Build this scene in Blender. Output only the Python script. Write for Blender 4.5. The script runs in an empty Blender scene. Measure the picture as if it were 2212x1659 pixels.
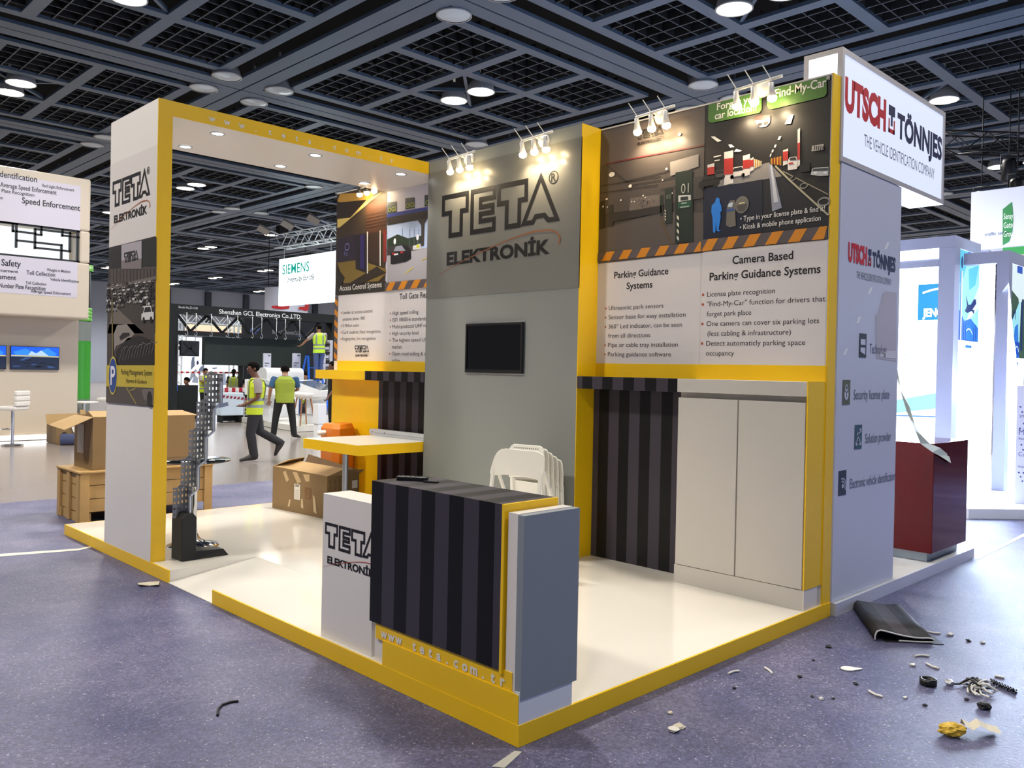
import bpy, bmesh, math, random
from mathutils import Vector, Matrix
random.seed(7)
SC = bpy.context.scene
COL = SC.collection
PI = math.pi

# ---------------------------------------------------------------- camera
CAM_P = Vector((-2.56513, -2.52705, 1.61800))
YAW, PITCH, ROLL, FPX, SX, SY = 0.791826, -0.00677452, 0.0203053, 1826.01, 4.4411, -16.7317
_fw = Vector((math.cos(YAW)*math.cos(PITCH), math.sin(YAW)*math.cos(PITCH), math.sin(PITCH)))
_r = Vector((math.sin(YAW), -math.cos(YAW), 0)); _u = _r.cross(_fw)
R2 = _r*math.cos(ROLL)+_u*math.sin(ROLL); U2 = -_r*math.sin(ROLL)+_u*math.cos(ROLL)
cd = bpy.data.cameras.new('camera'); cam = bpy.data.objects.new('camera', cd); COL.objects.link(cam)
cam.matrix_world = Matrix(((R2.x, U2.x, -_fw.x, CAM_P.x), (R2.y, U2.y, -_fw.y, CAM_P.y), (R2.z, U2.z, -_fw.z, CAM_P.z), (0, 0, 0, 1)))
cd.sensor_width = 36; cd.lens = FPX/2212*36
cd.shift_x = -SX/2212; cd.shift_y = SY/2212
cd.clip_start = .05; cd.clip_end = 300
SC.camera = cam

# ---------------------------------------------------------------- world, exposure
w = bpy.data.worlds.new('hall_air'); SC.world = w; w.use_nodes = True
bg = w.node_tree.nodes['Background']; bg.inputs[1].default_value = 1.0
_nt = w.node_tree; _tc = _nt.nodes.new('ShaderNodeTexCoord'); _dp = _nt.nodes.new('ShaderNodeVectorMath'); _dp.operation = 'DOT_PRODUCT'
_dp.inputs[1].default_value = (.35, -.93, 0); _cr = _nt.nodes.new('ShaderNodeValToRGB'); _mr = _nt.nodes.new('ShaderNodeMapRange'); _mr.inputs[1].default_value = -1; _mr.inputs[2].default_value = 1
_e = _cr.color_ramp.elements; _e[0].position = .45; _e[0].color = (.12, .12, .135, 1); _e[1].position = .95; _e[1].color = (.36, .47, .78, 1)   # warm grey hall behind, blue lit stands across the aisle
_nt.links.new(_tc.outputs['Generated'], _dp.inputs[0]); _nt.links.new(_dp.outputs['Value'], _mr.inputs[0]); _nt.links.new(_mr.outputs[0], _cr.inputs[0]); _nt.links.new(_cr.outputs[0], bg.inputs[0])
vs = SC.view_settings; SC.display_settings.display_device = 'sRGB'
vs.view_transform = 'Standard'; vs.look = 'None'; vs.gamma = 1; vs.use_curve_mapping = False; vs.exposure = 0.42
LAMP_W = 560.0     # high-bay lamps
SPOT_W = 5.5      # booth display spotlights
DOWN_W = 20.0       # soffit downlights

# ---------------------------------------------------------------- helpers
def at(u, v, ax, val):                       # photo pixel -> point on an axis-aligned plane of the hall
    d = _fw + R2*((u-1106-SX)/FPX) + U2*((829.5+SY-v)/FPX)
    t = (val-CAM_P[ax])/d[ax]
    return CAM_P + d*t
def lin(h):
    h = h.lstrip('#'); c = [int(h[i:i+2], 16)/255 for i in (0, 2, 4)]
    return tuple(x/12.92 if x <= .04045 else ((x+.055)/1.055)**2.4 for x in c)+(1,)
_M = {}
def M(name, hexc, rough=.5, metal=0, var=.06, scale=6, bump=0, spec=.5, coat=0):
    if name in _M: return _M[name]
    m = bpy.data.materials.new(name); m.use_nodes = True; _M[name] = m
    nt = m.node_tree; b = nt.nodes['Principled BSDF']; c = lin(hexc)
    b.inputs['Roughness'].default_value = rough; b.inputs['Metallic'].default_value = metal
    b.inputs['Specular IOR Level'].default_value = spec; b.inputs['Coat Weight'].default_value = coat
    b.inputs['Coat Roughness'].default_value = .08
    b.inputs['Base Color'].default_value = c
    if var or bump:
        tc = nt.nodes.new('ShaderNodeTexCoord'); nz = nt.nodes.new('ShaderNodeTexNoise')
        nz.inputs['Scale'].default_value = scale; nz.inputs['Detail'].default_value = 5
        nt.links.new(tc.outputs['Object'], nz.inputs['Vector'])
        mx = nt.nodes.new('ShaderNodeMix'); mx.data_type = 'RGBA'
        nt.links.new(nz.outputs['Fac'], mx.inputs[0])
        mx.inputs[6].default_value = tuple(x*(1-var) for x in c[:3])+(1,)
        mx.inputs[7].default_value = tuple(min(1, x*(1+var)) for x in c[:3])+(1,)
        nt.links.new(mx.outputs[2], b.inputs['Base Color'])
        if bump:
            bp = nt.nodes.new('ShaderNodeBump'); bp.inputs['Strength'].default_value = bump; bp.inputs['Distance'].default_value = .01
            nt.links.new(nz.outputs['Fac'], bp.inputs['Height']); nt.links.new(bp.outputs['Normal'], b.inputs['Normal'])
    return m
def INK(hexc, rough=.45):                      # printed colour
    return M('print_'+hexc.lstrip('#').lower()+('' if rough == .45 else '_%d' % (rough*100)), hexc, rough, 0, 0)
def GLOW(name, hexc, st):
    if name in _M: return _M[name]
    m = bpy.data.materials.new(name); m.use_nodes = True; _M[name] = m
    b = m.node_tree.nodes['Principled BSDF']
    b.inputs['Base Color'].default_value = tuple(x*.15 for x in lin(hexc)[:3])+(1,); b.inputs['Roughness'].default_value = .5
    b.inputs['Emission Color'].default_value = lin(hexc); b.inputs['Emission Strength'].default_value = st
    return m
def stripes(name, h1, h2, period, axis, offset=0, rough=.4):
    if name in _M: return _M[name]
    m = M(name, h1, rough, 0, 0, spec=.3); nt = m.node_tree; b = nt.nodes['Principled BSDF']
    tc = nt.nodes.new('ShaderNodeTexCoord'); sp = nt.nodes.new('ShaderNodeSeparateXYZ')
    nt.links.new(tc.outputs['Object'], sp.inputs[0])
    a = nt.nodes.new('ShaderNodeMath'); a.operation = 'ADD'; a.inputs[1].default_value = offset
    d = nt.nodes.new('ShaderNodeMath'); d.operation = 'DIVIDE'; d.inputs[1].default_value = period
    f = nt.nodes.new('ShaderNodeMath'); f.operation = 'FRACT'
    g = nt.nodes.new('ShaderNodeMath'); g.operation = 'GREATER_THAN'; g.inputs[1].default_value = .5
    nt.links.new(sp.outputs[axis], a.inputs[0]); nt.links.new(a.outputs[0], d.inputs[0]); nt.links.new(d.outputs[0], f.inputs[0]); nt.links.new(f.outputs[0], g.inputs[0])
    mx = nt.nodes.new('ShaderNodeMix'); mx.data_type = 'RGBA'
    mx.inputs[6].default_value = lin(h1); mx.inputs[7].default_value = lin(h2)
    nt.links.new(g.outputs[0], mx.inputs[0]); nt.links.new(mx.outputs[2], b.inputs['Base Color'])
    return m

ORG = {}
def tag(o, label=None, cat=None, group=None, kind=None):
    if label: o['label'] = label
    if cat: o['category'] = cat
    if group: o['group'] = group
    if kind: o['kind'] = kind
    return o
def thing(name, label, cat, loc=(0, 0, 0), group=None):
    o = bpy.data.objects.new(name, None); COL.objects.link(o); o.location = loc
    o.empty_display_size = .1; ORG[o.name] = Vector(loc)
    return tag(o, label, cat, group)
def copy_tree(o, parent=None):
    c = o.copy(); COL.objects.link(c)
    if parent: c.parent = parent
    for ch in [x for x in o.children]: copy_tree(ch, c)
    return c
_TX = {}
def text_geo(s, bold=0.0, res=3):
    k = (s, bold, res)
    if k in _TX: return _TX[k]
    cu = bpy.data.curves.new('lettering', 'FONT'); cu.body = s; cu.size = 1; cu.resolution_u = res; cu.offset = bold
    ob = bpy.data.objects.new('lettering', cu)
    me = bpy.data.meshes.new_from_object(ob)
    vs_ = [(v.co.x, v.co.y) for v in me.vertices]; fs = [tuple(p.vertices) for p in me.polygons]
    bpy.data.objects.remove(ob); bpy.data.curves.remove(cu); bpy.data.meshes.remove(me)
    _TX[k] = (vs_, fs); return _TX[k]
_h = text_geo('H')[0]; CAPH = max(y for x, y in _h)-min(y for x, y in _h)
def rotz(a): return Matrix.Rotation(a, 3, 'Z')

class Fr:                                       # a flat drawing frame on a surface
    def __init__(s, o, u, v):
        s.o, s.u, s.v = Vector(o), Vector(u).normalized(), Vector(v).normalized(); s.n = s.u.cross(s.v)
        ax = max(range(3), key=lambda i: abs(s.n[i])); s.ax = ax
    def p(s, px, py):
        q = at(px, py, s.ax, s.o[s.ax])-s.o
        return (q.dot(s.u), q.dot(s.v))
    def P(s, a, b, k=0.0): return s.o+s.u*a+s.v*b+s.n*k
def FX(x, y, z): return Fr((x, y, z), (0, -1, 0), (0, 0, 1))     # on a face looking towards -X, left edge at y, bottom at z
def FY(x, y, z): return Fr((x, y, z), (1, 0, 0), (0, 0, 1))      # on a face looking towards -Y
LAY = .0012
class MB:
    def __init__(s): s.v = []; s.f = []; s.m = []; s.s = []; s.mats = []
    def mi(s, m):
        if m not in s.mats: s.mats.append(m)
        return s.mats.index(m)
    def add(s, vs_, fs, mat, smooth=False):
        b = len(s.v); s.v += [Vector(x) for x in vs_]; k = s.mi(mat)
        for f in fs: s.f.append(tuple(i+b for i in f)); s.m.append(k); s.s.append(smooth)
        return s
    def box(s, x0, x1, y0, y1, z0, z1, mat):
        v = [(x, y, z) for x in (x0, x1) for y in (y0, y1) for z in (z0, z1)]
        return s.add(v, [(0, 1, 3, 2), (4, 6, 7, 5), (0, 4, 5, 1), (2, 3, 7, 6), (0, 2, 6, 4), (1, 5, 7, 3)], mat)
    def obox(s, c, size, mat, rot=None):
        c = Vector(c); h = [x/2 for x in size]; rot = rot or Matrix.Identity(3)
        v = [c+rot @ Vector((x*h[0], y*h[1], z*h[2])) for x in (-1, 1) for y in (-1, 1) for z in (-1, 1)]
        return s.add(v, [(0, 1, 3, 2), (4, 6, 7, 5), (0, 4, 5, 1), (2, 3, 7, 6), (0, 2, 6, 4), (1, 5, 7, 3)], mat)
    def bar(s, a, b, wd, ht, mat, up=(0, 0, 1)):
        a, b = Vector(a), Vector(b); d = (b-a); L = d.length; d.normalize(); up = Vector(up)
        if abs(d.dot(up)) > .98: up = Vector((1, 0, 0))
        y = up.cross(d).normalized(); z = d.cross(y)
        return s.obox((a+b)/2, (L, wd, ht), mat, Matrix((d, y, z)).transposed())
    def prism(s, poly, fr, k0, k1, mat):          # polygon in a frame, extruded along its normal
        n = len(poly); v = [fr.P(a, b, k0) for a, b in poly]+[fr.P(a, b, k1) for a, b in poly]
        fs = [tuple(range(n-1, -1, -1)), tuple(range(n, 2*n))]+[(i, (i+1) % n, n+(i+1) % n, n+i) for i in range(n)]
        return s.add(v, fs, mat)
    def tube(s, pts, r, mat, n=8, caps=True):
        pts = [Vector(p) for p in pts]; rs = r if isinstance(r, (list, tuple)) else [r]*len(pts)
        v = []; fs = []; x = None
        for i, p in enumerate(pts):
            d = (pts[min(i+1, len(pts)-1)]-pts[max(i-1, 0)]).normalized()
            if x is None: x = d.cross(Vector((0, 0, 1)) if abs(d.z) < .9 else Vector((1, 0, 0))).normalized()
            else: x = (x-d*x.dot(d)).normalized()
            y = d.cross(x)
            for k in range(n):
                a = 2*PI*k/n; v.append(p+x*(math.cos(a)*rs[i])+y*(math.sin(a)*rs[i]))
        for i in range(len(pts)-1):
            for k in range(n): fs.append((i*n+k, i*n+(k+1) % n, (i+1)*n+(k+1) % n, (i+1)*n+k))
        s.add(v, fs, mat, n > 5)
        if caps:
            s.add(v[:n], [tuple(range(n-1, -1, -1))], mat); s.add(v[-n:], [tuple(range(n))], mat)
        return s
    def lathe(s, prof, c, mat, n=24, axis=None, smooth=True):
        c = Vector(c); ax = Vector(axis or (0, 0, 1)).normalized()
        x = ax.cross(Vector((0, 1, 0)) if abs(ax.y) < .9 else Vector((1, 0, 0))).normalized(); y = ax.cross(x)
        v = [c+ax*h+(x*math.cos(2*PI*k/n)+y*math.sin(2*PI*k/n))*r for r, h in prof for k in range(n)]
        fs = [(i*n+k, i*n+(k+1) % n, (i+1)*n+(k+1) % n, (i+1)*n+k) for i in range(len(prof)-1) for k in range(n)]
        return s.add(v, fs, mat, smooth)
    def loft(s, rings, mat, n=12, caps=True, sup=2.0):   # ring: centre, right vector*halfwidth, front vector*halfdepth
        v = []
        for c, a, b in rings:
            c, a, b = Vector(c), Vector(a), Vector(b)
            for k in range(n):
                t = 2*PI*k/n; ct, st = math.cos(t), math.sin(t)
                v.append(c+a*(math.copysign(abs(ct)**(2/sup), ct))+b*(math.copysign(abs(st)**(2/sup), st)))
        fs = [(i*n+k, i*n+(k+1) % n, (i+1)*n+(k+1) % n, (i+1)*n+k) for i in range(len(rings)-1) for k in range(n)]
        if isinstance(mat, (list, tuple)):
            for i in range(len(rings)-1):
                s.add(v[i*n:(i+2)*n], [(k, (k+1) % n, n+(k+1) % n, n+k) for k in range(n)], mat[i], True)
        else: s.add(v, fs, mat, True)
        if caps:
            m2 = mat if not isinstance(mat, (list, tuple)) else mat[0]
            s.add(v[:n], [tuple(range(n-1, -1, -1))], m2, True)
            m3 = mat if not isinstance(mat, (list, tuple)) else mat[-1]
            s.add(v[-n:], [tuple(range(n))], m3, True)
        return s
    # ---- flat printing on a frame
    def poly(s, fr, pts, mat, lay=1): return s.add([fr.P(a, b, lay*LAY) for a, b in pts], [tuple(range(len(pts)))], mat)
    def rect(s, fr, x0, x1, y0, y1, mat, lay=1): return s.poly(fr, [(x0, y0), (x1, y0), (x1, y1), (x0, y1)], mat, lay)
    def pxpoly(s, fr, pts, mat, lay=1): return s.poly(fr, [fr.p(*q) for q in pts], mat, lay)
    def disc(s, fr, c, rx, ry, mat, lay=1, n=24): return s.poly(fr, [(c[0]+rx*math.cos(2*PI*k/n), c[1]+ry*math.sin(2*PI*k/n)) for k in range(n)], mat, lay)
    def line(s, fr, pts, wd, mat, lay=1):
        for (a, b), (c, d) in zip(pts, pts[1:]):
            L = math.hypot(c-a, d-b) or 1e-6; nx, ny = -(d-b)/L*wd/2, (c-a)/L*wd/2
            s.poly(fr, [(a-nx, b-ny), (c-nx, d-ny), (c+nx, d+ny), (a+nx, b+ny)], mat, lay)
        return s
    def text(s, fr, t, x, y, h, mat, lay=2, al='l', width=None, bold=0.0, res=3, sx=1.0, slant=0.0):
        v, f = text_geo(t, bold, res); k = h/CAPH
        if not v: return s
        x0 = min(a for a, b in v); x1 = max(a for a, b in v)
        kx = (width/(x1-x0)) if width else k*sx
        W_ = (x1-x0)*kx; ox = x-(W_/2 if al == 'c' else W_ if al == 'r' else 0)
        return s.add([fr.P(ox+(a-x0)*kx+b*k*slant, y+b*k, lay*LAY) for a, b in v], f, mat)
    def build(s, name, parent=None, loc=None, bevel=0, sub=0, solid=0, weld=False):
        if parent is not None: org = ORG[parent.name]
        elif loc is not None: org = Vector(loc)
        else:
            xs = [min(p[i] for p in s.v) for i in range(3)]; xe = [max(p[i] for p in s.v) for i in range(3)]
            org = Vector(((xs[0]+xe[0])/2, (xs[1]+xe[1])/2, xs[2]))
        me = bpy.data.meshes.new(name); me.from_pydata([p-org for p in s.v], [], s.f)
        for m in s.mats: me.materials.append(m)
        for i, p in enumerate(me.polygons): p.material_index = s.m[i]; p.use_smooth = s.s[i]
        if weld:
            b = bmesh.new(); b.from_mesh(me); bmesh.ops.remove_doubles(b, verts=b.verts, dist=1e-5)
            bmesh.ops.recalc_face_normals(b, faces=b.faces); b.to_mesh(me); b.free()
        o = bpy.data.objects.new(name, me); COL.objects.link(o)
        if parent is not None: o.parent = parent
        else: o.location = org
        ORG[o.name] = org
        if sub: md = o.modifiers.new('smooth', 'SUBSURF'); md.levels = md.render_levels = sub
        if solid: md = o.modifiers.new('thick', 'SOLIDIFY'); md.thickness = solid; md.offset = 0
        if bevel: md = o.modifiers.new('edge', 'BEVEL'); md.width = bevel; md.segments = 2; md.limit_method = 'ANGLE'
        return o
def struct(name, mb, label, cat=None, **k):
    o = mb.build(name, **k); return tag(o, label, cat or name.split('_')[0], None, 'structure')
def part(name, mb, parent, label=None, **k):
    o = mb.build(name, parent, **k); return tag(o, label)
def light(name, kind, loc, energy, color, parent=None, target=None, size=.1, angle=None, blend=.5):
    ld = bpy.data.lights.new(name, kind); ld.energy = energy; ld.color = color
    if kind == 'SPOT': ld.spot_size = angle; ld.spot_blend = blend; ld.shadow_soft_size = size
    elif kind == 'POINT': ld.shadow_soft_size = size
    elif kind == 'AREA': ld.size = size
    o = bpy.data.objects.new(name, ld); COL.objects.link(o)
    if parent is not None: o.parent = parent; o.location = Vector(loc)-ORG[parent.name]
    else: o.location = loc
    if target is not None: o.rotation_euler = (Vector(target)-Vector(loc)).to_track_quat('-Z', 'Y').to_euler()
    return o
# ---------------------------------------------------------------- hall: floor, carpet, ceiling, walls
def carpet_mat():
    m = M('carpet_violet_blue', '#6f7299', .5, 0, 0); nt = m.node_tree; b = nt.nodes['Principled BSDF']; L = nt.links.new
    tc = nt.nodes.new('ShaderNodeTexCoord')
    n1 = nt.nodes.new('ShaderNodeTexNoise'); n1.inputs['Scale'].default_value = 1.6; n1.inputs['Detail'].default_value = 6; n1.inputs['Roughness'].default_value = .65
    n2 = nt.nodes.new('ShaderNodeTexNoise'); n2.inputs['Scale'].default_value = 55; n2.inputs['Detail'].default_value = 4; n2.inputs['Roughness'].default_value = .7
    n3 = nt.nodes.new('ShaderNodeTexNoise'); n3.inputs['Scale'].default_value = 85; n3.inputs['Detail'].default_value = 2
    for n in (n1, n2, n3): L(tc.outputs['Object'], n.inputs['Vector'])
    r1 = nt.nodes.new('ShaderNodeValToRGB'); e = r1.color_ramp.elements
    e[0].position = .35; e[0].color = lin('#4c5078'); e[1].position = .68; e[1].color = lin('#757492')
    L(n1.outputs['Fac'], r1.inputs[0])
    r2 = nt.nodes.new('ShaderNodeValToRGB'); e = r2.color_ramp.elements
    e[0].position = .4; e[0].color = (.42, .42, .48, 1); e[1].position = .66; e[1].color = (1.3, 1.27, 1.27, 1)
    L(n2.outputs['Fac'], r2.inputs[0])
    mx = nt.nodes.new('ShaderNodeMix'); mx.data_type = 'RGBA'; mx.blend_type = 'MULTIPLY'; mx.inputs[0].default_value = .8
    L(r1.outputs[0], mx.inputs[6]); L(r2.outputs[0], mx.inputs[7])
    r3 = nt.nodes.new('ShaderNodeValToRGB'); e = r3.color_ramp.elements          # pale lint flecks
    e[0].position = .66; e[0].color = (0, 0, 0, 1); e[1].position = .73; e[1].color = (1, 1, 1, 1)
    L(n3.outputs['Fac'], r3.inputs[0])
    m2 = nt.nodes.new('ShaderNodeMix'); m2.data_type = 'RGBA'; m2.inputs[7].default_value = lin('#b9b6c4')
    L(r3.outputs[0], m2.inputs[0]); L(mx.outputs[2], m2.inputs[6]); L(m2.outputs[2], b.inputs['Base Color'])
    rr = nt.nodes.new('ShaderNodeMapRange'); rr.inputs[3].default_value = .34; rr.inputs[4].default_value = .62
    L(n2.outputs['Fac'], rr.inputs[0]); L(rr.outputs[0], b.inputs['Roughness'])
    bp = nt.nodes.new('ShaderNodeBump'); bp.inputs['Strength'].default_value = .5; bp.inputs['Distance'].default_value = .004
    L(n2.outputs['Fac'], bp.inputs['Height']); L(bp.outputs['Normal'], b.inputs['Normal'])
    return m
concrete = M('pale_hall_floor', '#8c8480', .2, 0, .12, .9)
slate = M('ceiling_slate_metal', '#43546a', .45, .0, .10, 1.2)
blade = M('ceiling_blade_dark', '#0e1015', .7, .0, .05, 3)
latm = M('lattice_edge_lit', '#363f4c', .5, 0, .06, 2)  # paler bottom strips: light caught by the blade edges, put into the colour
voidm = M('ceiling_void_black', '#08090c', .9, 0, 0)
PER, BX, BY, CZ = 7.44, 10.36, 12.30, 8.0
mb = MB().box(-30, 72, -30, 70, -.3, 0, concrete); struct('floor', mb, 'pale polished hall floor beyond the violet carpet', loc=(0, 0, 0))
mb = MB().box(-16, 38, -16, 8.28, .0005, .006, carpet_mat())
tag(mb.build('carpet', loc=(0, 0, .0005)), 'violet blue carpet on the hall floor around the yellow edged platform', 'carpet')
mb = MB().box(-30, 72, -30, 70, 9.6, 9.9, voidm); struct('ceiling', mb, 'black void above the open coffered ceiling', loc=(0, 0, 9.6))
wallm = M('far_wall_grey', '#a4adc0', .7, 0, .1, .4); ribm = M('far_wall_rib', '#3b4150', .6, 0, .05)
mb = MB().box(-30, 72, 70, 70.4, 0, 9.6, wallm)
for i in range(26): mb.box(-20+i*3.6, -19.5+i*3.6, 69.7, 70, 0, 8, ribm)
for i in range(13): mb.box(-17+i*7.2, -16.4+i*7.2, 69.8, 70, 5.4, 6.4, wallm)
struct('wall_back', mb, 'far grey hall wall with dark vertical ribs', loc=(20, 70, 0))
mb = MB().box(72, 72.4, -30, 70, 0, 9.6, wallm)
for i in range(26): mb.box(71.7, 72, -28+i*3.6, -27.5+i*3.6, 0, 8, ribm)
struct('wall_right', mb, 'far grey hall wall at the end of the right aisle', loc=(72, 20, 0))

def seen(p, mg=250):
    d = Vector(p)-CAM_P; z = d.dot(_fw)
    if z < 1: return False
    u = 1106+SX+FPX*d.dot(R2)/z; v = 829.5+SY-FPX*d.dot(U2)/z
    return -mg < u < 2212+mg and -mg < v < 1659+mg
bay_mb = MB()
for s in (1, -1):
    a, b = sorted((s*3.36, s*3.70)); bay_mb.box(-3.70, 3.70, a, b, 0, .07, slate)
    bay_mb.box(a, b, -3.36, 3.36, 0, .07, slate)
    a, b = sorted((s*2.74, s*2.97)); bay_mb.box(-2.97, 2.97, a, b, .02, .09, slate); bay_mb.box(a, b, -2.74, 2.74, .02, .09, slate)
    a, b = sorted((s*.83, s*1.08)); bay_mb.box(a, b, -2.74, 2.74, .02, .09, slate)
    for lo, hi in ((-2.74, -1.08), (-.83, .83), (1.08, 2.74)): bay_mb.box(lo, hi, a, b, .02, .09, slate)
for t in (1, -1): bay_mb.bar((-.83, -.83*t, .1), (.83, .83*t, .1), .07, .07, slate)
lat = MB()
for i in (-1, 0, 1):
    for j in (-1, 0, 1):
        if i == j == 0: continue
        for k in range(4):
            q = -.83+.27+.375*k
            lat.box(i*1.91+q-.011, i*1.91+q+.011, j*1.91-.83, j*1.91+.83, .06, .30, blade)
            lat.box(i*1.91-.83, i*1.91+.83, j*1.91+q-.011, j*1.91+q+.011, .07, .30, blade)
            lat.box(i*1.91+q-.012, i*1.91+q+.012, j*1.91-.83, j*1.91+.83, .05, .06, latm)
            lat.box(i*1.91-.83, i*1.91+.83, j*1.91+q-.008, j*1.91+q+.008, .061, .07, latm)
bays = []
b0 = l0 = None
for i in range(-2, 9):
    for j in range(-2, 8):
        cx, cy = BX+PER*i, BY+PER*j
        if not any(seen((cx+a, cy+b, CZ)) for a in (-3.7, 0, 3.7) for b in (-3.7, 0, 3.7)): 
            if math.hypot(cx-2, cy-2) > 16: continue
            bays.append((cx, cy, False)); continue
        bays.append((cx, cy, True))
        if b0 is None:
            b0 = struct('ceiling_beams', bay_mb, 'slate metal ceiling coffers of the hall', loc=(0, 0, 0)); l0 = struct('ceiling_lattice', lat, 'dark lattice blades in the ceiling coffers', loc=(0, 0, 0)); bb, ll = b0, l0
        else:
            bb = b0.copy(); COL.objects.link(bb); ll = l0.copy(); COL.objects.link(ll)
        bb.location = ll.location = (cx, cy, CZ)
# high-bay lamps: housing, rim, glowing lens
housem = M('lamp_housing_grey', '#9a9ca0', .4, .2, .03); lens_on = GLOW('lamp_lens_lit', '#fff3df', 14); lens_off = M('lamp_lens_off', '#aeb9c2', .15, 0, .04)
def make_lamp(name, lens, label, cat):
    t = thing(name, label, cat)
    part('housing', MB().lathe([(.07, .42), (.09, .40), (.2, .30), (.29, .14), (.31, .02)], (0, 0, 0), housem, 20), t)
    part('rim', MB().lathe([(.31, .03), (.325, .02), (.325, -.01), (.30, -.01)], (0, 0, 0), housem, 20), t)
    part('lens', MB().lathe([(.30, 0), (.2, -.02), (.001, -.03)], (0, 0, 0), lens, 20), t)
    part('hanger', MB().box(-.02, .02, -.02, .02, .42, .9, housem), t)
    return t
ON = make_lamp('high_bay_lamp', lens_on, 'lit round high bay lamp hanging in an open ceiling coffer', 'ceiling lamp')
OFF = make_lamp('recess_lamp', lens_off, 'unlit grey recess lamp beside a ceiling beam crossing', 'ceiling lamp')
ON['group'] = 'lit lamps in pairs in the ceiling'; OFF['group'] = 'unlit lamps at the beam crossings'
first = True; nlamp = 0
for cx, cy, vis in bays:
    for s in (-.47, .47):
        if vis or math.hypot(cx-2, cy-2) < 16:
            o = ON if first else copy_tree(ON); first = False
            o.location = (cx, cy+s, CZ-.05); ORG[o.name] = Vector(o.location); nlamp += 1
    if math.hypot(cx-4, cy-5) < 30 or vis:
        light('bay_light', 'SPOT', (cx, cy, CZ-.25), LAMP_W*(2 if cy > 0 else .9), (1.0, .955, .88), None, (cx, cy, 0), .45, math.radians(150), .6)
first = True
for i in range(-1, 4):
    for j in range(-1, 4):
        x, y = BX-PER/2+PER*i, BY+PER/2+PER*j
        if not seen((x, y, CZ), 60) or math.hypot(x, y) > 34: continue
        for a, b in ((-.66, -.66), (-.66, .5), (.62, -.66), (.65, .6)):
            if (i, j) == (0, 0) or random.random() < .75:
                o = OFF if first else copy_tree(OFF); first = False
                o.location = (x+a, y+b, CZ-.02)
# ---------------------------------------------------------------- the yellow exhibition stand
YEL = M('stand_yellow', '#fccb14', .35, 0, .03, 3); WHT = M('stand_white_laminate', '#e8e2dc', .35, 0, .02, 3)
DECK = M('platform_white_gloss', '#f1ece2', .09, 0, .02, 1.2, coat=.3)
GREYV = M('tower_grey_vinyl', '#757570', .3, 0, .05, 2); GREYM = M('tower_grey_matt', '#868985', .55, 0, .04, 2)
BLK = INK('#0c0b0d'); ORA = INK('#b2602e'); CHROME = M('chrome', '#d5d8dc', .08, 1, 0); ALU = M('aluminium', '#c3c6c9', .3, .9, .04)
BLACKP = M('black_plastic', '#121214', .35, 0, .05); OFFW = M('moulded_white_plastic', '#e9e6dc', .4, 0, .02)
def ring(mb, fr, pts, wd, mat, lay, f):          # closed outline of constant width drawn inside a polygon
    n = len(pts); area = sum(pts[i][0]*pts[(i+1) % n][1]-pts[(i+1) % n][0]*pts[i][1] for i in range(n)); sg = 1 if area > 0 else -1
    inn = []
    for i in range(n):
        p0, p1, p2 = Vector(pts[i-1]), Vector(pts[i]), Vector(pts[(i+1) % n])
        d1 = (p1-p0).normalized(); d2 = (p2-p1).normalized()
        n1 = Vector((-d1.y, d1.x))*sg; n2 = Vector((-d2.y, d2.x))*sg
        b = (n1+n2); b = b/max(.18, b.length_squared/2) if b.length > 1e-6 else n1
        inn.append(p1+b*wd)
    for i in range(n):
        j = (i+1) % n; mb.poly(fr, [f(*pts[i]), f(*pts[j]), f(*inn[j]), f(*inn[i])], mat, lay)
LT1 = [(0, .277), (.252, .277), (.252, .147), (.2, .147), (.2, .007), (.068, .007), (.068, .147), (0, .147)]
LE = [(.268, .277), (.491, .277), (.491, .193), (.372, .193), (.372, .177), (.478, .177), (.478, .108), (.372, .108), (.372, .094), (.491, .094), (.491, .007), (.268, .007)]
LT2 = [(a+.5, b) for a, b in LT1]
LA = [(.85, .297), (.998, .012), (.906, .012), (.876, .042), (.822, .042), (.80, .012), (.699, .012)]
ARC = [(-.02, -.213), (.1, -.176), (.218, -.143), (.335, -.114), (.452, -.087), (.56, -.063), (.671, -.043), (.76, -.031), (.837, -.027), (.934, -.033), (.981, -.053), (1.003, -.081), (.994, -.112)]
def logo(mb, fr, x, y, W_, ink=BLK, arc=ORA, lay=3, reg=True, sub=True, w=.03):
    f = lambda a, b: (x+a*W_, y+b*W_)
    for l in (LT1, LE, LT2): ring(mb, fr, l, w, ink, lay, f)
    ring(mb, fr, LA, w*.92, ink, lay, f)
    if reg:
        c = [(.945+.036*math.cos(2*PI*k/20), .253+.036*math.sin(2*PI*k/20)) for k in range(20)]
        ring(mb, fr, c, .006, ink, lay, f); mb.text(fr, 'R', *f(.945, .232), .042*W_, ink, lay, 'c', bold=.02)
    if sub:
        mb.text(fr, 'ELEKTRONİK', *f(.055, -.157), .072*W_, ink, lay, 'l', width=.875*W_, bold=.042)
        for i in range(len(ARC)-1):
            wd = (.003+.010*i/len(ARC))*W_
            mb.line(fr, [f(*ARC[i]), f(*ARC[i+1])], wd, arc, lay+1)
W_, D_, PZ, H_ = 2.972, 5.992, .10, 3.632
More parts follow.
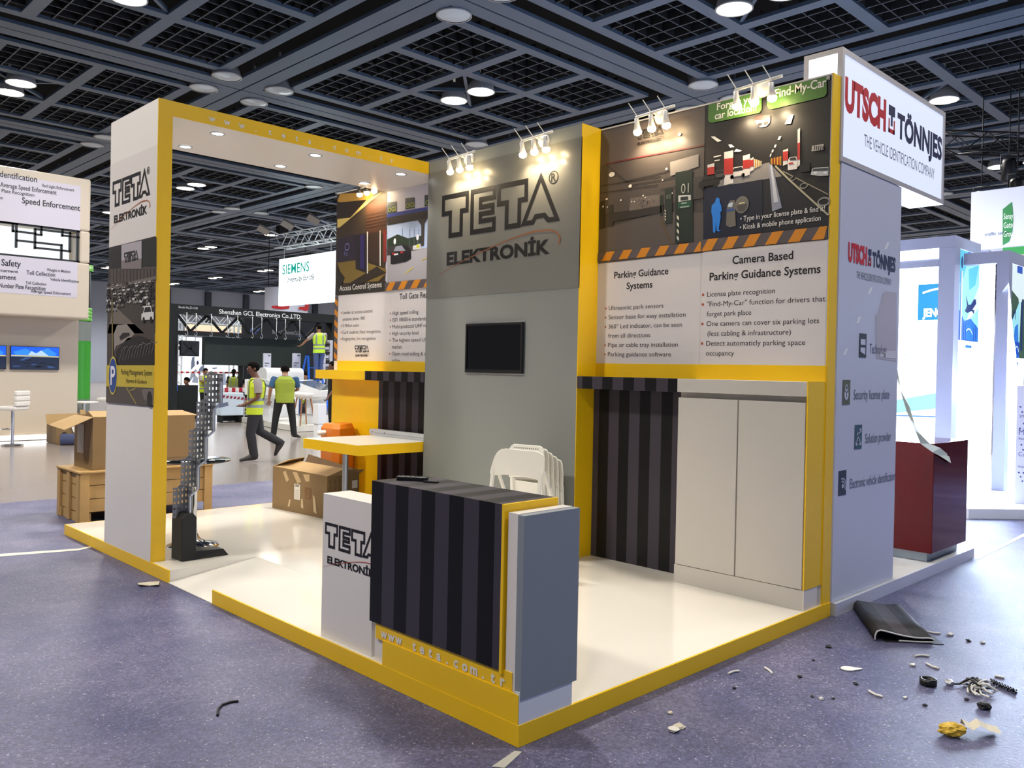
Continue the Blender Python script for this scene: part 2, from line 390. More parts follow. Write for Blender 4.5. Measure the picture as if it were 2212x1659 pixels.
# platform: deck, ramp, yellow fascia
pf = thing('booth_platform', 'white gloss platform with a yellow edge and a cut-in ramp under the yellow stand', 'platform', (1.5, 3, 0))
fx = FX(0, 0, 0)
rc, rd, rx = 2.922, 3.638, .704
mb = MB(); e = .012
mb.box(e+.0005, W_-.0005, e+.0005, rc, .007, PZ, DECK); mb.box(e+.0005, W_-.0005, rd, D_-e-.0005, .007, PZ, DECK); mb.box(rx, W_-.0005, rc+.0005, rd-.0005, .007, PZ, DECK)
part('deck', mb, pf)
part('ramp', MB().add([(0, rc, .012), (0, rd, .012), (rx-.001, rd, PZ), (rx-.001, rc, PZ), (rx-.001, rd, .007), (rx-.001, rc, .007), (0, rc, .007), (0, rd, .007)], [(0, 1, 2, 3), (0, 3, 5, 6), (1, 7, 4, 2), (0, 6, 7, 1)], DECK), pf)
mb = MB().box(0, e, 0, rc, .007, PZ, YEL).box(0, e, rd, D_, .007, PZ, YEL).box(e, W_, 0, e, .007, PZ, YEL).box(e, W_, D_-e, D_, .007, PZ, YEL)
part('fascia', mb, pf, 'yellow edge band')
# portal: post with photo print, beam with web address, six downlights
pt = thing('portal_frame', 'white and yellow portal with logo and parking picture on its post', 'portal', (0, 4.4, PZ))
PY0, PY1, PW, BHT, TX, WX = 3.966, 4.962, .110, .115, 2.619, 2.851
mb = MB().box(.002, PW, PY0+.008, PY1, PZ, H_-BHT, WHT); part('post', mb, pt)
mb = MB().box(.002, W_, PY0+.008, PY1, H_-BHT, H_, WHT); part('beam', mb, pt)
mb = MB().box(0, PW, PY0, PY0+.008, PZ, H_-BHT, YEL).box(0, TX, PY0, PY0+.008, H_-BHT, H_, YEL)
fy = FY(0, PY0, 0); greytx = INK('#ebe5dc')
for i, ch in enumerate('www.teta.com.tr'):
    xx = .42+.1255*i; mb.text(fy, ch, xx, 3.545, .046, greytx, 2, 'c', bold=.03)
part('front_trim', mb, pt, 'yellow front face with pale web address')
fp = FX(.002, PY1, 0); mb = MB()
PW_ = PY1-PY0
mb.rect(fp, 0, PW_, 2.585, 3.28, INK('#d9d2cc'), 1)
logo(mb, fp, .065, 2.905, .80, w=.032)
g = lambda u, v: fp.p(u, v)
mb.rect(fp, 0, PW_, 1.285, 2.585, INK('#3a322e'), 1)
P = lambda *pts: [fp.p(0+a*.25316, 300+b*.25316) for a, b in pts]
Q = lambda *pts: [fp.p(0+a*.25316, 700+b*.25316) for a, b in pts]
mb.poly(fp, P((932, 930), (1340, 838), (1338, 1090), (930, 1110)), INK('#1d1b1c'), 2)
mb.poly(fp, P((1040, 905), (1212, 868), (1212, 1080), (1040, 1085)), INK('#a9a2a8'), 3)
mb.poly(fp, P((1040, 1040), (1212, 1020), (1212, 1110), (1040, 1110)), INK('#7c7270'), 4)
c0 = P((1065, 1060))[0]; logo(mb, fp, c0[0], c0[1], .30, INK('#1a1718'), lay=6, sub=False, reg=False, w=.035)
mb.poly(fp, P((930, 1110), (1338, 1090), (1336, 1210), (928, 1260)), INK('#4a423d'), 2)
for k in range(14): mb.line(fp, P((940+k*29, 1105), (940+k*29, 1225)), .008, INK('#2a2523'), 3)
mb.poly(fp, P((928, 1260), (1336, 1170), (1336, 1215), (928, 1300)), INK('#6d645d'), 4)
mb.poly(fp, P((925, 1290), (1336, 1200), (1332, 1660), (922, 1660)), INK('#403933'), 5)
mb.poly(fp, P((1000, 1440), (1240, 1660), (925, 1660), (960, 1500)), INK('#6f655c'), 6)
rng = random.Random(4)
def tinycar(mb, fr, c, s, body, lay):                # small printed car: body, roof, window, wheels
    x, y = c
    mb.poly(fr, [(x-s, y), (x+s, y), (x+s, y+s*.45), (x+s*.72, y+s*.5), (x+s*.5, y+s*.9), (x-s*.45, y+s*.9), (x-s*.75, y+s*.48), (x-s, y+s*.4)], body, lay)
    mb.poly(fr, [(x-s*.6, y+s*.5), (x+s*.6, y+s*.5), (x+s*.42, y+s*.82), (x-s*.38, y+s*.82)], INK('#1c1a1a'), lay+1)
    for q in (-.6, .6): mb.disc(fr, (x+s*q, y), s*.2, s*.22, INK('#0e0d0d'), lay+1, 8)
cols = ['#8d8680', '#1d1a19', '#b3aca6', '#2c2624', '#6a615a', '#141212', '#cdc7c2']
for r in range(9):
    for k in range(11-r//2):
        a = 935+k*(38+r*3)+rng.uniform(-8, 8); b = 1262+r*26+(k*-4)+rng.uniform(-5, 5)
        if a < 1325 and not (a > 1010+r*6 and r > 6 and a < 1200): tinycar(mb, fp, P((a, b))[0], .026+.0035*r, INK(rng.choice(cols)), 7)
tinycar(mb, fp, P((1270, 1545))[0], .12, INK('#d8d4d0'), 9)
mb.line(fp, P((968, 1380), (968, 1660)), .018, INK('#8a7a3c'), 9)
mb.poly(fp, Q((922, 0), (1330, 0), (1328, 350), (920, 350)), INK('#453c36'), 6)
mb.poly(fp, Q((980, 90), (1010, 10), (1090, 0), (1160, 85), (1120, 130), (1000, 190), (985, 240)), INK('#8f867d'), 8)
mb.poly(fp, Q((1030, 110), (1060, 75), (1115, 75), (1120, 95), (1040, 140)), INK('#1e1b1a'), 9)
mb.poly(fp, Q((1100, 120), (1200, 100), (1330, 150), (1328, 350), (1000, 350), (1000, 230)), INK('#191615'), 8)
for k in range(12):
    a = 1030+k*25; mb.line(fp, Q((a, 320-6*k), (a+22, 230-8*k+rng.uniform(-20, 20)), (a+48, 190-3*k)), .006, INK('#7a736e'), 10)
mb.line(fp, Q((972, 0), (972, 320)), .018, INK('#8a7a3c'), 10)
mb.poly(fp, Q((920, 352), (1328, 352), (1326, 545), (918, 530)), INK('#c9b13c'), 10)
mb.poly(fp, Q((918, 530), (1326, 545), (1320, 700), (915, 668)), INK('#4f463f'), 9)
mb.line(fp, Q((1090, 540), (1175, 680)), .014, INK('#9a8a4c'), 10); mb.line(fp, Q((1120, 570), (1170, 550)), .01, INK('#9a8a4c'), 10)
mb.poly(fp, Q((1220, 560), (1325, 550), (1318, 690), (1240, 640)), INK('#6f665f'), 10); mb.disc(fp, Q((1290, 640))[0], .05, .06, INK('#1b1716'), 11)
pc = Q((977, 440))[0]; mb.disc(fp, pc, .1, .158, INK('#d9c447'), 11, 28); mb.disc(fp, pc, .088, .143, INK('#24478f'), 12, 28)
mb.text(fp, 'P', pc[0]+.005, pc[1]-.075, .15, INK('#eceaf0'), 13, 'c', bold=.02)
t0 = Q((1048, 428))[0]; mb.text(fp, 'Parking Management System', t0[0], t0[1], .042, INK('#3c3418'), 12, width=.63)
t0 = Q((1090, 498))[0]; mb.text(fp, 'Payment & Guidance', t0[0], t0[1], .032, INK('#3c3418'), 12, width=.42, slant=.25)
part('graphic_panel', mb, pt, 'printed logo and car park picture')
dl = GLOW('downlight_lens', '#ffffff', 9); zs = H_-BHT
for x in (.562, 1.479, 2.43):
    for y in (4.165, 4.785):
        d = part('downlight', MB().lathe([(.062, zs-.001), (.062, zs-.006), (.05, zs-.008), (.046, zs-.002)], (x, y, 0), ALU, 20), pt)
        part('lens', MB().lathe([(.047, zs-.003), (.001, zs-.0045)], (x, y, 0), dl, 20), d)
        light('downlight_beam', 'SPOT', (x, y, zs-.02), DOWN_W, (1, .97, .92), pt, (x, y, 0), .04, math.radians(110), .6)
# back display wall, right and left of the tower
bw = thing('display_wall', 'long back wall of the stand with printed parking and toll panels and yellow bands', 'wall panel', (WX, 3, PZ))
YL = 5.945
mb = MB().box(WX, W_-.02, .015, YL, PZ, H_, WHT); part('core', mb, bw)
part('end_trim', MB().box(WX, W_, .006, .015, PZ, H_, YEL), bw, 'yellow end face')
mb = MB().box(WX-.004, WX, .012, 1.99, 1.58, 1.692, YEL); part('band', mb, bw, 'yellow band')
mb = MB().box(WX-.004, WX, PY0, 5.87, 1.58, 1.69, YEL); part('band', mb, bw, 'yellow band')
fa = FX(WX-.001, 1.992, 0)
K5 = lambda *pts: [fa.p(1260+a*.26222, 200+b*.26222) for a, b in pts]
K6 = lambda a, b: fa.p(1260+a*.26222, 500+b*.26222)
grey1 = INK('#dfdada'); txt = INK('#1b1618'); bul = INK('#b4593a')
# printed panel: parking guidance
mb = MB(); mb.rect(fa, 0, .998, 1.692, 2.53, grey1, 1); mb.rect(fa, 0, .998, 2.53, 3.62, INK('#453d39'), 1)
mb.poly(fa, K5((146, 330), (1005, 115), (1000, 440), (190, 590), (143, 620)), INK('#5c524e'), 2)
mb.poly(fa, K5((143, 600), (1000, 440), (995, 860), (640, 930), (140, 1010)), INK('#4d4541'), 3)
mb.poly(fa, K5((135, 1130), (640, 985), (992, 990), (990, 1320), (127, 1410)), INK('#574f4b'), 4)
mb.poly(fa, K5((380, 985), (390, 870), (632, 840), (632, 935)), INK('#6b625c'), 4)
mb.poly(fa, K5((250, 1000), (650, 930), (650, 990), (250, 1065)), INK('#2b2623'), 6)
for k in range(26): mb.line(fa, K5((262+k*15, 1003-k*2.6), (262+k*15, 1052-k*2.6)), .0035, INK('#4b433e'), 7)
mb.line(fa, K5((190, 590), (410, 545), (1000, 435)), .011, INK('#64221f'), 6)
for a, b, c, d in ((350, 735, 760, 635), (145, 770, 640, 690), (145, 830, 620, 760), (400, 765, 760, 700), (640, 800, 770, 775)): mb.line(fa, K5((a, b), (c, d)), .007, INK('#2c2624'), 6)
mb.line(fa, K5((200, 600), (400, 770)), .009, INK('#332c29'), 6)
mb.poly(fa, K5((720, 575), (955, 508), (955, 610), (722, 690)), INK('#958d89'), 7)
mb.poly(fa, K5((905, 700), (990, 690), (990, 870), (905, 885)), INK('#3d3a37'), 6)
mb.poly(fa, K5((765, 660), (905, 635), (910, 1228), (762, 1248)), INK('#17261e'), 8)
mb.poly(fa, K5((676, 800), (737, 790), (735, 1075), (678, 1085)), INK('#1e2a23'), 7)
mb.poly(fa, K5((637, 850), (662, 845), (660, 1015), (640, 1020)), INK('#1e2a23'), 6)
mb.poly(fa, K5((215, 930), (250, 925), (250, 1105), (212, 1110)), INK('#252421'), 6)
mb.poly(fa, K5((140, 900), (180, 890), (175, 1120), (137, 1125)), INK('#1f1e1b'), 6)
for k in range(4):
    b = 1010+k*56; mb.poly(fa, K5((777, b), (795, b+18), (795, b+46), (777, b+28)), INK('#d8d4c4'), 9)
    mb.poly(fa, K5((677, 965+k*24), (687, 972+k*24), (687, 985+k*24), (677, 978+k*24)), INK('#d8d4c4'), 9)
q = K5((812, 835))[0]; mb.text(fa, '01', q[0], q[1], .072, INK('#a9aaa0'), 10, bold=.0, sx=.85)
q = K5((690, 878))[0]; mb.text(fa, '02', q[0], q[1], .03, INK('#7a7d74'), 10)
mb.poly(fa, K5((790, 850), (892, 845), (892, 886), (790, 903)), INK('#cfcfca'), 9); mb.poly(fa, K5((808, 862), (872, 856), (872, 884), (808, 892)), INK('#2a2f33'), 10)
mb.poly(fa, K5((788, 907), (893, 892), (892, 945), (790, 962)), INK('#1f4f3c'), 9)
mb.line(fa, K5((815, 915), (860, 909)), .008, INK('#a9b8ae'), 10); mb.line(fa, K5((805, 948), (878, 938)), .008, INK('#a9b8ae'), 10)
for a, b, rx_, ry_ in ((242, 677, .032, .02), (393, 772, .016, .014), (799, 345, .016, .013), (692, 630, .011, .009), (200, 878, .014, .008), (316, 888, .009, .007), (170, 940, .008, .008), (500, 850, .007, .006), (518, 865, .006, .005), (405, 900, .006, .005), (427, 900, .006, .005), (660, 722, .007, .006), (740, 830, .006, .005), (205, 945, .006, .006)):
    mb.disc(fa, K5((a, b))[0], rx_, ry_, INK('#efeadb'), 9, 12)
for k in range(34):
    a = rng.uniform(450, 590); b = rng.uniform(880, 935); mb.disc(fa, K5((a, b))[0], .005, .004, INK(rng.choice(['#7d4a3a', '#8f887f', '#3c3632'])), 6, 6)
mb.line(fa, K5((640, 1030), (700, 1180), (740, 1260)), .02, INK('#5c4a36'), 5)
q0 = K5((440, 395))[0]; logo(mb, fa, q0[0], q0[1], .262, INK('#1b1614'), INK('#5c3a28'), 7, reg=False, w=.034)
def hazard(mb, fr, x0, x1, y0, y1, lay, per, start=0., slant=.045):
    mb.rect(fr, x0, x1, y0, y1, INK('#5a5154'), lay); k = -1
    while True:
        a = x0+start+k*per; k += 1
        if a > x1: break
        pts = [(a, y0), (a+per*.5, y0), (a+per*.5+slant, y1), (a+slant, y1)]
        pts = [(min(max(p, x0), x1), q_) for p, q_ in pts]
        if pts[1][0]-pts[0][0] > .004 or pts[2][0]-pts[3][0] > .004: mb.poly(fr, pts, INK('#d98a1c'), lay+1)
hazard(mb, fa, 0, .998, 2.533, 2.605, 10, .178, .045, .05)
mb.text(fa, 'Parking Guidance', .44, 2.385, .052, txt, 2, 'c', width=.53, bold=.018)
mb.text(fa, 'Systems', .43, 2.29, .052, txt, 2, 'c', width=.255, bold=.018)
for i, (t, b_) in enumerate((('Ultrasonic park sensors', 1), ('Sensor base for easy installation', 1), ('360° Led indicator, can be seen', 1), ('from all directions', 0), ('Pipe or cable tray installation', 1), ('Parking guidance software', 1))):
    yy = 2.128-i*.0755
    if b_: mb.disc(fa, (.094, yy+.015), .0085, .0085, bul, 2, 12)
    mb.text(fa, t, .125, yy, .034, txt, 2, width=(.54, .745, .715, .42, .68, .62)[i])
part('graphic_panel', mb, bw, 'parking guidance print with car park photo')
# printed panel: camera based guidance
mb = MB(); S1 = 1.0; mb.rect(fa, S1, 1.972, 1.692, 2.53, grey1, 1); mb.rect(fa, S1, 1.972, 2.53, 3.62, INK('#15110f'), 1)
mb.poly(fa, K5((1012, 450), (1480, 560), (1540, 590), (1000, 790)), INK('#221a17'), 2)
mb.poly(fa, K5((1088, 785), (1100, 735), (1480, 590), (1530, 575), (1640, 690)), INK('#8b8785'), 3)
mb.poly(fa, K5((1000, 795), (1640, 690), (2025, 1010), (2020, 1110), (990, 1215)), INK('#1b1c22'), 2)
mb.poly(fa, K5((998, 795), (1310, 745), (1310, 1178), (990, 1218)), INK('#0d1530'), 4)
mb.poly(fa, K5((1310, 745), (1480, 715), (1480, 1155), (1310, 1178)), INK('#141829'), 4)
mb.poly(fa, K5((1530, 600), (1560, 590), (1640, 950), (1560, 980)), INK('#8f94a6'), 5)
mb.poly(fa, K5((1545, 600), (1556, 597), (1610, 900), (1575, 910)), INK('#c9ccd6'), 6)
mb.line(fa, K5((1585, 605), (1700, 720), (2022, 1010)), .012, INK('#b9b196'), 6); mb.line(fa, K5((1650, 650), (2022, 840)), .006, INK('#a49d88'), 6)
for a, b in ((1730, 710), (1820, 770), (1985, 900)):
    c = K5((a, b))[0]; s = (a-1500)/320*.03; ring(mb, fa, [(c[0]+s*math.cos(2*PI*k/14), c[1]+s*.7*math.sin(2*PI*k/14)) for k in range(14)], s*.25, INK('#8d8b88'), 6, lambda a, b: (a, b))
for a0, a1, t, r0, r1, b in ((1165, 1240, 485, 548, 680, 760), (1320, 1378, 515, 560, 632, 690), (1028, 1085, 590, 620, 712, 700), (1380, 1407, 540, 560, 615, 650), (1650, 1692, 470, 490, 565, 600), (1770, 1790, 300, 420, 560, 610)):
    mb.poly(fa, K5((a0, t+8), (a1, t-8), (a1, b-12), (a0, b+5)), INK('#d9d6d4'), 7); mb.poly(fa, K5((a0, r0), (a1, r0-8), (a1, r1-8), (a0, r1)), INK('#b02a22'), 8)
for k in range(7):
    a = 1412+k*9; mb.poly(fa, K5((a, 548+k*3), (a+6, 547+k*3), (a+6, 625-k*4), (a, 628-k*4)), INK('#d9a420' if k % 2 else '#e3ddd0'), 7)
    a = 1550+k*13; mb.poly(fa, K5((a, 545-k*3), (a+7, 543-k*3), (a+7, 590+k*2), (a, 590+k*2)), INK('#c9611c' if k % 2 else '#d8a028'), 7)
for pts in (((1665, 262), (1700, 188), (1737, 182), (1715, 258)), ((1055, 365), (1085, 362), (1145, 400), (1110, 408)), ((1200, 432), (1225, 428), (1250, 450), (1215, 455)), ((1245, 490), (1265, 465), (1312, 480), (1290, 490)), ((1605, 390), (1618, 362), (1636, 360), (1625, 388)), ((1575, 455), (1583, 432), (1597, 430), (1590, 452)), ((1555, 495), (1562, 472), (1574, 470), (1568, 493)), ((1078, 528), (1140, 515), (1140, 523), (1080, 538)), ((1085, 560), (1128, 552), (1128, 560), (1085, 568)), ((1540, 530), (1548, 505), (1556, 504), (1549, 528))):
    mb.poly(fa, K5(*pts), INK('#f2efe6'), 7)
tinycar(mb, fa, K5((1275, 690))[0], .075, INK('#dad7d4'), 6); tinycar(mb, fa, K5((1040, 770))[0], .09, INK('#1a1514'), 8); tinycar(mb, fa, K5((1125, 700))[0], .06, INK('#4a4643'), 6)
mb.poly(fa, K5((1690, 640), (1688, 560), (1705, 535), (1760, 528), (1770, 560), (1765, 632)), INK('#e3e0de'), 7); mb.poly(fa, K5((1702, 560), (1710, 540), (1755, 534), (1762, 556)), INK('#2a2624'), 9); mb.poly(fa, K5((1698, 580), (1735, 575), (1735, 590), (1698, 594)), INK('#b02a22'), 9)
mb.poly(fa, K5((1785, 600), (1870, 570), (1875, 650), (1790, 660)), INK('#0e0c0c'), 9)
mb.poly(fa, K5((1880, 680), (1890, 632), (1910, 622), (2025, 615), (2025, 685), (1960, 690)), INK('#c5c6c8'), 9); mb.poly(fa, K5((1900, 630), (2022, 622), (2022, 645), (1892, 650)), INK('#3c4046'), 10)
for a in (1905, 1985): mb.poly(fa, K5((a, 655), (a+28, 652), (a+28, 668), (a, 671)), INK('#eef0f2'), 10)
mb.poly(fa, K5((1885, 485), (1890, 440), (1985, 425), (1985, 475)), INK('#b9b4ae'), 7)
for k in range(5): mb.line(fa, K5((1905+k*18, 478), (1910+k*18, 440)), .006, INK('#2a2320'), 8)
mb.poly(fa, K5((1422, 232), (1426, 205), (1480, 190), (1545, 188), (1546, 215), (1480, 228)), INK('#d02a26'), 8)
mb.poly(fa, K5((1422, 232), (1480, 222), (1546, 210), (1540, 250), (1515, 278), (1470, 288), (1440, 275)), INK('#e9e7e6'), 7)
for a, b in ((1460, 264), (1510, 254)): mb.disc(fa, K5((a, b))[0], .02, .012, INK('#15120f'), 9, 12)
gt = INK('#4c7a2c')
mb.poly(fa, K5((1036, 105), (1475, -10), (1475, 140), (1455, 170), (1075, 250), (1045, 247), (1034, 225)), gt, 8)
mb.poly(fa, K5((1520, -22), (2010, -128), (2010, 10), (1990, 38), (1560, 140), (1532, 138), (1518, 110)), gt, 8)
q = K5((1108, 138))[0]; mb.text(fa, 'Forgot your', q[0], q[1]-.01, .05, INK('#f0efe8'), 10, width=.36, bold=.014)
q = K5((1090, 225))[0]; mb.text(fa, 'car location?', q[0], q[1], .05, INK('#f0efe8'), 10, width=.345, bold=.014)
q = K5((1555, 55))[0]; mb.text(fa, '"Find-My-Car"', q[0], q[1], .058, INK('#f0efe8'), 10, width=.42, bold=.014)
mb.poly(fa, K5((1090, 1160), (1075, 1150), (1070, 1030), (1060, 985), (1064, 930), (1092, 905), (1098, 875), (1112, 865), (1130, 878), (1130, 905), (1142, 930), (1148, 975), (1135, 985), (1138, 1030), (1120, 1130), (1142, 1138), (1120, 1146), (1104, 1140), (1100, 1060), (1094, 1140)), INK('#1f7fe0'), 8)
mb.poly(fa, K5((1180, 1095), (1190, 935), (1215, 890), (1255, 885), (1262, 1100), (1215, 1112)), INK('#6c6860'), 8)
mb.poly(fa, K5((1196, 945), (1205, 915), (1240, 905), (1232, 945)), INK('#c2d2e2'), 9); mb.poly(fa, K5((1185, 965), (1250, 955), (1250, 972), (1185, 980)), INK('#2b4fa0'), 9)
mb.disc(fa, K5((1312, 925))[0], .056, .062, INK('#6f6d66'), 8, 28); mb.poly(fa, K5((1268, 935), (1352, 915), (1355, 930), (1330, 975), (1285, 975)), INK('#4e4d49'), 9); mb.poly(fa, K5((1290, 912), (1338, 903), (1338, 912), (1290, 920)), INK('#d9cf9a'), 10)
q = K5((1300, 1048))[0]; mb.text(fa, '• Type in your license plate & find it!', q[0], q[1]-.012, .035, INK('#e4e2de'), 9, width=.63, bold=.006)
q = K5((1296, 1118))[0]; mb.text(fa, '• Kiosk & mobile phone application', q[0], q[1]-.012, .035, INK('#e4e2de'), 9, width=.605, bold=.006)
hazard(mb, fa, S1, 1.972, 2.533, 2.618, 11, .172, .005, .055)
mb.text(fa, 'Camera Based', 1.495, 2.42, .056, txt, 2, 'c', width=.47, bold=.018)
mb.text(fa, 'Parking Guidance Systems', 1.5, 2.312, .056, txt, 2, 'c', width=.855, bold=.018)
for i, (t, b_) in enumerate((('License plate recognition', 1), ('"Find-My-Car" function for drivers that', 1), ('forget park place', 0), ('One camera can cover six parking lots', 1), (' (less cabling & infrastructure)', 0), ('Detect automaticly parking space', 1), ('occupancy', 0))):
    yy = 2.193-i*.0725
    if b_: mb.disc(fa, (1.02, yy+.017), .0105, .0105, bul, 2, 12)
    mb.text(fa, t, 1.055+(.01 if i == 4 else 0), yy, .036, txt, 2, width=(.545, .91, .365, .87, .66, .775, .235)[i])
part('graphic_panel', mb, bw, 'camera parking guidance print with dark car park photo')
# left panels
fb = FX(WX-.001, YL, 0)
K7 = lambda *pts: [fb.p(660+a*.27726, 340+b*.27726) for a, b in pts]
mb = MB(); mb.rect(fb, 0, .98, 2.445, 3.62, INK('#3a2c1e'), 1); mb.rect(fb, .07, .98, 1.69, 2.445, grey1, 1)
mb.poly(fb, K7((250, 340), (270, 285), (560, 265), (500, 330), (265, 350)), INK('#b98f3c'), 2)
mb.poly(fb, K7((250, 550), (250, 480), (350, 470), (480, 330), (600, 270), (560, 300), (270, 545)), INK('#d9bf6a'), 3)
mb.poly(fb, K7((250, 355), (470, 330), (340, 468), (250, 478)), INK('#2b1d12'), 3)
mb.poly(fb, K7((480, 370), (520, 340), (636, 275), (634, 600), (470, 600)), INK('#4a2d18'), 4)
for b in (430, 455, 480, 505, 530): mb.line(fb, K7((475, b+25), (634, b-10)), .008, INK('#2d1a0e'), 5)
mb.poly(fb, K7((250, 640), (400, 600), (400, 800), (250, 820)), INK('#2a2030'), 5); mb.poly(fb, K7((390, 610), (480, 590), (490, 905), (395, 870)), INK('#1e1720'), 6)
mb.poly(fb, K7((430, 610), (460, 600), (460, 870), (430, 860)), INK('#2c1f5c'), 7)
mb.poly(fb, K7((500, 590), (585, 575), (590, 845), (500, 800)), INK('#352214'), 6); mb.poly(fb, K7((612, 570), (634, 565), (634, 810), (612, 820)), INK('#7a2418'), 7)
for a, b0_, b1_ in ((488, 580, 905), (587, 570, 845)): mb.line(fb, K7((a, b0_), (a, b1_)), .02, INK('#d9d6d0'), 8)
mb.poly(fb, K7((250, 820), (395, 790), (630, 870), (630, 905), (570, 965), (300, 980)), INK('#7a6428'), 4); mb.poly(fb, K7((250, 860), (310, 940), (280, 1000), (250, 1010)), INK('#241c12'), 6); mb.poly(fb, K7((470, 905), (560, 850), (632, 900), (400, 1000), (330, 990)), INK('#2a2015'), 6)
q = K7((305, 770))[0]; mb.text(fb, 'Ptt', q[0], q[1], .05, INK('#6d6aa0'), 8); ring(mb, fb, [(q[0]+.06+.05*math.cos(2*PI*k/14), q[1]+.1+.045*math.sin(2*PI*k/14)) for k in range(14)], .014, INK('#6d6aa0'), 8, lambda a, b: (a, b))
mb.poly(fb, K7((244, 1010), (634, 965), (634, 1042), (244, 1075)), INK('#2c2720'), 8)
q = K7((272, 1045))[0]; mb.text(fb, 'Access Control Systems', q[0], q[1]+.005, .06, INK('#ece8e0'), 10, width=.82, bold=.004)
hazard(mb, Fr(fb.P(0, 2.44), (0, 0, -1), (0, -1, 0)), 0, .75, 0, .068, 2, .125, .02, .045)
for i, (t, b_) in enumerate((('Leader at access control', 1), ('systems since 1981', 0), ('5 Million users', 1), ('Card readers, Face recognition,', 1), ('Fingerprint, Iris recognition', 1))):
    yy = 2.225-i*.0755
    if b_: mb.disc(fb, (.14, yy+.017), .009, .009, bul, 2, 10)
    mb.text(fb, t, .17, yy, .036, txt, 2, width=(.58, .44, .33, .75, .655)[i])
q = K7((385, 1520))[0]; logo(mb, fb, q[0], q[1], .28, BLK, ORA, 3, reg=False, w=.034)
part('graphic_panel', mb, bw, 'access control print with turnstile photo')
mb = MB(); E0 = .983; E1 = YL-PY0
mb.rect(fb, E0, E1, 2.445, 3.62, INK('#c9c8d6'), 1); mb.rect(fb, E0, E1, 1.69, 2.445, grey1, 1)
mb.poly(fb, K7((638, 520), (955, 430), (955, 700), (638, 760)), INK('#b4c4e0'), 2)
mb.poly(fb, K7((638, 440), (955, 385), (955, 412), (638, 470)), INK('#22348c'), 4); mb.poly(fb, K7((638, 470), (955, 412), (955, 480), (880, 490), (640, 530)), INK('#2d2523'), 4)
mb.poly(fb, K7((870, 480), (955, 470), (930, 520), (925, 690), (905, 690), (905, 530)), INK('#3a322e'), 5)
mb.poly(fb, K7((638, 640), (720, 600), (800, 630), (905, 610), (905, 690), (638, 740)), INK('#23301f'), 4)
mb.poly(fb, K7((638, 760), (955, 700), (955, 960), (638, 985)), INK('#a8a4a8'), 3); mb.poly(fb, K7((638, 700), (700, 690), (870, 690), (870, 720), (638, 765)), INK('#3a3434'), 5)
mb.line(fb, K7((780, 905), (845, 855)), .012, INK('#cfc04a'), 5); mb.line(fb, K7((905, 805), (950, 780)), .008, INK('#cfc04a'), 5)
for a, b in ((640, 350), (780, 318), (930, 295)):
    mb.poly(fb, K7((a, b), (a+72, b-6), (a+72, b+78), (a, b+90)), INK('#1f3238'), 4); q = K7((a+8, b+78))[0]; mb.text(fb, 'OGS', q[0], q[1], .045, INK('#a9b43c'), 6, width=.14, bold=.01)
for a, b in ((700, 655), (877, 622)): mb.disc(fb, K7((a, b))[0], .022, .032, INK('#e8e6ea'), 6, 14); mb.line(fb, K7((a, b+18), (a, b+70)), .008, INK('#6a6a70'), 5)
mb.line(fb, K7((757, 560), (757, 640)), .006, INK('#4a4a52'), 5)
for k in range(3): mb.line(fb, K7((815+k*35, 560), (815+k*35, 690)), .006, INK('#6a707c'), 5)
mb.poly(fb, K7((840, 690), (900, 672), (905, 715), (840, 722)), INK('#c9c7c4'), 6); mb.poly(fb, K7((868, 690), (880, 675), (892, 690), (892, 712), (880, 698), (868, 712)), INK('#c6c422'), 7)
mb.poly(fb, K7((668, 830), (668, 750), (690, 735), (705, 690), (760, 680), (800, 690), (825, 730), (825, 790), (790, 810), (690, 832)), INK('#181316'), 7)
mb.poly(fb, K7((692, 733), (708, 695), (755, 686), (785, 728)), INK('#8a8c98'), 8)
for a, b in ((680, 745), (745, 735)): mb.poly(fb, K7((a, b), (a+22, b-4), (a+22, b+10), (a, b+14)), INK('#a82a24'), 9)
mb.poly(fb, K7((695, 752), (728, 747), (728, 760), (695, 765)), INK('#e0dede'), 9); mb.disc(fb, K7((778, 785))[0], .022, .045, INK('#0b090a'), 9, 12); mb.disc(fb, K7((815, 765))[0], .014, .035, INK('#0b090a'), 9, 12)
hazard(mb, fb, E0, E1, 2.448, 2.535, 9, .215, .02, .07)
mb.text(fb, 'Toll Gate Readers', 1.24, 2.345, .06, txt, 2, width=.62, bold=.01)
for i, (t, b_) in enumerate((('High speed tolling', 1), ('ISO 18000-6 standards', 1), ('Multi-protocol UHF reader', 1), ('High security level', 1), ('The highest speed UHF in the', 1), ('market', 0), ('Open road tolling & stop and go', 1), ('tolling', 0))):
    yy = 2.185-i*.072
    if b_: mb.disc(fb, (1.085, yy+.017), .009, .009, bul, 2, 10)
    mb.text(fb, t, 1.125, yy, .038, txt, 2, width=(.44, .57, .70, .45, .80, .17, .86, .15)[i])
part('graphic_panel', mb, bw, 'toll gate print with car photo')
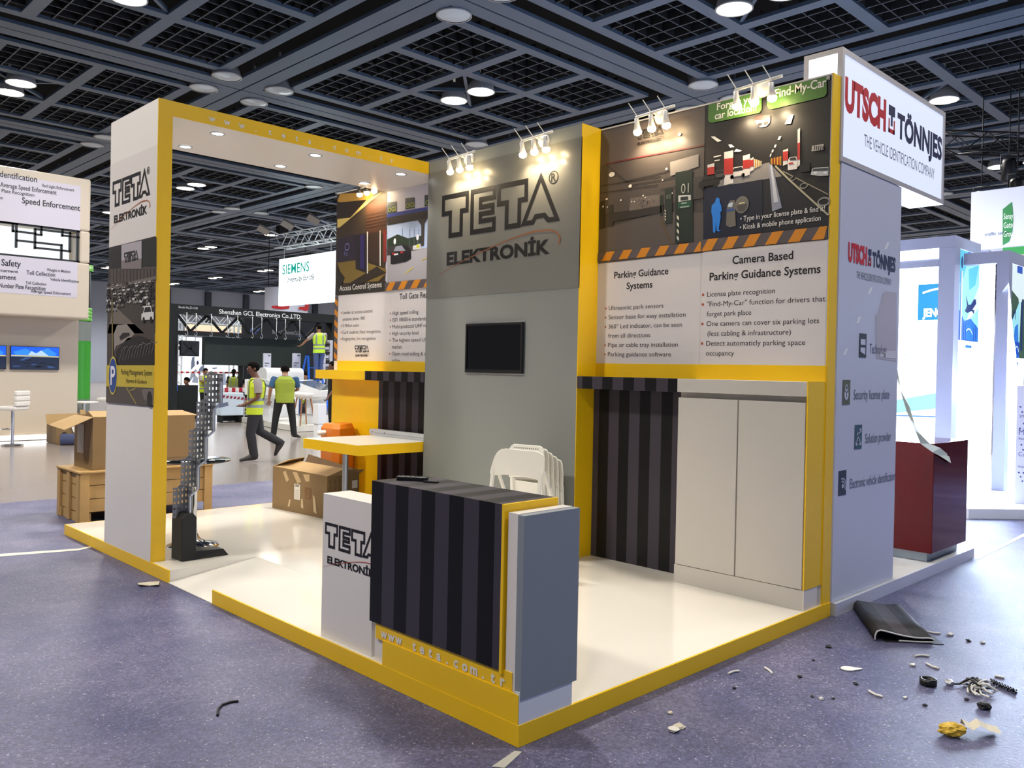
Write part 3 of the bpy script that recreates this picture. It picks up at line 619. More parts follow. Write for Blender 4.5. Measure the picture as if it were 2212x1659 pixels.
# tower
tw = thing('logo_tower', 'tall grey tower panel with large black logo and yellow side face', 'tower', (2.7, 2.98, PZ))
TY0, TY1 = 1.991, PY0
mb = MB().box(TX, WX-.018, TY0+.006, TY1, PZ, H_, GREYM); part('body', mb, tw)
mb = MB().box(TX-.003, TX, TY0, TY1, 2.30, H_-.11, GREYV); part('upper_sheet', mb, tw, 'glossy grey vinyl sheet')
part('side_face', MB().box(TX-.003, WX, TY0, TY0+.006, PZ, H_, YEL), tw, 'yellow side face')
ft = FX(TX-.003, TY1, 0); mb = MB(); logo(mb, ft, TY1-3.748, 2.85, 1.535, BLK, INK('#8a5638'), 2, w=.029)
part('logo', mb, tw, 'black outlined logo lettering')
mn = thing('wall_monitor', 'black flat monitor set into the grey logo tower', 'monitor', (TX, 2.97, 1.6))
mb = MB(); a0, a1, z0, z1 = 2.608, 3.345, 1.592, 2.038
mb.box(TX-.028, TX-.002, a0, a0+.018, z0+.03, z1-.02, BLACKP).box(TX-.028, TX-.002, a1-.018, a1, z0+.03, z1-.02, BLACKP).box(TX-.028, TX-.002, a0, a1, z1-.02, z1, BLACKP).box(TX-.028, TX-.002, a0, a1, z0, z0+.03, BLACKP)
part('bezel', mb, mn); part('screen', MB().box(TX-.02, TX-.002, a0+.018, a1-.018, z0+.03, z1-.02, M('monitor_screen', '#050507', .06, 0, 0)), mn)
part('surround', MB().box(TX-.0018, TX, a0-.015, a1+.015, z0-.015, z1+.015, ALU), mn, 'thin metal rim')
# counters and cabinet
STR = lambda org: None
def strp(name, org_y, axis=1): return stripes(name, '#232126', '#454045', .207, 1, 0, .42)
def striped(name, oy, ph): return stripes(name, '#0d0c10', '#3f3a44', .207, 1, oy-ph, .42)
cR = thing('striped_counter', 'dark striped counter between the grey tower and the white cabinet', 'counter', (2.73, 1.5, PZ))
sR = striped('stripe_laminate_counter', 1.5, 1.826)
part('counter_top', MB().box(2.608, WX, 1.02, 1.988, 1.484, 1.583, sR), cR, bevel=.002)
part('front_panel', MB().box(WX-.024, WX-.001, 1.022, 1.988, PZ, 1.484, sR), cR)
cb = thing('white_cabinet', 'tall white two door cabinet at the right end of the stand', 'cabinet', (2.73, .5, PZ))
CABM = M('cabinet_white', '#cbc6be', .4, 0, .02, 3)
mb = MB().box(2.628, WX-.002, .022, 1.019, .235, 1.43, CABM); part('carcass', mb, cb)
part('top_rail', MB().box(2.608, WX-.002, .022, 1.019, 1.487, 1.583, CABM), cb, bevel=.002)
part('grip_recess', MB().box(2.66, WX-.002, .022, 1.019, 1.43, 1.487, CABM), cb)
part('plinth', MB().box(2.614, WX-.002, .022, 1.017, PZ, .232, CABM), cb)
for y0, y1 in ((.030, .513), (.523, 1.006)): part('door', MB().box(2.608, 2.627, y0, y1, .237, 1.447, CABM), cb, bevel=.002)
part('side_panel', MB().box(2.606, WX, .013, .022, .235, 1.585, YEL), cb, 'yellow end panel')
part('kick_end', MB().box(2.614, 2.80, .016, .022, PZ, .233, WHT), cb, 'white kick end')
cL = thing('half_yellow_counter', 'yellow and striped counter at the left end of the back wall', 'counter', (2.73, 4.95, PZ))
sL = striped('stripe_laminate_left', 4.95, 4.846)
part('counter_top', MB().box(2.608, WX-.004, 4.968, YL, 1.484, 1.583, YEL), cL, 'yellow half of the top')
part('counter_top', MB().box(2.608, WX-.004, PY0+.001, 4.967, 1.484, 1.583, sL), cL, 'striped half of the top')
part('front_panel', MB().box(WX-.02, WX-.001, 5.02, YL, PZ, 1.484, YEL), cL, 'yellow lower panel')
part('front_panel', MB().box(WX-.02, WX-.001, PY0+.001, 5.02, PZ, 1.484, sL), cL, 'striped lower panel')
# table beside the tower
tb = thing('meeting_table', 'yellow edged white table top on one steel leg beside the grey tower', 'table', (2.2, 4.45, PZ))
TBY0, TBY1, TBX0 = 3.972, 4.925, 1.862
part('table_top', MB().box(TBX0+.01, WX-.02, TBY0+.01, TBY1, .835, .902, M('table_white', '#efece4', .3, 0, .02)), tb)
part('edge', MB().box(TBX0, TBX0+.01, TBY0, TBY1, .805, .900, YEL).box(TBX0+.01, WX-.02, TBY0, TBY0+.01, .805, .900, YEL).box(TBX0+.01, WX-.02, TBY1, TBY1+.01, .805, .9, YEL), tb, 'yellow edge')
lgs = M('steel_leg', '#a9adb3', .3, .7, .04)
part('leg', MB().lathe([(.028, PZ+.004), (.028, .835)], (1.985, 4.36, 0), lgs, 18).lathe([(.001, PZ+.006), (.045, PZ+.005), (.045, PZ)], (1.985, 4.36, 0), lgs, 18), tb)
# reception desk
dk = thing('reception_desk', 'reception desk with dark striped front at the near corner of the platform', 'desk', (.3, .6, PZ))
sD = striped('stripe_laminate_desk', .6, .174)
DY0, DY1, DZ = .124, 1.105, 1.032
part('front_panel', MB().box(.0, .02, DY0+.004, DY1, .304, DZ, sD), dk, 'dark striped front')
part('desk_top', MB().box(.0205, .345, DY0+.0045, DY1, DZ-.03, DZ, sD), dk, 'dark striped top')
part('side_board', MB().box(-.001, .345, DY0-.012, DY0+.004, .29, DZ+.001, YEL), dk, 'yellow end board')
part('body', MB().box(.022, .33, DY0+.006, DY1-.02, PZ+.002, DZ-.03, WHT), dk)
fd = FX(.008, 1.06, 0); mb = MB().box(.008, .03, .055, 1.06, .222, .31, YEL)
for i, ch in enumerate('www teta.com.tr'): mb.text(fd, ch, .075+.0625*i, .238, .047, INK('#ebe5dc'), 2, 'c', bold=.035)
part('address_strip', mb, dk, 'yellow strip with pale web address')
part('base', MB().box(.002, .03, .008, .99, PZ, .228, YEL), dk, 'yellow base board')
part('base_end', MB().box(.005, .345, .004, .03, PZ, .24, M('base_end_white', '#dfe3ea', .35, 0, .02)), dk, 'white base end')
part('spacer_board', MB().box(.012, .362, .04, .10, .215, 1.0, WHT), dk, 'white spacer board')
part('end_panel', MB().box(.010, .372, .0, .04, .205, .997, M('desk_end_grey', '#899098', .5, 0, .03)), dk, 'grey end panel', bevel=.0015)
# logo plinth
pl = thing('logo_plinth', 'low white plinth with black logo beside the reception desk', 'plinth', (.12, 1.34, PZ))
part('body', MB().box(.03, .21, 1.125, 1.615, PZ, .904, WHT), pl, bevel=.002)
fl = FX(.03, 1.615, 0); mb = MB(); logo(mb, fl, .025, .602, .52, BLK, INK('#c0573c'), 1, w=.032); part('logo', mb, pl, 'black logo lettering')
# remote control and cap on the desk
def rounded(mb, fr, x0, x1, y0, y1, r, k0, k1, mat):
    pts = []
    for cx, cy, a in ((x1-r, y1-r, 0), (x0+r, y1-r, 90), (x0+r, y0+r, 180), (x1-r, y0+r, 270)):
        pts += [(cx+r*math.cos(math.radians(a+q)), cy+r*math.sin(math.radians(a+q))) for q in (0, 30, 60, 90)]
    return mb.prism(pts, fr, k0, k1, mat)
rm = thing('remote_control', 'black remote control lying on the striped desk top', 'remote control', (.15, 1.0, DZ))
fr = Fr((.17, .985, DZ+.001), (.55, -.83, 0), (.83, .55, 0))
part('body', rounded(MB(), fr, -.085, .085, -.024, .024, .015, 0, .02, BLACKP), rm, bevel=.004)
for i in range(5):
    for j in range(3): part('button', MB().lathe([(.0045, 0), (.0045, .003), (.001, .004)], fr.P(-.06+.026*i, -.013+.013*j, .0195), INK('#3a3a3e'), 8), rm)
mb = rounded(MB(), Fr((.2, .868, DZ+.001), (.5, -.86, 0), (.86, .5, 0)), -.04, .04, -.016, .016, .01, 0, .006, BLACKP)
tag(mb.build('battery_cover'), 'small black battery cover on the striped desk beside the remote control', 'cover')
# spotlight bars
SPW = M('spot_white', '#ece9e2', .4, 0, .02); bulb = GLOW('spot_bulb', '#ffe2ae', 40)
def spot_bar(x, y, z, label, dark=False):
    t = thing('spotlight_bar', label, 'spotlight', (x, y, z), 'three lamp spotlight bars along the top of the stand walls')
    m = M('spot_dark', '#2a2a2c', .4, 0, .03) if dark else SPW
    part('mount', MB().lathe([(.001, .035), (.05, .03), (.062, .0), (.001, 0)], (x, y, z+.01), m, 22, axis=(-1, 0, .25)), t)
    bx = x-.12
    part('arm', MB().tube([(x-.01, y, z+.01), (bx, y, z+.02)], .01, m), t)
    part('bar', MB().tube([(bx, y+.16, z+.012), (bx, y, z+.02), (bx, y-.2, z+.03)], .011, m), t)
    for k in (-1, 0, 1):
        yy = y-k*.135+.01; top = Vector((bx-.01, yy, z+.0)); d = Vector((.16, 0, -1)).normalized(); tip = top+d*.095
        h = part('lamp_head', MB().lathe([(.001, -.005), (.018, 0), (.02, .05), (.03, .09), (.026, .09)], top, m, 16, axis=d), t)
        part('bulb', MB().lathe([(.027, .086), (.034, .102), (.028, .122), (.001, .134)], top, bulb, 14, axis=d), h)
        part('rod', MB().tube([top+Vector((0, 0, .02)), top+Vector((-.06, .035, .11))], .0035, m, 6), t)
        light('spot_beam', 'SPOT', tip+d*.06, SPOT_W, (1, .80, .52), t, tip+Vector((.42, -.03*k, -1)), .012, math.radians(135), 1.0)
spot_bar(TX-.002, 3.36, 3.55, 'white three lamp spotlight bar over the left of the grey tower')
spot_bar(TX-.002, 2.41, 3.55, 'white three lamp spotlight bar over the right of the grey tower')
spot_bar(WX-.002, 1.38, 3.60, 'white three lamp spotlight bar above the pillar car park print')
spot_bar(WX-.002, .51, 3.62, 'white three lamp spotlight bar over the green slogan tags')
spot_bar(WX-.002, 5.17, 3.62, 'dark mounted three lamp spotlight bar at the left end of the back wall', True)
# ---------------------------------------------------------------- right: neighbouring white stand with lightbox
WALLW = M('panel_cool_white', '#cdd0e2', .3, 0, .02, 2); UN = INK('#1c2350'); UR = INK('#c8142a')
def utsch(mb, fr, x, y, W, h, sub, lay=2):
    mb.text(fr, 'UTSCH', x, y, h, UR, lay, width=W*.375, bold=.06)
    gx = x+W*.40; gw = W*.065
    mb.rect(fr, gx, gx+gw, y+h*.62, y+h, UN, lay); mb.rect(fr, gx+gw*.35, gx+gw*.65, y+h*.25, y+h*.62, UN, lay)
    mb.rect(fr, gx, gx+gw*.2, y-h*.02, y+h*.5, UR, lay); mb.rect(fr, gx+gw*.8, gx+gw, y-h*.02, y+h*.5, UR, lay); mb.rect(fr, gx, gx+gw, y-h*.02, y+h*.14, UR, lay)
    mb.text(fr, 'TÖNNJES', x+W*.49, y, h*.84, UN, lay, width=W*.51, bold=.045)
    mb.text(fr, 'THE VEHICLE IDENTIFICATION COMPANY', x+W*.175, y-h*.95, h*.42, INK('#6d7080'), lay, width=W*.74)
t = thing('white_platform', 'low white platform under the neighbouring white wall and red counter', 'platform', (4.4, 1, 0))
part('deck', MB().box(2.99, 5.80, -.02, 3.2, .006, .09, M('platform_grey_white', '#cfd0cf', .3, 0, .04)), t)
part('edge', MB().box(2.985, 5.806, -.032, -.02, .006, .092, WALLW).box(5.80, 5.812, -.02, 3.2, .006, .092, WALLW), t)
t = thing('side_wall_panel', 'tall white wall with small company logo and icon list beside the yellow wall end', 'wall panel', (3.5, 0, .09))
part('board', MB().box(2.985, 4.025, .0, .09, .092, 3.066, WALLW), t)
f = FY(2.985, 0, 0); G = lambda *pts: [f.p(1780+a*.31349, 480+b*.31349) for a, b in pts]
mb = MB(); a0 = f.p(1818, 470); a1 = f.p(1936, 500); utsch(mb, f, .13, 2.42, .82, .115, True)
for (ix, iy), hexc, word in (((.34, 1.83), '#22242c', 'Technology'), ((.09, 1.50), '#5c5f48', 'Security license plate'), ((.30, 1.185), '#3a5a6a', 'Solution provider'), ((.06, .88), '#252d40', 'Electronic vehicle identification')):
    mb.rect(f, ix, ix+.12, iy-.07, iy+.10, INK(hexc), 2)
    if word[0] == 'T': mb.poly(f, [(ix+.02, iy-.03), (ix+.1, iy-.05), (ix+.1, iy+.0), (ix+.02, iy+.0)], WALLW, 3); mb.rect(f, ix+.02, ix+.1, iy+.02, iy+.06, WALLW, 3)
    elif word[0] == 'E':
        for r in (.02, .04, .06):
            ring(mb, f, [(ix+.06+r*math.cos(q*.35-.5), iy-.01+r*math.sin(q*.35-.5)) for q in range(8)]+[(ix+.06+(r-.01)*math.cos(q*.35-.5), iy-.01+(r-.01)*math.sin(q*.35-.5)) for q in range(7, -1, -1)], .004, WALLW, 3, lambda a, b: (a, b))
        mb.disc(f, (ix+.06, iy-.01), .012, .012, WALLW, 3, 10)
    elif word[1] == 'e': mb.disc(f, (ix+.06, iy), .032, .038, WALLW, 3, 16); ring(mb, f, [(ix+.06+.024*math.cos(q*.4), iy+.04+.03*math.sin(q*.4)) for q in range(16)], .007, WALLW, 3, lambda a, b: (a, b)); mb.rect(f, ix+.055, ix+.065, iy-.02, iy+.01, INK(hexc), 4)
    else:
        for q in ((.03, -.03), (.09, -.03), (.05, .03), (.09, .06)): mb.disc(f, (ix+q[0], iy+q[1]), .016, .016, WALLW, 3, 10)
        mb.line(f, [(ix+.03, iy-.03), (ix+.05, iy+.03), (ix+.09, iy+.06)], .01, WALLW, 3); mb.line(f, [(ix+.09, iy-.03), (ix+.05, iy+.03)], .01, WALLW, 3)
    mb.text(f, word, ix+.18, iy-.035, .068, INK('#62647c'), 2, width={'T': .30, 'S': .46 if word[1] == 'o' else .62, 'E': .80}[word[0]])
seat = INK('#b9b2bd')
mb.poly(f, G((405, 490), (425, 475), (500, 485), (497, 960), (360, 940), (355, 640), (375, 630)), seat, 1)
mb.poly(f, G((388, 890), (496, 885), (495, 940), (385, 930)), INK('#d4d0d8'), 2)
for a, b in ((415, 140), (360, 280), (300, 450), (220, 650), (130, 870)): mb.poly(f, G((a, b+45), (a+18, b), (a+35, b), (a+17, b+45)), INK('#efeff5'), 1)
part('graphics', mb, t, 'printed logo, icons and pale car seat shape')
t = thing('lightbox_sign', 'large glowing box sign with red and blue company name on top of the white wall', 'sign', (3.9, .13, 3.07))
LX0, LX1, LZ0, LZ1 = 2.955, 4.902, 3.07, 3.832; fr_ = M('lightbox_frame', '#c3bfc0', .4, .2, .02)
mb = MB(); e = .035
for y0, y1 in ((-.005, .03), (.235, .27)):
    mb.box(LX0, LX1, y0, y1, LZ0, LZ0+e, fr_).box(LX0, LX1, y0, y1, LZ1-e, LZ1, fr_).box(LX0, LX0+e, y0, y1, LZ0+e, LZ1-e, fr_).box(LX1-e, LX1, y0, y1, LZ0+e, LZ1-e, fr_)
for x0 in (LX0, LX1-e): mb.box(x0, x0+e, .03, .235, LZ0, LZ0+e, fr_).box(x0, x0+e, .03, .235, LZ1-e, LZ1, fr_)
mb.box(LX0+e, LX1-e, .031, .234, LZ1-.012, LZ1-.001, fr_)
part('frame', mb, t); LB = GLOW('lightbox_face', '#dde6ff', .70); LBs = GLOW('lightbox_side', '#f1f6ff', 1.6)
part('front_face', MB().box(LX0+e, LX1-e, .004, .02, LZ0+e, LZ1-e, LB), t); part('back_face', MB().box(LX0+e, LX1-e, .245, .262, LZ0+e, LZ1-e, LB), t)
part('side_face', MB().box(LX0+.006, LX0+.02, .03, .235, LZ0+e, LZ1-e, LBs), t); part('side_face', MB().box(LX1-.02, LX1-.006, .03, .235, LZ0+e, LZ1-e, LBs), t)
part('underside', MB().box(4.03, LX1-e, .03, .235, LZ0+.004, LZ0+.016, LBs), t)
f = FY(LX0, .004, 0); mb = MB(); p0 = f.p(1824, 252); p1 = f.p(2036, 348)
utsch(mb, f, .06, 3.435, 1.84, .20, True); part('lettering', mb, t, 'red and navy company lettering')
t = thing('red_counter', 'glossy dark red counter standing on the low white platform', 'counter', (5.2, .4, .092)); RED = M('gloss_red_laminate', '#560a0f', .05, 0, .03, 2, spec=.18, coat=.0)
part('body', MB().box(4.82, 5.66, -.05+.045, .86, .17, 1.082, RED), t, bevel=.003); part('kick', MB().box(4.87, 5.60, .05, .8, .092, .17, M('kick_grey', '#8f979c', .4, 0, .02)), t)
t = None
mb = MB(); pts = [at(1935, 800, 1, .05), at(1945, 840, 1, .02), at(1962, 885, 1, -.0), at(1977, 925, 1, -.03), at(1990, 950, 1, -.05), at(2012, 968, 1, -.04), at(2030, 976, 1, -.02), at(2052, 992, 1, -.012)]
v = []; 
for i, q in enumerate(pts):
    d = (pts[min(i+1, len(pts)-1)]-pts[max(i-1, 0)]).normalized(); nn = d.cross(Vector((0, 1, 0))).normalized()*.033+Vector((0, .012*(i % 2), 0)); v += [q-nn, q+nn]
mb.add(v, [(2*i, 2*i+2, 2*i+3, 2*i+1) for i in range(len(pts)-1)], M('cream_tape', '#cfd6c4', .6, 0, .03))
tag(mb.build('paper_strip', solid=.002), 'cream paper strip hanging from the white wall edge onto the red counter', 'strip')
# glowing white stand behind
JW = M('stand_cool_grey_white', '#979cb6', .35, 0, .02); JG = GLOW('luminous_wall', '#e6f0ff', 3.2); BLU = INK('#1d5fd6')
t = thing('white_stand_floor', 'raised white floor of the glowing stand behind the red counter', 'platform', (12, 4, 0))
jd = M('gloss_white_deck', '#eef2f6', .12, 0, .02)
mb = MB().add([(8.1, .72, .006), (8.9, .0, .006), (15.5, -1.5, .006), (17, 7, .006), (9.2, 7, .006), (8.1, .72, .12), (8.9, .0, .12), (15.5, -1.5, .12), (17, 7, .12), (9.2, 7, .12)], [(4, 3, 2, 1, 0), (5, 6, 7, 8, 9), (0, 1, 6, 5), (1, 2, 7, 6), (2, 3, 8, 7), (3, 4, 9, 8), (4, 0, 5, 9)], jd); part('deck', mb, t)
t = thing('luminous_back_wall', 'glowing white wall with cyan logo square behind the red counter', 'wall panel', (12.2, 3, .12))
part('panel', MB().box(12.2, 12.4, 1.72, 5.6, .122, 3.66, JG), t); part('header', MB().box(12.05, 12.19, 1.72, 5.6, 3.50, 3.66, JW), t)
f = FX(12.195, 5.0, 0); mb = MB(); c0, c1 = f.p(1984, 615), f.p(1984, 692); CY = GLOW('logo_cyan', '#12a5e6', .55)
s = c0[1]-c1[1]; mb.rect(f, c0[0], c0[0]+s*1.25, c1[1], c0[1], CY, 2)
for i in range(10):
    x0, x1 = c0[0]+s*(.12+.09*i), c0[0]+s*(.12+.09*(i+1)); g2 = lambda x: c0[1]-s*.25+.12*s*(1-((x-c0[0]-s*.72)/(s*.62))**2)
    mb.line(f, [(x0, g2(x0)), (x1, g2(x1))], .05*s, JG, 3)
mb.text(f, 'JENOPTIK', c0[0]+.13*s, c1[1]+.1*s, .21*s, JG, 3, bold=.04, width=1.0*s*1.05)
q = f.p(1946, 776); mb.text(f, 'We care for green safety', q[0], q[1], .09, INK('#a9bdb0'), 2, width=1.5)
q0, q1 = f.p(1925, 868), f.p(2045, 845); mb.poly(f, [(q0[0], q0[1]-.2), f.p(2045, 880), q1, (q0[0]+.1, q0[1]+.04)], GLOW('map_blue', '#9fdcf0', .8), 2)
mb.line(f, [f.p(1920, 897), f.p(2045, 901)], .02, BLU, 3); part('logo', mb, t, 'cyan logo and slogan')
def jpost(name, x, y, z1, w, lbw, label, pic, yb):
    t = thing(name, label, 'light tower', (x, y, .12), 'grey white light towers of the glowing stand')
    part('post', MB().box(x, x+w, y, y+w, .122, z1-.161, JW), t)
    part('cap_beam', MB().box(x, x+lbw, y, y+w, z1-.16, z1, JW).box(x, x+w, y+w, yb, z1-.16, z1, JW), t)
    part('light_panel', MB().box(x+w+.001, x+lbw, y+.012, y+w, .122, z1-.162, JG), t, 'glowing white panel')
    f = FY(x+w, y+.012, 0); mb = MB(); pic(mb, f, lbw-w, z1-.165); part('picture', mb, t, 'blue picture panel'); return t
SKY = [GLOW('picture_sky_%d' % i, h, .62) for i, h in enumerate(('#5fd0f2', '#a4ecf6', '#e9fbfd', '#2f7fe0', '#1d4fb8', '#12307a'))]
def pic1(mb, f, w, zt):
    z0 = zt-1.28; mb.rect(f, 0, w, z0, zt, SKY[1], 1)
    mb.poly(f, [(.0, zt), (.5*w, zt), (.2*w, zt-.4), (0, zt-.5)], SKY[0], 2); mb.poly(f, [(.3*w, z0+.2), (w, z0+.85), (w, z0+.5), (.5*w, z0+.3)], SKY[2], 2); mb.poly(f, [(.45*w, zt-.25), (.95*w, zt-.15), (.8*w, zt-.45), (.5*w, zt-.55)], SKY[0], 2)
    mb.poly(f, [(0, z0), (w, z0), (w, z0+.2), (.6*w, z0+.33), (.3*w, z0+.28), (0, z0+.45)], SKY[3], 3)
    for k in range(9): mb.line(f, [(w*(.06+.1*k), z0), (w*(.07+.1*k), z0+.15+.05*(k % 3))], .03, SKY[4], 4)
    mb.rect(f, .10*w, .16*w, z0, zt-.3, SKY[2], 5); mb.rect(f, .07*w, .10*w, z0, zt-.3, SKY[4], 5); mb.disc(f, (.12*w, zt-.18), .05*w, .09, SKY[5], 6, 12)
    mb.poly(f, [(.30*w, z0+.42), (.42*w, z0+.40), (.62*w, z0+.44), (.85*w, z0+.56), (.83*w, z0+.62), (.74*w, z0+.62), (.58*w, z0+.53), (.46*w, z0+.52), (.33*w, z0+.66), (.40*w, z0+.50)], SKY[5], 6); mb.poly(f, [(.6*w, z0+.46), (.74*w, z0+.40), (.76*w, z0+.46)], SKY[5], 6)
    mb.rect(f, .4*w, .72*w, zt-.1, zt-.0, BLU, 7); mb.rect(f, .35*w, .70*w, z0+.02, z0+.24, BLU, 7)
    for i in range(6): mb.line(f, [(w*(.38+.05*i), z0+.14+.012*i*(5-i)/2), (w*(.38+.05*(i+1)), z0+.14+.012*(i+1)*(4-i)/2)], .02, SKY[2], 8)
    mb.rect(f, .35*w, .66*w, z0-.1, z0-.06, BLU, 7)
def pic2(mb, f, w, zt):
    z0 = zt-1.28; GR = INK('#4c6b4a'); mb.rect(f, 0, w, z0, zt, SKY[2], 1)
    mb.poly(f, [(0, zt-.35), (.5*w, zt-.45), (.6*w, zt-.6), (0, zt-.85)], GR, 2); mb.poly(f, [(.68*w, zt-.5), (w, zt-.4), (w, z0), (.62*w, z0)], GR, 2)
    mb.poly(f, [(.55*w, zt-.5), (.62*w, zt-.5), (.62*w, z0), (.0, z0), (.0, zt-.85)], SKY[1], 3); mb.poly(f, [(.3*w, zt-.85), (.5*w, zt-.8), (.6*w, z0), (.1*w, z0)], SKY[3], 4)
    mb.rect(f, .72*w, .8*w, z0+.1, zt-.45, SKY[5], 5); mb.line(f, [(0, zt-.82), (.3*w, zt-.62), (.32*w, zt-.75)], .025, SKY[5], 6)
    mb.rect(f, .35*w, .7*w, zt-.1, zt, BLU, 7); mb.rect(f, .3*w, .6*w, z0+.02, z0+.22, BLU, 7); mb.rect(f, .3*w, .55*w, z0-.1, z0-.06, BLU, 7)
    for i in range(6): mb.line(f, [(w*(.33+.04*i), z0+.12+.012*i*(5-i)/2), (w*(.33+.04*(i+1)), z0+.12+.012*(i+1)*(4-i)/2)], .02, SKY[2], 8)
jpost('light_tower', 10.0, 1.55, 3.62, .21, 1.09, 'light tower with blue aeroplane picture behind the red counter', pic1, 4.6)
jpost('light_tower', 10.2, .93, 3.38, .15, .85, 'light tower with road picture at the right picture edge', pic2, 1.5)
za, zb = at(1990, 578, 0, 10).z, at(1990, 563, 0, 10).z; t = thing('glow_beam', 'grey white crossbar with a glowing strip left of the aeroplane tower', 'beam', (9.7, 3, 3.0))
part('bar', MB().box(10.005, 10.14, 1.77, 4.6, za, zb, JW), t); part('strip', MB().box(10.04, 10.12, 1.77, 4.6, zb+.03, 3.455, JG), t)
light('stand_glow', 'AREA', (10.6, 2.9, 2.6), 520, (.68, .80, 1), None, (6, -2, .3), 2.2)
light('stand_glow', 'AREA', (10.9, .4, 2.2), 420, (.62, .76, 1), None, (6, -3, 0), 1.8)
t = thing('info_column', 'pale blue printed column with dots at the right picture edge', 'display', (9.2, .35, .12))
x0 = at(2170, 1085, 2, .12); part('body', MB().box(9.06, 9.5, -.05, .50, .122, 1.56, M('column_blue_white', '#cdd3f0', .35, 0, .02)), t)
f = FX(9.06, .50, 0); mb = MB(); navy = INK('#3a4a8c')
for r, zz in enumerate((1.30, 1.24, 1.10, 1.04, .84, .78, .50, .45, .40)):
    for k in range(5): mb.disc(f, (.04+.05*k+.02*(r % 3), zz), .011, .011, navy, 2, 8)
for tx_, zz, hh in (('SMART in-vehicle', 1.17, .035), ('Mobile', .96, .07), ('Real-time alerts', .90, .03), ('Connected', .70, .05), ('Mobile ANPR camera', .56, .025)): mb.text(f, tx_, .03, zz, hh, navy, 2, sx=.9)
part('print', mb, t, 'navy dots and words')
# hanging white and green sign box
t = thing('hanging_sign_box', 'hanging white sign box with rounded green logo panel at the right edge', 'sign', (14, 1.4, 3.9))
part('box', MB().box(14, 18, -2, 2.05, 3.95, 5.0, WALLW).box(14.0, 14.5, 2.05, 2.6, 3.95, 5.0, WALLW), t); part('green_band', MB().box(13.98, 18, -2, 2.06, 3.82, 3.95, M('band_green', '#2f8a45', .4, 0, .03)), t)
part('soffit', MB().box(14.05, 18, -2, 2.0, 3.78, 3.82, M('soffit_beige', '#d9c8b0', .5, 0, .02)), t)
f = FX(13.995, 2.6, 0); mb = MB(); GRN = INK('#2f7d46'); a, b = f.p(2166, 455), f.p(2190, 530)
mb.poly(f, [f.p(2166, 452), f.p(2186, 436), f.p(2189, 470), f.p(2187, 500), f.p(2180, 522), f.p(2166, 530)], GRN, 2)
for i, s_ in enumerate(('Sensys', 'Gatso', 'Group')): q = f.p(2168, 474+i*19); mb.text(f, s_, q[0], q[1], .10, INK('#e8f0ea'), 3, width=.17)
q = f.p(2127, 510); mb.text(f, 'traffic safety', q[0], q[1], .06, INK('#6a7488'), 2, width=.4); f2 = FY(14, -2, 0)
part('logo', mb, t, 'green logo panel with white words')
# black truss with lamps hanging right
DKT = M('truss_black', '#16171b', .45, .4, .04)
def truss(name, a, b, w, mat, label, n=12):
    t = thing(name, label, 'truss', a); a, b = Vector(a), Vector(b); d = (b-a).normalized(); s = d.cross(Vector((0, 0, 1))).normalized()*w/2; u = Vector((0, 0, w/2)); mb = MB()
    cs = [s+u, -s+u, -s-u, s-u]
    for c in cs: mb.tube([a+c, b+c], w*.055, mat, 6)
    part('chords', mb, t); mb = MB(); st = (b-a)/n
    for i in range(n):
        for k in range(4):
            p, q = cs[k], cs[(k+1) % 4]
            mb.tube([a+st*i+p, a+st*(i+1)+q] if i % 2 else [a+st*i+q, a+st*(i+1)+p], w*.035, mat, 5, False)
    part('lacing', mb, t); return t
truss('lighting_truss', at(2060, 260, 1, 6) if False else (15.2, 6.2, 6.9), (19.5, 1.5, 6.7), .4, DKT, 'black lighting truss hanging under the ceiling at the right', 14)
def canlamp(p, label, L=.5):
    t = thing('truss_spotlight', label, 'spotlight', p, 'black spotlights hanging from the right truss'); p = Vector(p)
    part('can', MB().lathe([(.001, 0), (.12, .01), (.14, -.06), (.15, -L), (.11, -L-.03), (.001, -L-.03)], p, DKT, 16), t); part('drop_rod', MB().tube([p+Vector((0, 0, .12)), (p.x, p.y, 7.98)], .012, DKT, 6), t); part('yoke', MB().tube([p+Vector((0, .16, -.2)), p+Vector((0, .16, .12)), p+Vector((0, -.16, .12)), p+Vector((0, -.16, -.2))], .015, DKT, 6), t)
canlamp(at(2198, 388, 1, 2.4), 'black spotlight can above the green logo box', .62); canlamp(at(2120, 415, 1, 3.6), 'black spotlight can left of the green logo box', .6); canlamp(at(2180, 345, 1, 3.0), 'black spotlight can highest under the right truss', .45)
# ---------------------------------------------------------------- debris on the carpet
def scrap_tube(pxs, r, mat, name, label, cat, group=None, z=.012):
    tag(MB().tube([at(u, v, 2, z) for u, v in pxs], r, mat, 7).build(name), label, cat, group)
WC = M('white_cable', '#dcd9d2', .5, 0, .03); DKC = M('black_cable', '#15151a', .5, 0, .03); CRM = M('torn_paper_cream', '#d8cfb8', .7, 0, .06)
gp = 'offcuts of white cable on the carpet'
for i, (pxs, lb) in enumerate(((((1573, 1455), (1585, 1450), (1597, 1449)), 'white cable offcut nearest the platform edge'), (((1652, 1442), (1661, 1447), (1669, 1455)), 'white cable offcut beside the egg-shaped paper scrap'), (((1877, 1492), (1890, 1500), (1907, 1505)), 'white cable offcut left of the black tape ring'), (((1976, 1417), (1990, 1415), (2007, 1417)), 'white cable offcut nearest the folded striped sheet'), (((2002, 1433), (2015, 1440), (2029, 1444)), 'white cable offcut between folded sheet and tape ring'), (((2003, 1364), (2018, 1367), (2031, 1368)), 'white cable offcut touching the folded striped sheet'), (((2149, 1460), (2160, 1462), (2170, 1464)), 'white cable offcut beside the twisted black cable'))):
    scrap_tube(pxs, .006, WC, 'cable_offcut', lb, 'cable offcut', gp)
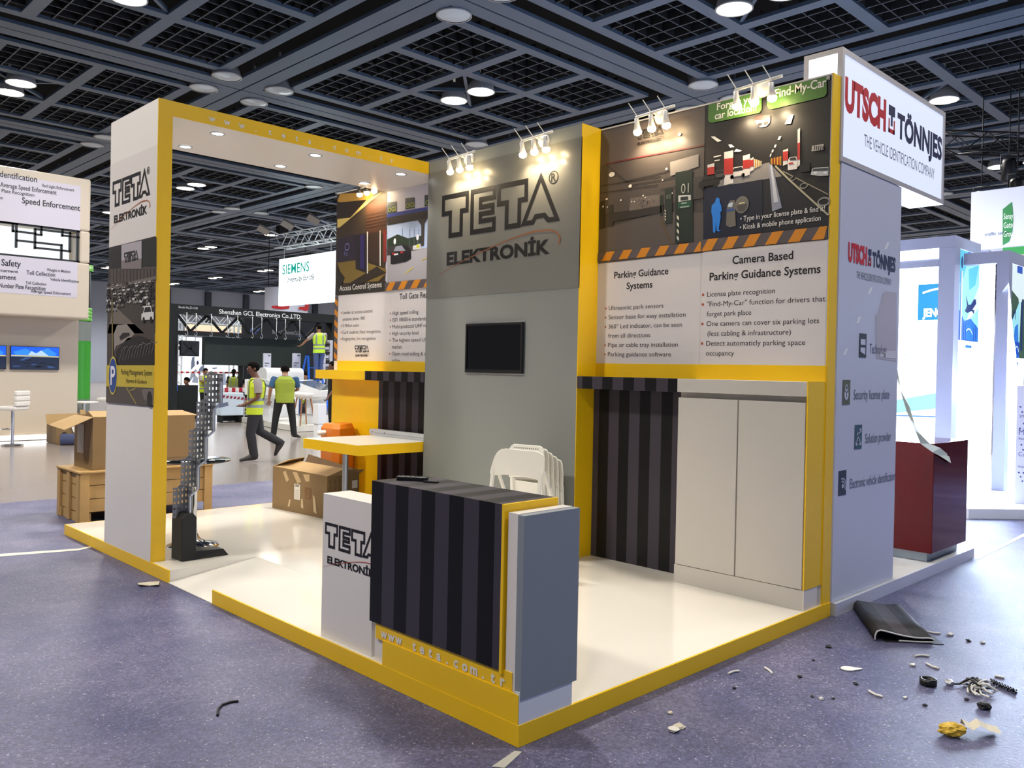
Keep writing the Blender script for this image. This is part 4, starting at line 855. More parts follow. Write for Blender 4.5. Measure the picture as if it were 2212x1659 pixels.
scrap_tube(((470, 1545), (471, 1532), (480, 1522), (498, 1516), (515, 1514)), .006, DKC, 'cable_tie', 'thin black bent cable tie on the carpet at the lower left', 'cable tie')
mb = MB()
for s in (0, 1): mb.tube([at(2141+6*k, 1470+k*2.6+(3 if (k+s) % 2 else -3), 2, .014+.006*((k+s) % 2)) for k in range(10)], .006, DKC, 6)
tag(mb.build('twisted_cable'), 'twisted black cable piece at the right edge of the carpet', 'cable')
mb = MB(); rg = random.Random(11); c = at(2112, 1487, 2, .02)
for k in range(24):
    a = rg.uniform(0, 6.3); L = rg.uniform(.05, .12); h = rg.uniform(-.008, .035); b = a+rg.uniform(-1.2, 1.2); p = c+Vector((math.cos(a)*.025, math.sin(a)*.02, h)); mb.tube([p-Vector((math.cos(b)*.03, math.sin(b)*.03, h*.6)), p, p+Vector((math.cos(b)*L*.3, math.sin(b)*L*.3, .008)), p+Vector((math.cos(b)*L*.6+.01, math.sin(b)*L*.6, -.3*h)), p+Vector((math.cos(b+.4)*L*.9, math.sin(b+.4)*L*.9, -h*.8))], .005, WC if k % 3 else DKC, 6)
tag(mb.build('cable_tangle'), 'small tangle of black and white wire ends on the carpet', 'wire tangle')
tag(MB().lathe([(.03, 0), (.042, 0), (.042, .034), (.03, .034), (.03, 0)], at(2005, 1479, 2, .007), BLACKP, 20).build('tape_ring'), 'small black tape ring lying on the carpet', 'ring')
def lump(name, c, r, mat, label, cat, squash=.5, seed=1, group=None):
    rg = random.Random(seed); b = bmesh.new(); bmesh.ops.create_icosphere(b, subdivisions=2, radius=1)
    for v in b.verts: v.co *= rg.uniform(.65, 1.15)
    me = [(c[0]+v.co.x*r, c[1]+v.co.y*r, c[2]+(v.co.z+.65)*r*squash) for v in b.verts]; fs = [tuple(x.index for x in p.verts) for p in b.faces]; b.free()
    tag(MB().add(me, fs, mat).build(name), label, cat, group)
lump('paper_ball', at(2052, 1479, 2, .008), .024, M('foil_scrap', '#c9ccd0', .4, .2, .1), 'crumpled pale foil ball beside the black tape ring', 'scrap', .8, 3)
lump('black_crumb', at(2127, 1530, 2, .008), .034, DKC, 'crumpled black scrap below the wire tangle', 'scrap', .6, 5)
gp = 'tiny scraps scattered on the right carpet'
for i, (u, v, r, m) in enumerate(((1774, 1510, .014, WC), (1448, 1541, .014, CRM), (2053, 1372, .02, WC), (2123, 1389, .016, WC), (1956, 1508, .011, WC), (1972, 1438, .018, WC))): lump('paper_crumb', at(u, v, 2, .007), r, m, 'tiny pale paper crumb on the right carpet', 'scrap', .5, 20+i, gp)
for i, (u, v, r) in enumerate(((1790, 1398, .02), (1849, 1478, .016), (1998, 1524, .013), (2088, 1512, .013), (2092, 1385, .018), (1728, 1463, .014), (1586, 1487, .012), (1757, 1427, .01), (1800, 1510, .01), (1755, 1505, .012))): lump('dark_crumb', at(u, v, 2, .007), r, DKC, 'tiny dark crumb on the right carpet', 'scrap', .45, 40+i, 'dark crumbs on the right carpet')
fr = Fr(at(1832, 1445, 2, .009), (1, 0, 0), (0, 1, 0))
tag(MB().prism([(.045*math.cos(q*.42)*(1.15 if q < 4 else .9)+(.03 if q in (0, 14) else 0), .034*math.sin(q*.42)) for q in range(15)], Fr(fr.o, (.75, -.66, 0), (.66, .75, 0)), 0, .004, INK('#efece8')).build('paper_scrap'), 'white egg-shaped paper scrap on the carpet', 'paper scrap')
mb = MB(); o = at(2066, 1588, 2, .008); rt = Vector((.71, -.70, 0)); up_ = Vector((.7, .71, 0))
rg = random.Random(9); b = bmesh.new(); bmesh.ops.create_icosphere(b, subdivisions=3, radius=1)
for v in b.verts: v.co *= rg.uniform(.78, 1.12)
yp = M('crumpled_yellow_paper', '#d9b23a', .7, 0, .25, 14); mb.add([o+rt*(v.co.x*.062-.02)+up_*(v.co.y*.045)+Vector((0, 0, .026+v.co.z*.03)) for v in b.verts], [tuple(x.index for x in f.verts) for f in b.faces], yp); b.free()
st = [(.03, -.02, .05), (.06, -.03, .035), (.10, -.015, .05), (.14, -.02, .03), (.19, -.03, .02)]
v = []
for a, c_, z_ in st: v += [o+rt*a+up_*c_+Vector((0, 0, z_)), o+rt*(a+.01)+up_*(c_+.055)+Vector((0, 0, z_+.012)), o+rt*(a+.015)+up_*(c_+.075)+Vector((0, 0, max(0, z_-.015)))]
mb.add(v, [(3*i+q, 3*i+3+q, 3*i+4+q, 3*i+1+q) for i in range(4) for q in (0, 1)], CRM)
tag(mb.build('crumpled_wrapper'), 'crumpled yellow and cream paper wrapper on the right carpet', 'wrapper')
for k, (u, v) in enumerate(((1456, 1578), (1467, 1571))): lump('torn_paper', at(u, v, 2, .008), .03, CRM if k else INK('#e9e4da'), ('white torn paper piece near the bottom of the carpet', 'beige torn paper piece touching the white one')[k], 'paper scrap', .3, 60+k)
mb = MB().add([at(*q, 2, .012+.012*(k % 2)) for k, q in enumerate(((297, 1260), (320, 1257), (345, 1256), (343, 1263), (322, 1265), (300, 1263)))], [(0, 1, 4, 5), (1, 2, 3, 4)], CRM)
tag(mb.build('torn_tape', solid=.003), 'crumpled cream tape piece beside the corner of the yellow edge', 'tape')
mb = MB().add([at(*q, 2, .008) for q in ((1062, 1656), (1112, 1622), (1128, 1624), (1090, 1659))], [(0, 1, 2, 3)], M('floor_tape_white', '#c6c4bb', .5, 0, .08))
tag(mb.build('floor_tape', solid=.002), 'pale tape strip on the carpet in front of the platform corner', 'tape')
mb = MB().add([at(*q, 2, .0075) for q in ((-20, 1198), (170, 1185), (228, 1172), (228, 1175), (170, 1189), (-20, 1204))], [(0, 1, 4, 5), (1, 2, 3, 4)], M('floor_tape_white', '#c6c4bb', .5, 0, .08))
tag(mb.build('floor_tape', solid=.002), 'long thin pale tape line on the left carpet', 'tape')
mb = MB().add([at(*q, 2, .0075) for q in ((2108, 1205), (2230, 1143), (2230, 1150), (2112, 1209))], [(0, 1, 2, 3)], M('floor_tape_white', '#c6c4bb', .5, 0, .08))
tag(mb.build('floor_tape', solid=.002), 'pale tape line on the carpet right of the white platform', 'tape')
# folded striped sheet
o = [at(*q, 2, 0) for q in ((1842, 1315), (1890, 1387), (2020, 1394), (1945, 1315))]
mb = MB(); A, B, C_, D = o; v = []
PR = ((0, .012), (.0, .05), (.03, .095), (.09, .11), (.2, .098), (.35, .078), (.5, .062), (.65, .052), (.78, .05), (.88, .055), (.95, .05), (.99, .035), (.97, .016), (.8, .012), (.4, .012))
SH1, SH2 = M('sheet_dark', '#141216', .6, 0, .05), M('sheet_dark_grey', '#3d363c', .6, 0, .05); N = len(PR)-1
for s, z in PR: p0, p1 = A.lerp(D, s), B.lerp(C_, s); v += [(p0.x, p0.y, z*.45+.008), (p1.x, p1.y, z*.6+.008)]
for i in range(N): mb.add(v[2*i:2*i+4], [(0, 1, 3, 2)], SH1 if PR[i][0] < .28 or .62 < PR[i][0] < .9 else SH2, True)
mb.add([A+Vector((0, 0, .0085)), B+Vector((.03, -.05, .0085)), C_+Vector((.03, -.04, .0085)), D+Vector((0, .03, .0085))], [(0, 1, 2, 3)], INK('#2a272a'))
t = thing('folded_sheet', 'folded dark striped vinyl sheet lying on the carpet by the white platform', 'sheet', tuple((A+C_)/2))
part('sheet', mb, t, solid=.004, weld=True); mb = MB().tube([Vector(v[2*i+1])+Vector((0, 0, .001)) for i in range(N+1)], .005, INK('#d6d4d2'), 6); part('white_backing_edge', mb, t, 'white cut edge')
# ---------------------------------------------------------------- on and behind the platform, left
CARD = M('cardboard', '#836944', .75, 0, .10, 4, .1); CARDL = M('cardboard_light', '#a98a5c', .75, 0, .08, 4); CARDD = M('cardboard_inside', '#6e563a', .8, 0, .08, 4); TAPE = M('clear_tape', '#c3a880', .15, 0, .05, 8)
PINE = M('pine_wood', '#b8945c', .65, 0, .14, 7, .1); INKB = INK('#5a4020')
# big carton on the platform
t = thing('cardboard_carton', 'large battered cardboard carton with open flaps on the white platform', 'carton', (2.3, 5.2, PZ))
A = Vector((1.955, 5.68, PZ)); B = Vector((2.03, 4.745, PZ)); C_ = B+Vector((.40, .035, 0)); D = A+Vector((.40, .035, 0)); h = .445
up_ = Vector((0, 0, h)); sag = Vector((0, 0, -.02))
ob = part('body', MB().add([A, B, C_, D, A+up_, B+up_+sag, C_+up_+sag, D+up_], [(3, 2, 1, 0), (0, 1, 5, 4), (1, 2, 6, 5), (2, 3, 7, 6), (3, 0, 4, 7)], CARD), t, solid=.008)
u1 = (B-A).normalized(); f = Fr(A, u1, (0, 0, 1)); Lb = (B-A).length
mb = MB(); BI = (C_-B); mb.add([A+up_, B+up_+sag, B+up_+BI*.55+Vector((0, 0, .04)), A+up_+BI*.5+Vector((0, 0, .06))], [(0, 1, 2, 3)], CARDL); part('flap', mb, t, solid=.006)
mb = MB().add([A+up_, A+up_+BI*.9, A+up_+BI*.6+Vector((0, .0, .10))+u1*.22, A+up_+BI*.15+Vector((0, 0, .08))+u1*.20], [(0, 1, 2, 3)], CARDL); part('flap', mb, t, solid=.006)
mb = MB().add([B+up_+sag, C_+up_+sag, C_+up_+Vector((.0, -.10, .03)), B+up_+Vector((.1, -.12, .05))], [(0, 1, 2, 3)], CARD); part('flap', mb, t, solid=.006)
mb = MB().add([D+up_, C_+up_+sag, C_+up_+Vector((.045, .0, -.0)), D+up_+Vector((.045, 0, .10))], [(0, 1, 2, 3)], CARDD); part('flap', mb, t, solid=.006)
mb = MB(); mb.rect(f, .42*Lb, .53*Lb, .14, .30, INK('#d9d2c4'), 5); 
for k in range(5): mb.rect(f, .44*Lb, .51*Lb, .155+k*.02, .158+k*.02, INKB, 6)
for k in range(7): mb.rect(f, (.44+.01*k)*Lb, (.445+.01*k)*Lb, .27, .295, INK('#2a2622'), 6)
ring(mb, f, [(.62*Lb, .17), (.73*Lb, .17), (.73*Lb, .28), (.62*Lb, .28)], .006, INK('#8a4a26'), 5, lambda a, b: (a, b)); mb.line(f, [(.65*Lb, .19), (.65*Lb, .26)], .008, INK('#8a4a26'), 6); mb.line(f, [(.70*Lb, .19), (.70*Lb, .26)], .008, INK('#8a4a26'), 6)
for pts in (((.2, .40), (.27, .30), (.32, .33), (.25, .42)), ((.38, .42), (.48, .30), (.55, .33), (.47, .42)), ((.58, .41), (.63, .34), (.7, .35), (.7, .42)), ((.3, .05), (.34, .05), (.36, .12), (.33, .13)), ((.55, .07), (.6, .06), (.58, .16), (.55, .15)), ((.78, .05), (.84, .03), (.80, .2), (.76, .22))): mb.poly(f, [(a*Lb, b) for a, b in pts], TAPE, 5)
part('print', mb, t, 'shipping label and tape patches'); mb = MB(); f2 = Fr(B, C_-B, (0, 0, 1)); q = mb.text(f2, 'TOSHIBA'[:4], .06, .12, .045, INKB, 5, bold=.02); ring(mb, f2, [(.04, .1), (.26, .1), (.26, .185), (.04, .185)], .005, INKB, 5, lambda a, b: (a, b))
for k in range(3): mb.text(Fr(f2.P(.05+k*.06, .22), (0, 0, 1), -f2.u), 'GCSO MF', 0, 0, .028, INKB, 5)
mb.rect(f2, .31, .38, .28, .36, INK('#d9d2c4'), 5); part('print', mb, t, 'printed marks and small label')
t = thing('scrap_carton', 'crushed brown carton scraps behind the white plinth by the yellow panel', 'carton', (2.62, 4.5, PZ))
mb = MB(); 
for k, (x, y, w_, d_, z, a) in enumerate(((2.50, 4.50, .3, .22, .07, .3), (2.62, 4.30, .28, .2, .11, -.4), (2.66, 4.6, .22, .25, .16, .9))): part('piece', MB().obox((x, y, PZ+z), (w_, d_, .012), CARDD, Matrix.Rotation(a, 3, 'Z') @ Matrix.Rotation(.25+.15*k, 3, 'X')), t)
part('label', MB().obox((2.38, 4.58, PZ+.1), (.13, .004, .10), INK('#d8d2cc'), rotz(.5)).obox((2.378, 4.576, PZ+.13), (.09, .005, .02), INK('#b8352c'), rotz(.5)), t, 'white and red label piece')
# orange barrier cabinet and boom
ORG_M = M('barrier_orange', '#d9761a', .4, 0, .04); t = thing('barrier_cabinet', 'orange parking barrier cabinet behind the yellow edged table', 'barrier', (2.58, 5.3, PZ))
bx = [(2.455, 5.56), (2.43, 5.30), (2.48, 5.22), (2.73, 5.34), (2.79, 5.42), (2.79, 5.66)]
v = []; zt = 1.0
for z, s in ((PZ, 1), (zt-.05, 1), (zt, .84)): v += [(2.61+(a-2.61)*s, 5.43+(b-5.43)*s, z) for a, b in bx]
n = 6; part('body', MB().add(v, [(5, 4, 3, 2, 1, 0), tuple(range(12, 18))]+[(r*6+i, r*6+(i+1) % 6, r*6+6+(i+1) % 6, r*6+6+i) for r in (0, 1) for i in range(6)], ORG_M), t, bevel=.006)
part('arm_hub', MB().lathe([(.001, .09), (.022, .085), (.028, .06), (.028, 0)], (2.445, 5.46, .90), OFFW, 16, axis=(-1, 0, 0)), t, 'white hub stub')
mb = MB(); rounded(mb, Fr((2.72, 5.0, .935), (0, -1, 0), (0, 0, 1)), 0, 1.03, -.032, .032, .03, -.02, .02, M('boom_white', '#dfe1e4', .4, .1, .03))
t = thing('barrier_boom', 'long white barrier boom lying along the back of the table', 'barrier boom', (2.72, 4.5, .904)); part('boom', mb, t)
part('groove', MB().box(2.698, 2.70, 3.98, 4.9, .925, .93, INK('#a9adb2')), t); part('rivets', MB().lathe([(.006, 0), (.006, .003), (.001, .004)], (2.70, 4.94, .935), DKC, 8, axis=(-1, 0, 0)).lathe([(.006, 0), (.006, .003), (.001, .004)], (2.70, 4.72, .935), DKC, 8, axis=(-1, 0, 0)), t)
# perforated metal sculpture
STL = M('brushed_steel', '#a4a6a8', .38, .45, .10, 9); BASE = M('matt_black_base', '#101011', .5, 0, .06)
t = thing('cable_tray_sculpture', 'zigzag tower of perforated steel trays on a black base', 'display stand', (.3, 3.98, PZ))
rr = Vector((.708, -.706, 0)); ff = Vector((.706, .708, 0))
fx0 = FY(.0, 3.85, 0)
part('base', MB().prism([(.20, PZ), (.30, PZ), (.30, .43), (.272, .465), (.215, .465), (.185, .43), (.185, PZ)], Fr((0, 3.845, 0), (1, 0, 0), (0, 0, 1)), -.19, 0, BASE), t, bevel=.004)
part('foot', MB().add([(.30, 3.85, PZ), (.57, 3.85, PZ), (.57, 4.03, PZ), (.30, 4.03, PZ), (.30, 3.86, .165), (.535, 3.87, .15), (.535, 4.01, .15), (.30, 4.03, .165)], [(3, 2, 1, 0), (4, 5, 6, 7), (0, 1, 5, 4), (1, 2, 6, 5), (2, 3, 7, 6), (3, 0, 4, 7)], BASE), t)
def perf(mb, p, q, z0, z1, nc, nr, mat, hw=.42, hh=.5):
    d = (q-p)
    for i in range(nc):
        for j in range(nr):
            a0, a1 = i/nc, (i+1)/nc; b0_, b1_ = z0+(z1-z0)*j/nr, z0+(z1-z0)*(j+1)/nr
            c0_, c1_ = a0+(a1-a0)*(1-hw)/2, a1-(a1-a0)*(1-hw)/2; e0, e1 = b0_+(b1_-b0_)*(1-hh)/2, b1_-(b1_-b0_)*(1-hh)/2
            for xa, xb, ya, yb in ((a0, c0_, b0_, b1_), (c1_, a1, b0_, b1_), (c0_, c1_, b0_, e0), (c0_, c1_, e1, b1_)):
                P1, P2 = p+d*xa, p+d*xb; mb.add([(P1.x, P1.y, ya), (P2.x, P2.y, ya), (P2.x, P2.y, yb), (P1.x, P1.y, yb)], [(0, 1, 2, 3)], mat)
rail = []
for k in range(5):
    o = Vector((.232+.0585*k, 3.95, 0)); z0 = .42+.222*k; z1 = z0+.235
    P_ = lambda a, b: o+rr*a*1.3+ff*b*1.2
    mb = MB(); perf(mb, P_(-.052, -.02), P_(-.030, -.02), z0, z1, 1, 5, STL, .5, .35); perf(mb, P_(-.030, -.02), P_(.0, .085), z0, z1, 3, 5, STL, .4, .45); perf(mb, P_(.0, .085), P_(.045, .03), z0, z1, 3, 5, STL, .28, .34)
    q0, q1 = P_(.045, .03), P_(.060, -.01); mb.add([(q0.x, q0.y, z0), (q1.x, q1.y, z0), (q1.x, q1.y, z1), (q0.x, q0.y, z1)], [(0, 1, 2, 3)], STL)
    a_, b_ = P_(-.03, -.02), P_(.06, -.01); c_ = P_(.0, .085)
    mb.add([(a_.x, a_.y, z1), (c_.x, c_.y, z1), (a_.x+.02, a_.y-.01, z1+.022)], [(0, 1, 2)], STL)
    part('tray', mb, t, solid=.003)
    rail += [P_(.055, -.03)+Vector((0, 0, z0-.0)), P_(.055, -.03)+Vector((0, 0, z1-.06))]
mb = MB()
for a, b in zip(rail, rail[1:]): mb.bar(a, b, .02, .012, ALU)
mb.bar(Vector((.302, 3.86, .26)), Vector((.302, 3.86, .38)), .02, .008, ALU); mb.bar(Vector((.302, 3.86, .38)), rail[0]+Vector((0, 0, .03)), .02, .008, ALU)
part('zigzag_rail', mb, t); part('clamp', MB().bar(rail[-2]+Vector((-.02, 0, -.02)), rail[-2]+rr*.06+Vector((0, 0, .0)), .02, .03, ALU), t)
# bistro table
t = thing('bistro_table', 'round black glass table with chrome trumpet foot behind the steel sculpture', 'table', (.50, 4.36, PZ))
part('table_top', MB().lathe([(.001, .822), (.29, .822), (.295, .815), (.29, .808), (.001, .808)], (.50, 4.36, 0), M('black_glass', '#0d1216', .04, 0, 0, coat=1), 40), t)
part('foot', MB().lathe([(.21, PZ), (.205, PZ+.012), (.12, PZ+.03), (.06, PZ+.06), (.035, PZ+.11), (.03, PZ+.2)], (.50, 4.36, 0), CHROME, 32), t); part('column', MB().lathe([(.03, PZ+.2), (.03, .80), (.08, .807)], (.50, 4.36, 0), CHROME, 20), t)
# crate, carton on crate, carpet roll, far carton
t = thing('wooden_crate', 'pine crate with plank sides standing on the carpet behind the white post', 'crate', (.95, 6.8, 0)); cx0, cx1, cy0, cy1, cz = .275, 1.64, 6.45, 7.15, .515
for i in range(3): z0 = .11+i*.135; part('plank', MB().box(cx0+.02, cx1-.02, cy0+.02, cy0+.04, z0, z0+.128, PINE), t)
for i in range(3): z0 = .11+i*.135; part('plank', MB().box(cx0+.02, cx0+.04, cy0+.05, cy1-.02, z0, z0+.128, PINE), t)
for x in (cx0, cx1-.09): part('post', MB().box(x, x+.09, cy0-.005, cy0+.02, .008, cz-.01, PINE), t, bevel=.003)
for y in (cy0+.01, (cy0+cy1)/2-.05, cy1-.1): part('post', MB().box(cx0-.005, cx0+.02, y+.012, y+.1, .008, cz-.01, PINE), t, bevel=.003)
part('lid', MB().box(cx0-.02, cx1+.01, cy0-.02, cy1, cz-.01, cz+.008, PINE), t, bevel=.003); part('inner', MB().box(cx0+.05, cx1-.05, cy0+.05, cy1-.05, .12, cz-.012, CARDD), t)
part('skid', MB().box(cx0, cx1, cy1-.12, cy1-.02, .008, .1, PINE), t); part('skid', MB().box(cx0+.02, cx0+.12, cy0+.04, cy1-.13, .008, .1, PINE), t)
t = thing('flap_carton', 'tall brown carton with open flaps on the pine crate', 'carton', (.95, 6.75, cz)); x0, x1, y0, y1, z0, z1 = .405, 1.45, 6.50, 7.05, cz+.009, 1.06
part('body', MB().add([(x0, y0, z0), (x1, y0, z0), (x1, y1, z0), (x0, y1, z0), (x0, y0, z1), (x1, y0, z1), (x1, y1, z1), (x0, y1, z1)], [(3, 2, 1, 0), (0, 1, 5, 4), (1, 2, 6, 5), (2, 3, 7, 6), (3, 0, 4, 7)], CARD), t, solid=.008)
for vs_ in ([(x0, y0, z1), (x0, y1, z1), (x0-.26, y1-.02, z1-.10), (x0-.26, y0+.02, z1-.12)], [(x0, y0, z1), (x1, y0, z1), (x1-.03, y0+.25, z1+.04), (x0+.03, y0+.25, z1+.05)], [(x1, y0, z1), (x1, y1, z1), (x1+.1, y1, z1+.02), (x1+.1, y0, z1-.02)]): part('flap', MB().add(vs_, [(0, 1, 2, 3)], CARDL), t, solid=.006)
f = FY(x0, y0-.005, z0); mb = MB(); ring(mb, f, [(.60, .12), (.72, .12), (.72, .27), (.60, .27)], .006, INK('#9a5a30'), 1, lambda a, b: (a, b)); part('print', mb, t, 'faded printed square'); mb = MB(); f = FX(x0-.005, y1, z0); mb.rect(f, .1, .3, .15, .45, INK('#9a8a7a'), 1); part('print', mb, t, 'faded printed patches')
t = thing('opened_carton', 'opened brown carton with a white cloth over its side before the white booth', 'carton', (3.0, 15.5, 0)); x0, x1, y0, y1, z0, z1 = 2.66, 3.75, 15.4, 16.0, .008, .36
part('body', MB().add([(x0, y0, z0), (x1, y0, z0), (x1, y1, z0), (x0, y1, z0), (x0, y0, z1), (x1, y0, z1), (x1, y1, z1), (x0, y1, z1)], [(3, 2, 1, 0), (0, 1, 5, 4), (1, 2, 6, 5), (2, 3, 7, 6), (3, 0, 4, 7)], CARD), t, solid=.01)
for vs_ in ([(x0, y1, z1), (x1, y1, z1), (x1, y1+.1, z1+.2), (x0, y1+.1, z1+.19)], [(x0+.45, y0, z1), (x0+.55, y0, z1), (x0+.55, y0+.1, z1+.3), (x0+.45, y0+.1, z1+.3)], [(x1-.5, y1-.1, z1), (x1, y1-.1, z1), (x1+.05, y1, z1+.22), (x1-.5, y1, z1+.22)]): part('flap', MB().add(vs_, [(0, 1, 2, 3)], CARDL if vs_[0][0] < x1-.6 else CARDD), t, solid=.01)
part('mark', MB().disc(FY(x0, y0-.006, 0), (.14, .19), .05, .05, INK('#3a2f22'), 1, 16), t, 'round dark printed mark')
mb = MB().add([(x0+.25, y0-.012, z1+.01), (x0+.46, y0-.012, z1+.01), (x0+.47, y0-.02, z1-.12), (x0+.38, y0-.016, z1-.2), (x0+.30, y0-.022, z1-.13), (x0+.25, y0+.1, z1+.02), (x0+.46, y0+.1, z1+.02)], [(0, 1, 2, 3, 4), (5, 6, 1, 0)], INK('#e6e0d6'))
tag(mb.build('white_cloth', solid=.006), 'white cloth hanging over the front of the opened carton', 'cloth')
t = thing('carpet_roll', 'rolled up violet blue carpet lying before the opened carton', 'carpet roll', (3.1, 14.6, 0)); cm = M('carpet_roll_blue', '#4d5578', .85, 0, .1, 30)
a, b = Vector((2.66, 15.15, .115)), Vector((3.95, 14.7, .115)); d = (b-a).normalized()
part('roll', MB().lathe([(.045, 0), (.11, 0), (.11, 1.36), (.045, 1.36)], a, cm, 22, axis=d), t); mb = MB()
for i in range(3): part('edge_spiral', MB().lathe([(.05+.02*i, -.002), (.056+.02*i, -.003)], a, INK('#23283c'), 22, axis=d), t)
part('core', MB().lathe([(.045, -.004), (.04, 0), (.04, 1.3)], a, CARDD, 18, axis=d), t)
# ---------------------------------------------------------------- folding chairs behind the desk
def folding_chair(label, pts, x, tilt, seatx, group, holes=None):
    t = thing('folding_chair', label, 'chair', (x, 2.0, PZ), group)
    ys = [p[0] for p in pts]; zs = [p[1] for p in pts]; ya, yb = min(ys), max(ys); zb, zt_ = min(zs), max(zs)
    fr = Fr((x, 0, 0), (0, -1, 0), (0, 0, 1)); back = MB().prism([(-a, b) for a, b in pts], fr, -.006, .006, OFFW); bo = part('backrest', back, t, bevel=.004)
    if holes:
        mb = MB(); (h0, h1) = holes
        for k in range(12): mb.disc(fr, (-(h0[0]+(h1[0]-h0[0])*k/11), h0[1]+(h1[1]-h0[1])*k/11), .0055, .0055, INK('#4a4840'), 6, 10)
        part('holes', mb, bo, 'row of small dark holes')
    zm = zb+.06
    for y in (ya+.035, yb-.035):
        part('leg', MB().bar((x, y, zm), (x-tilt, y, PZ), .028, .016, OFFW), t); part('leg', MB().bar((x+.012, y-.012, zm+.02), (x+seatx, y-.012, PZ), .024, .016, OFFW), t)
    if seatx > .2:
        part('seat', MB().prism([(-(yb-.05), 0), (-(ya+.03), 0), (-(ya+.06), .32), (-(yb-.08), .32)], Fr((x+.06, 0, .50), (0, -1, 0), (1, 0, 0)), -.008, .008, OFFW), t, bevel=.003)
    else: part('seat', MB().box(x+.016, x+.026, ya+.04, yb-.04, PZ+.28, zb-.02, OFFW), t, bevel=.003)
    return t
cs = .09946; cp = lambda x, *pts: [(q.y, q.z) for q in (at(1040+a*cs, 930+b*cs, 0, x) for a, b in pts)]
gp = 'white folding chairs behind the reception desk'
folding_chair('white folding chair with plain backrest in front of the others behind the desk', cp(1.75, (190, 905), (225, 770), (260, 650), (300, 550), (340, 480), (390, 430), (440, 405), (530, 390), (1200, 450), (1290, 490), (1350, 540), (1378, 620), (1368, 850), (1335, 1020), (1295, 1080), (1250, 1085), (950, 1000), (720, 965), (500, 960), (340, 965), (250, 975), (205, 955)), 1.75, .10, .40, gp)
back = ((600, 1010), (605, 440), (625, 370), (665, 315), (720, 290), (1270, 335), (1325, 365), (1355, 430), (1375, 640), (1370, 1010))
for k in range(5):
    dx, dy = 100*k, 95*k if k < 1 else 60+78*(k-1); x = 2.26+.052*k
    pts = cp(x, *[(a+dx, b+dy*.98) for a, b in back])
    h0, h1 = cp(x, (740+dx, 365+dy), (1240+dx, 405+dy))
    folding_chair(('folded white chair with a row of holes right behind the plain backrest', 'folded white chair, second of the row leaning behind the desk', 'folded white chair, third of the row leaning behind the desk', 'folded white chair, fourth of the row leaning behind the desk', 'folded white chair rightmost of the row against the grey tower')[k], pts, x, -.03, .05, gp, (h0, h1))
# ---------------------------------------------------------------- left white booth with text box
CREAM = M('booth_cream', '#cbbfae', .45, 0, .02, 1); LIL = M('print_lilac', '#c9c5d2', .4, 0, .02, 1); TXB = INK('#26242a')
t = thing('white_booth_wall', 'cream white booth wall with two screens under the overhanging text box', 'wall panel', (1.5, 17.2, 0))
part('wall', MB().box(-4, 3.53, 17, 17.6, .12, 2.62, CREAM), t)
part('plinth', MB().box(-4, 3.35, 16.55, 17.6, .008, .12, CREAM), t); part('glow_strip', MB().box(-4, 3.1, 16.535, 16.549, .02, .11, GLOW('plinth_glow', '#f4f8ff', 3)), t, 'glowing strip')
t = thing('overhead_text_box', 'large cream overhead box with grey traffic words and a window lattice', 'sign', (1.2, 16.5, 2.5)); BY0 = 16.2
wx0, wx1, wz0, wz1 = -.75, 3.275, 3.66, 4.32
mb = MB(); mb.box(-4, 3.48, BY0, 17.6, 2.5, wz0, CREAM).box(-4, 3.48, BY0, 17.6, wz1, 5.4, CREAM).box(wx1, 3.48, BY0, 17.6, wz0, wz1, CREAM).box(-4, wx0, BY0, 17.6, wz0, wz1, CREAM)
part('box', mb, t, bevel=.04)
f = FY(0, BY0-.002, 0)
mb = MB(); mb.rect(f, -4, wx1+.0, wz1+.0, 5.23, LIL, 1); mb.rect(f, -4, 3.24, 2.93, wz0, LIL, 1)
for s, u, u2, v2, h in (('Vehicle Identification', -62, 80, 394, .115), ('Red Light Enforcement', 91, 160, 414, .06), ('Average Speed Enforcement', 0, 122, 421, .09), ('Number Plate Recognition', -36, 74, 425, .065), ('Red Light Detection', -60, 6, 431, .06), ('Speed Enforcement', 47, 173, 456, .115), ('Road Safety', -40, 45, 577, .12), ('Weight in Motion', 101, 152, 590, .055), ('Toll Collection', 57, 119, 598, .08), ('Speed Enforcement', -62, 39, 590, .055), ('Red Light Enforcement', -110, 35, 605, .09), ('Vehicle Identification', 108, 170, 611, .055), ('Toll Collection', 55, 100, 617, .055), ('Number Plate Recognition', -2, 98, 628, .085), ('Average Speed Enforcement', 66, 153, 638, .055)):
    q = f.p(u2, v2); p = f.p(u, v2); mb.text(f, s, p[0], q[1], h, TXB, 3, width=q[0]-p[0], bold=.015)
part('print', mb, t, 'lilac print with dark words')
FR_ = M('lattice_black', '#1b1d20', .5, 0, .02); mb = MB(); b = .036
def fb_(x0, z0, x1, z1): mb.box(min(x0, x1)-b/2, max(x0, x1)+b/2, BY0+.02, BY0+.08, min(z0, z1)-b/2, max(z0, z1)+b/2, FR_)
for a in ((wx0, wz0+.02, wx1, wz0+.02), (wx0, wz1-.02, wx1, wz1-.02), (wx1-.03, wz0, wx1-.03, wz1)): fb_(*a)
L_ = lambda *pp: [f.p(0+a*.25316, 300+b_*.25316) for a, b_ in pp]
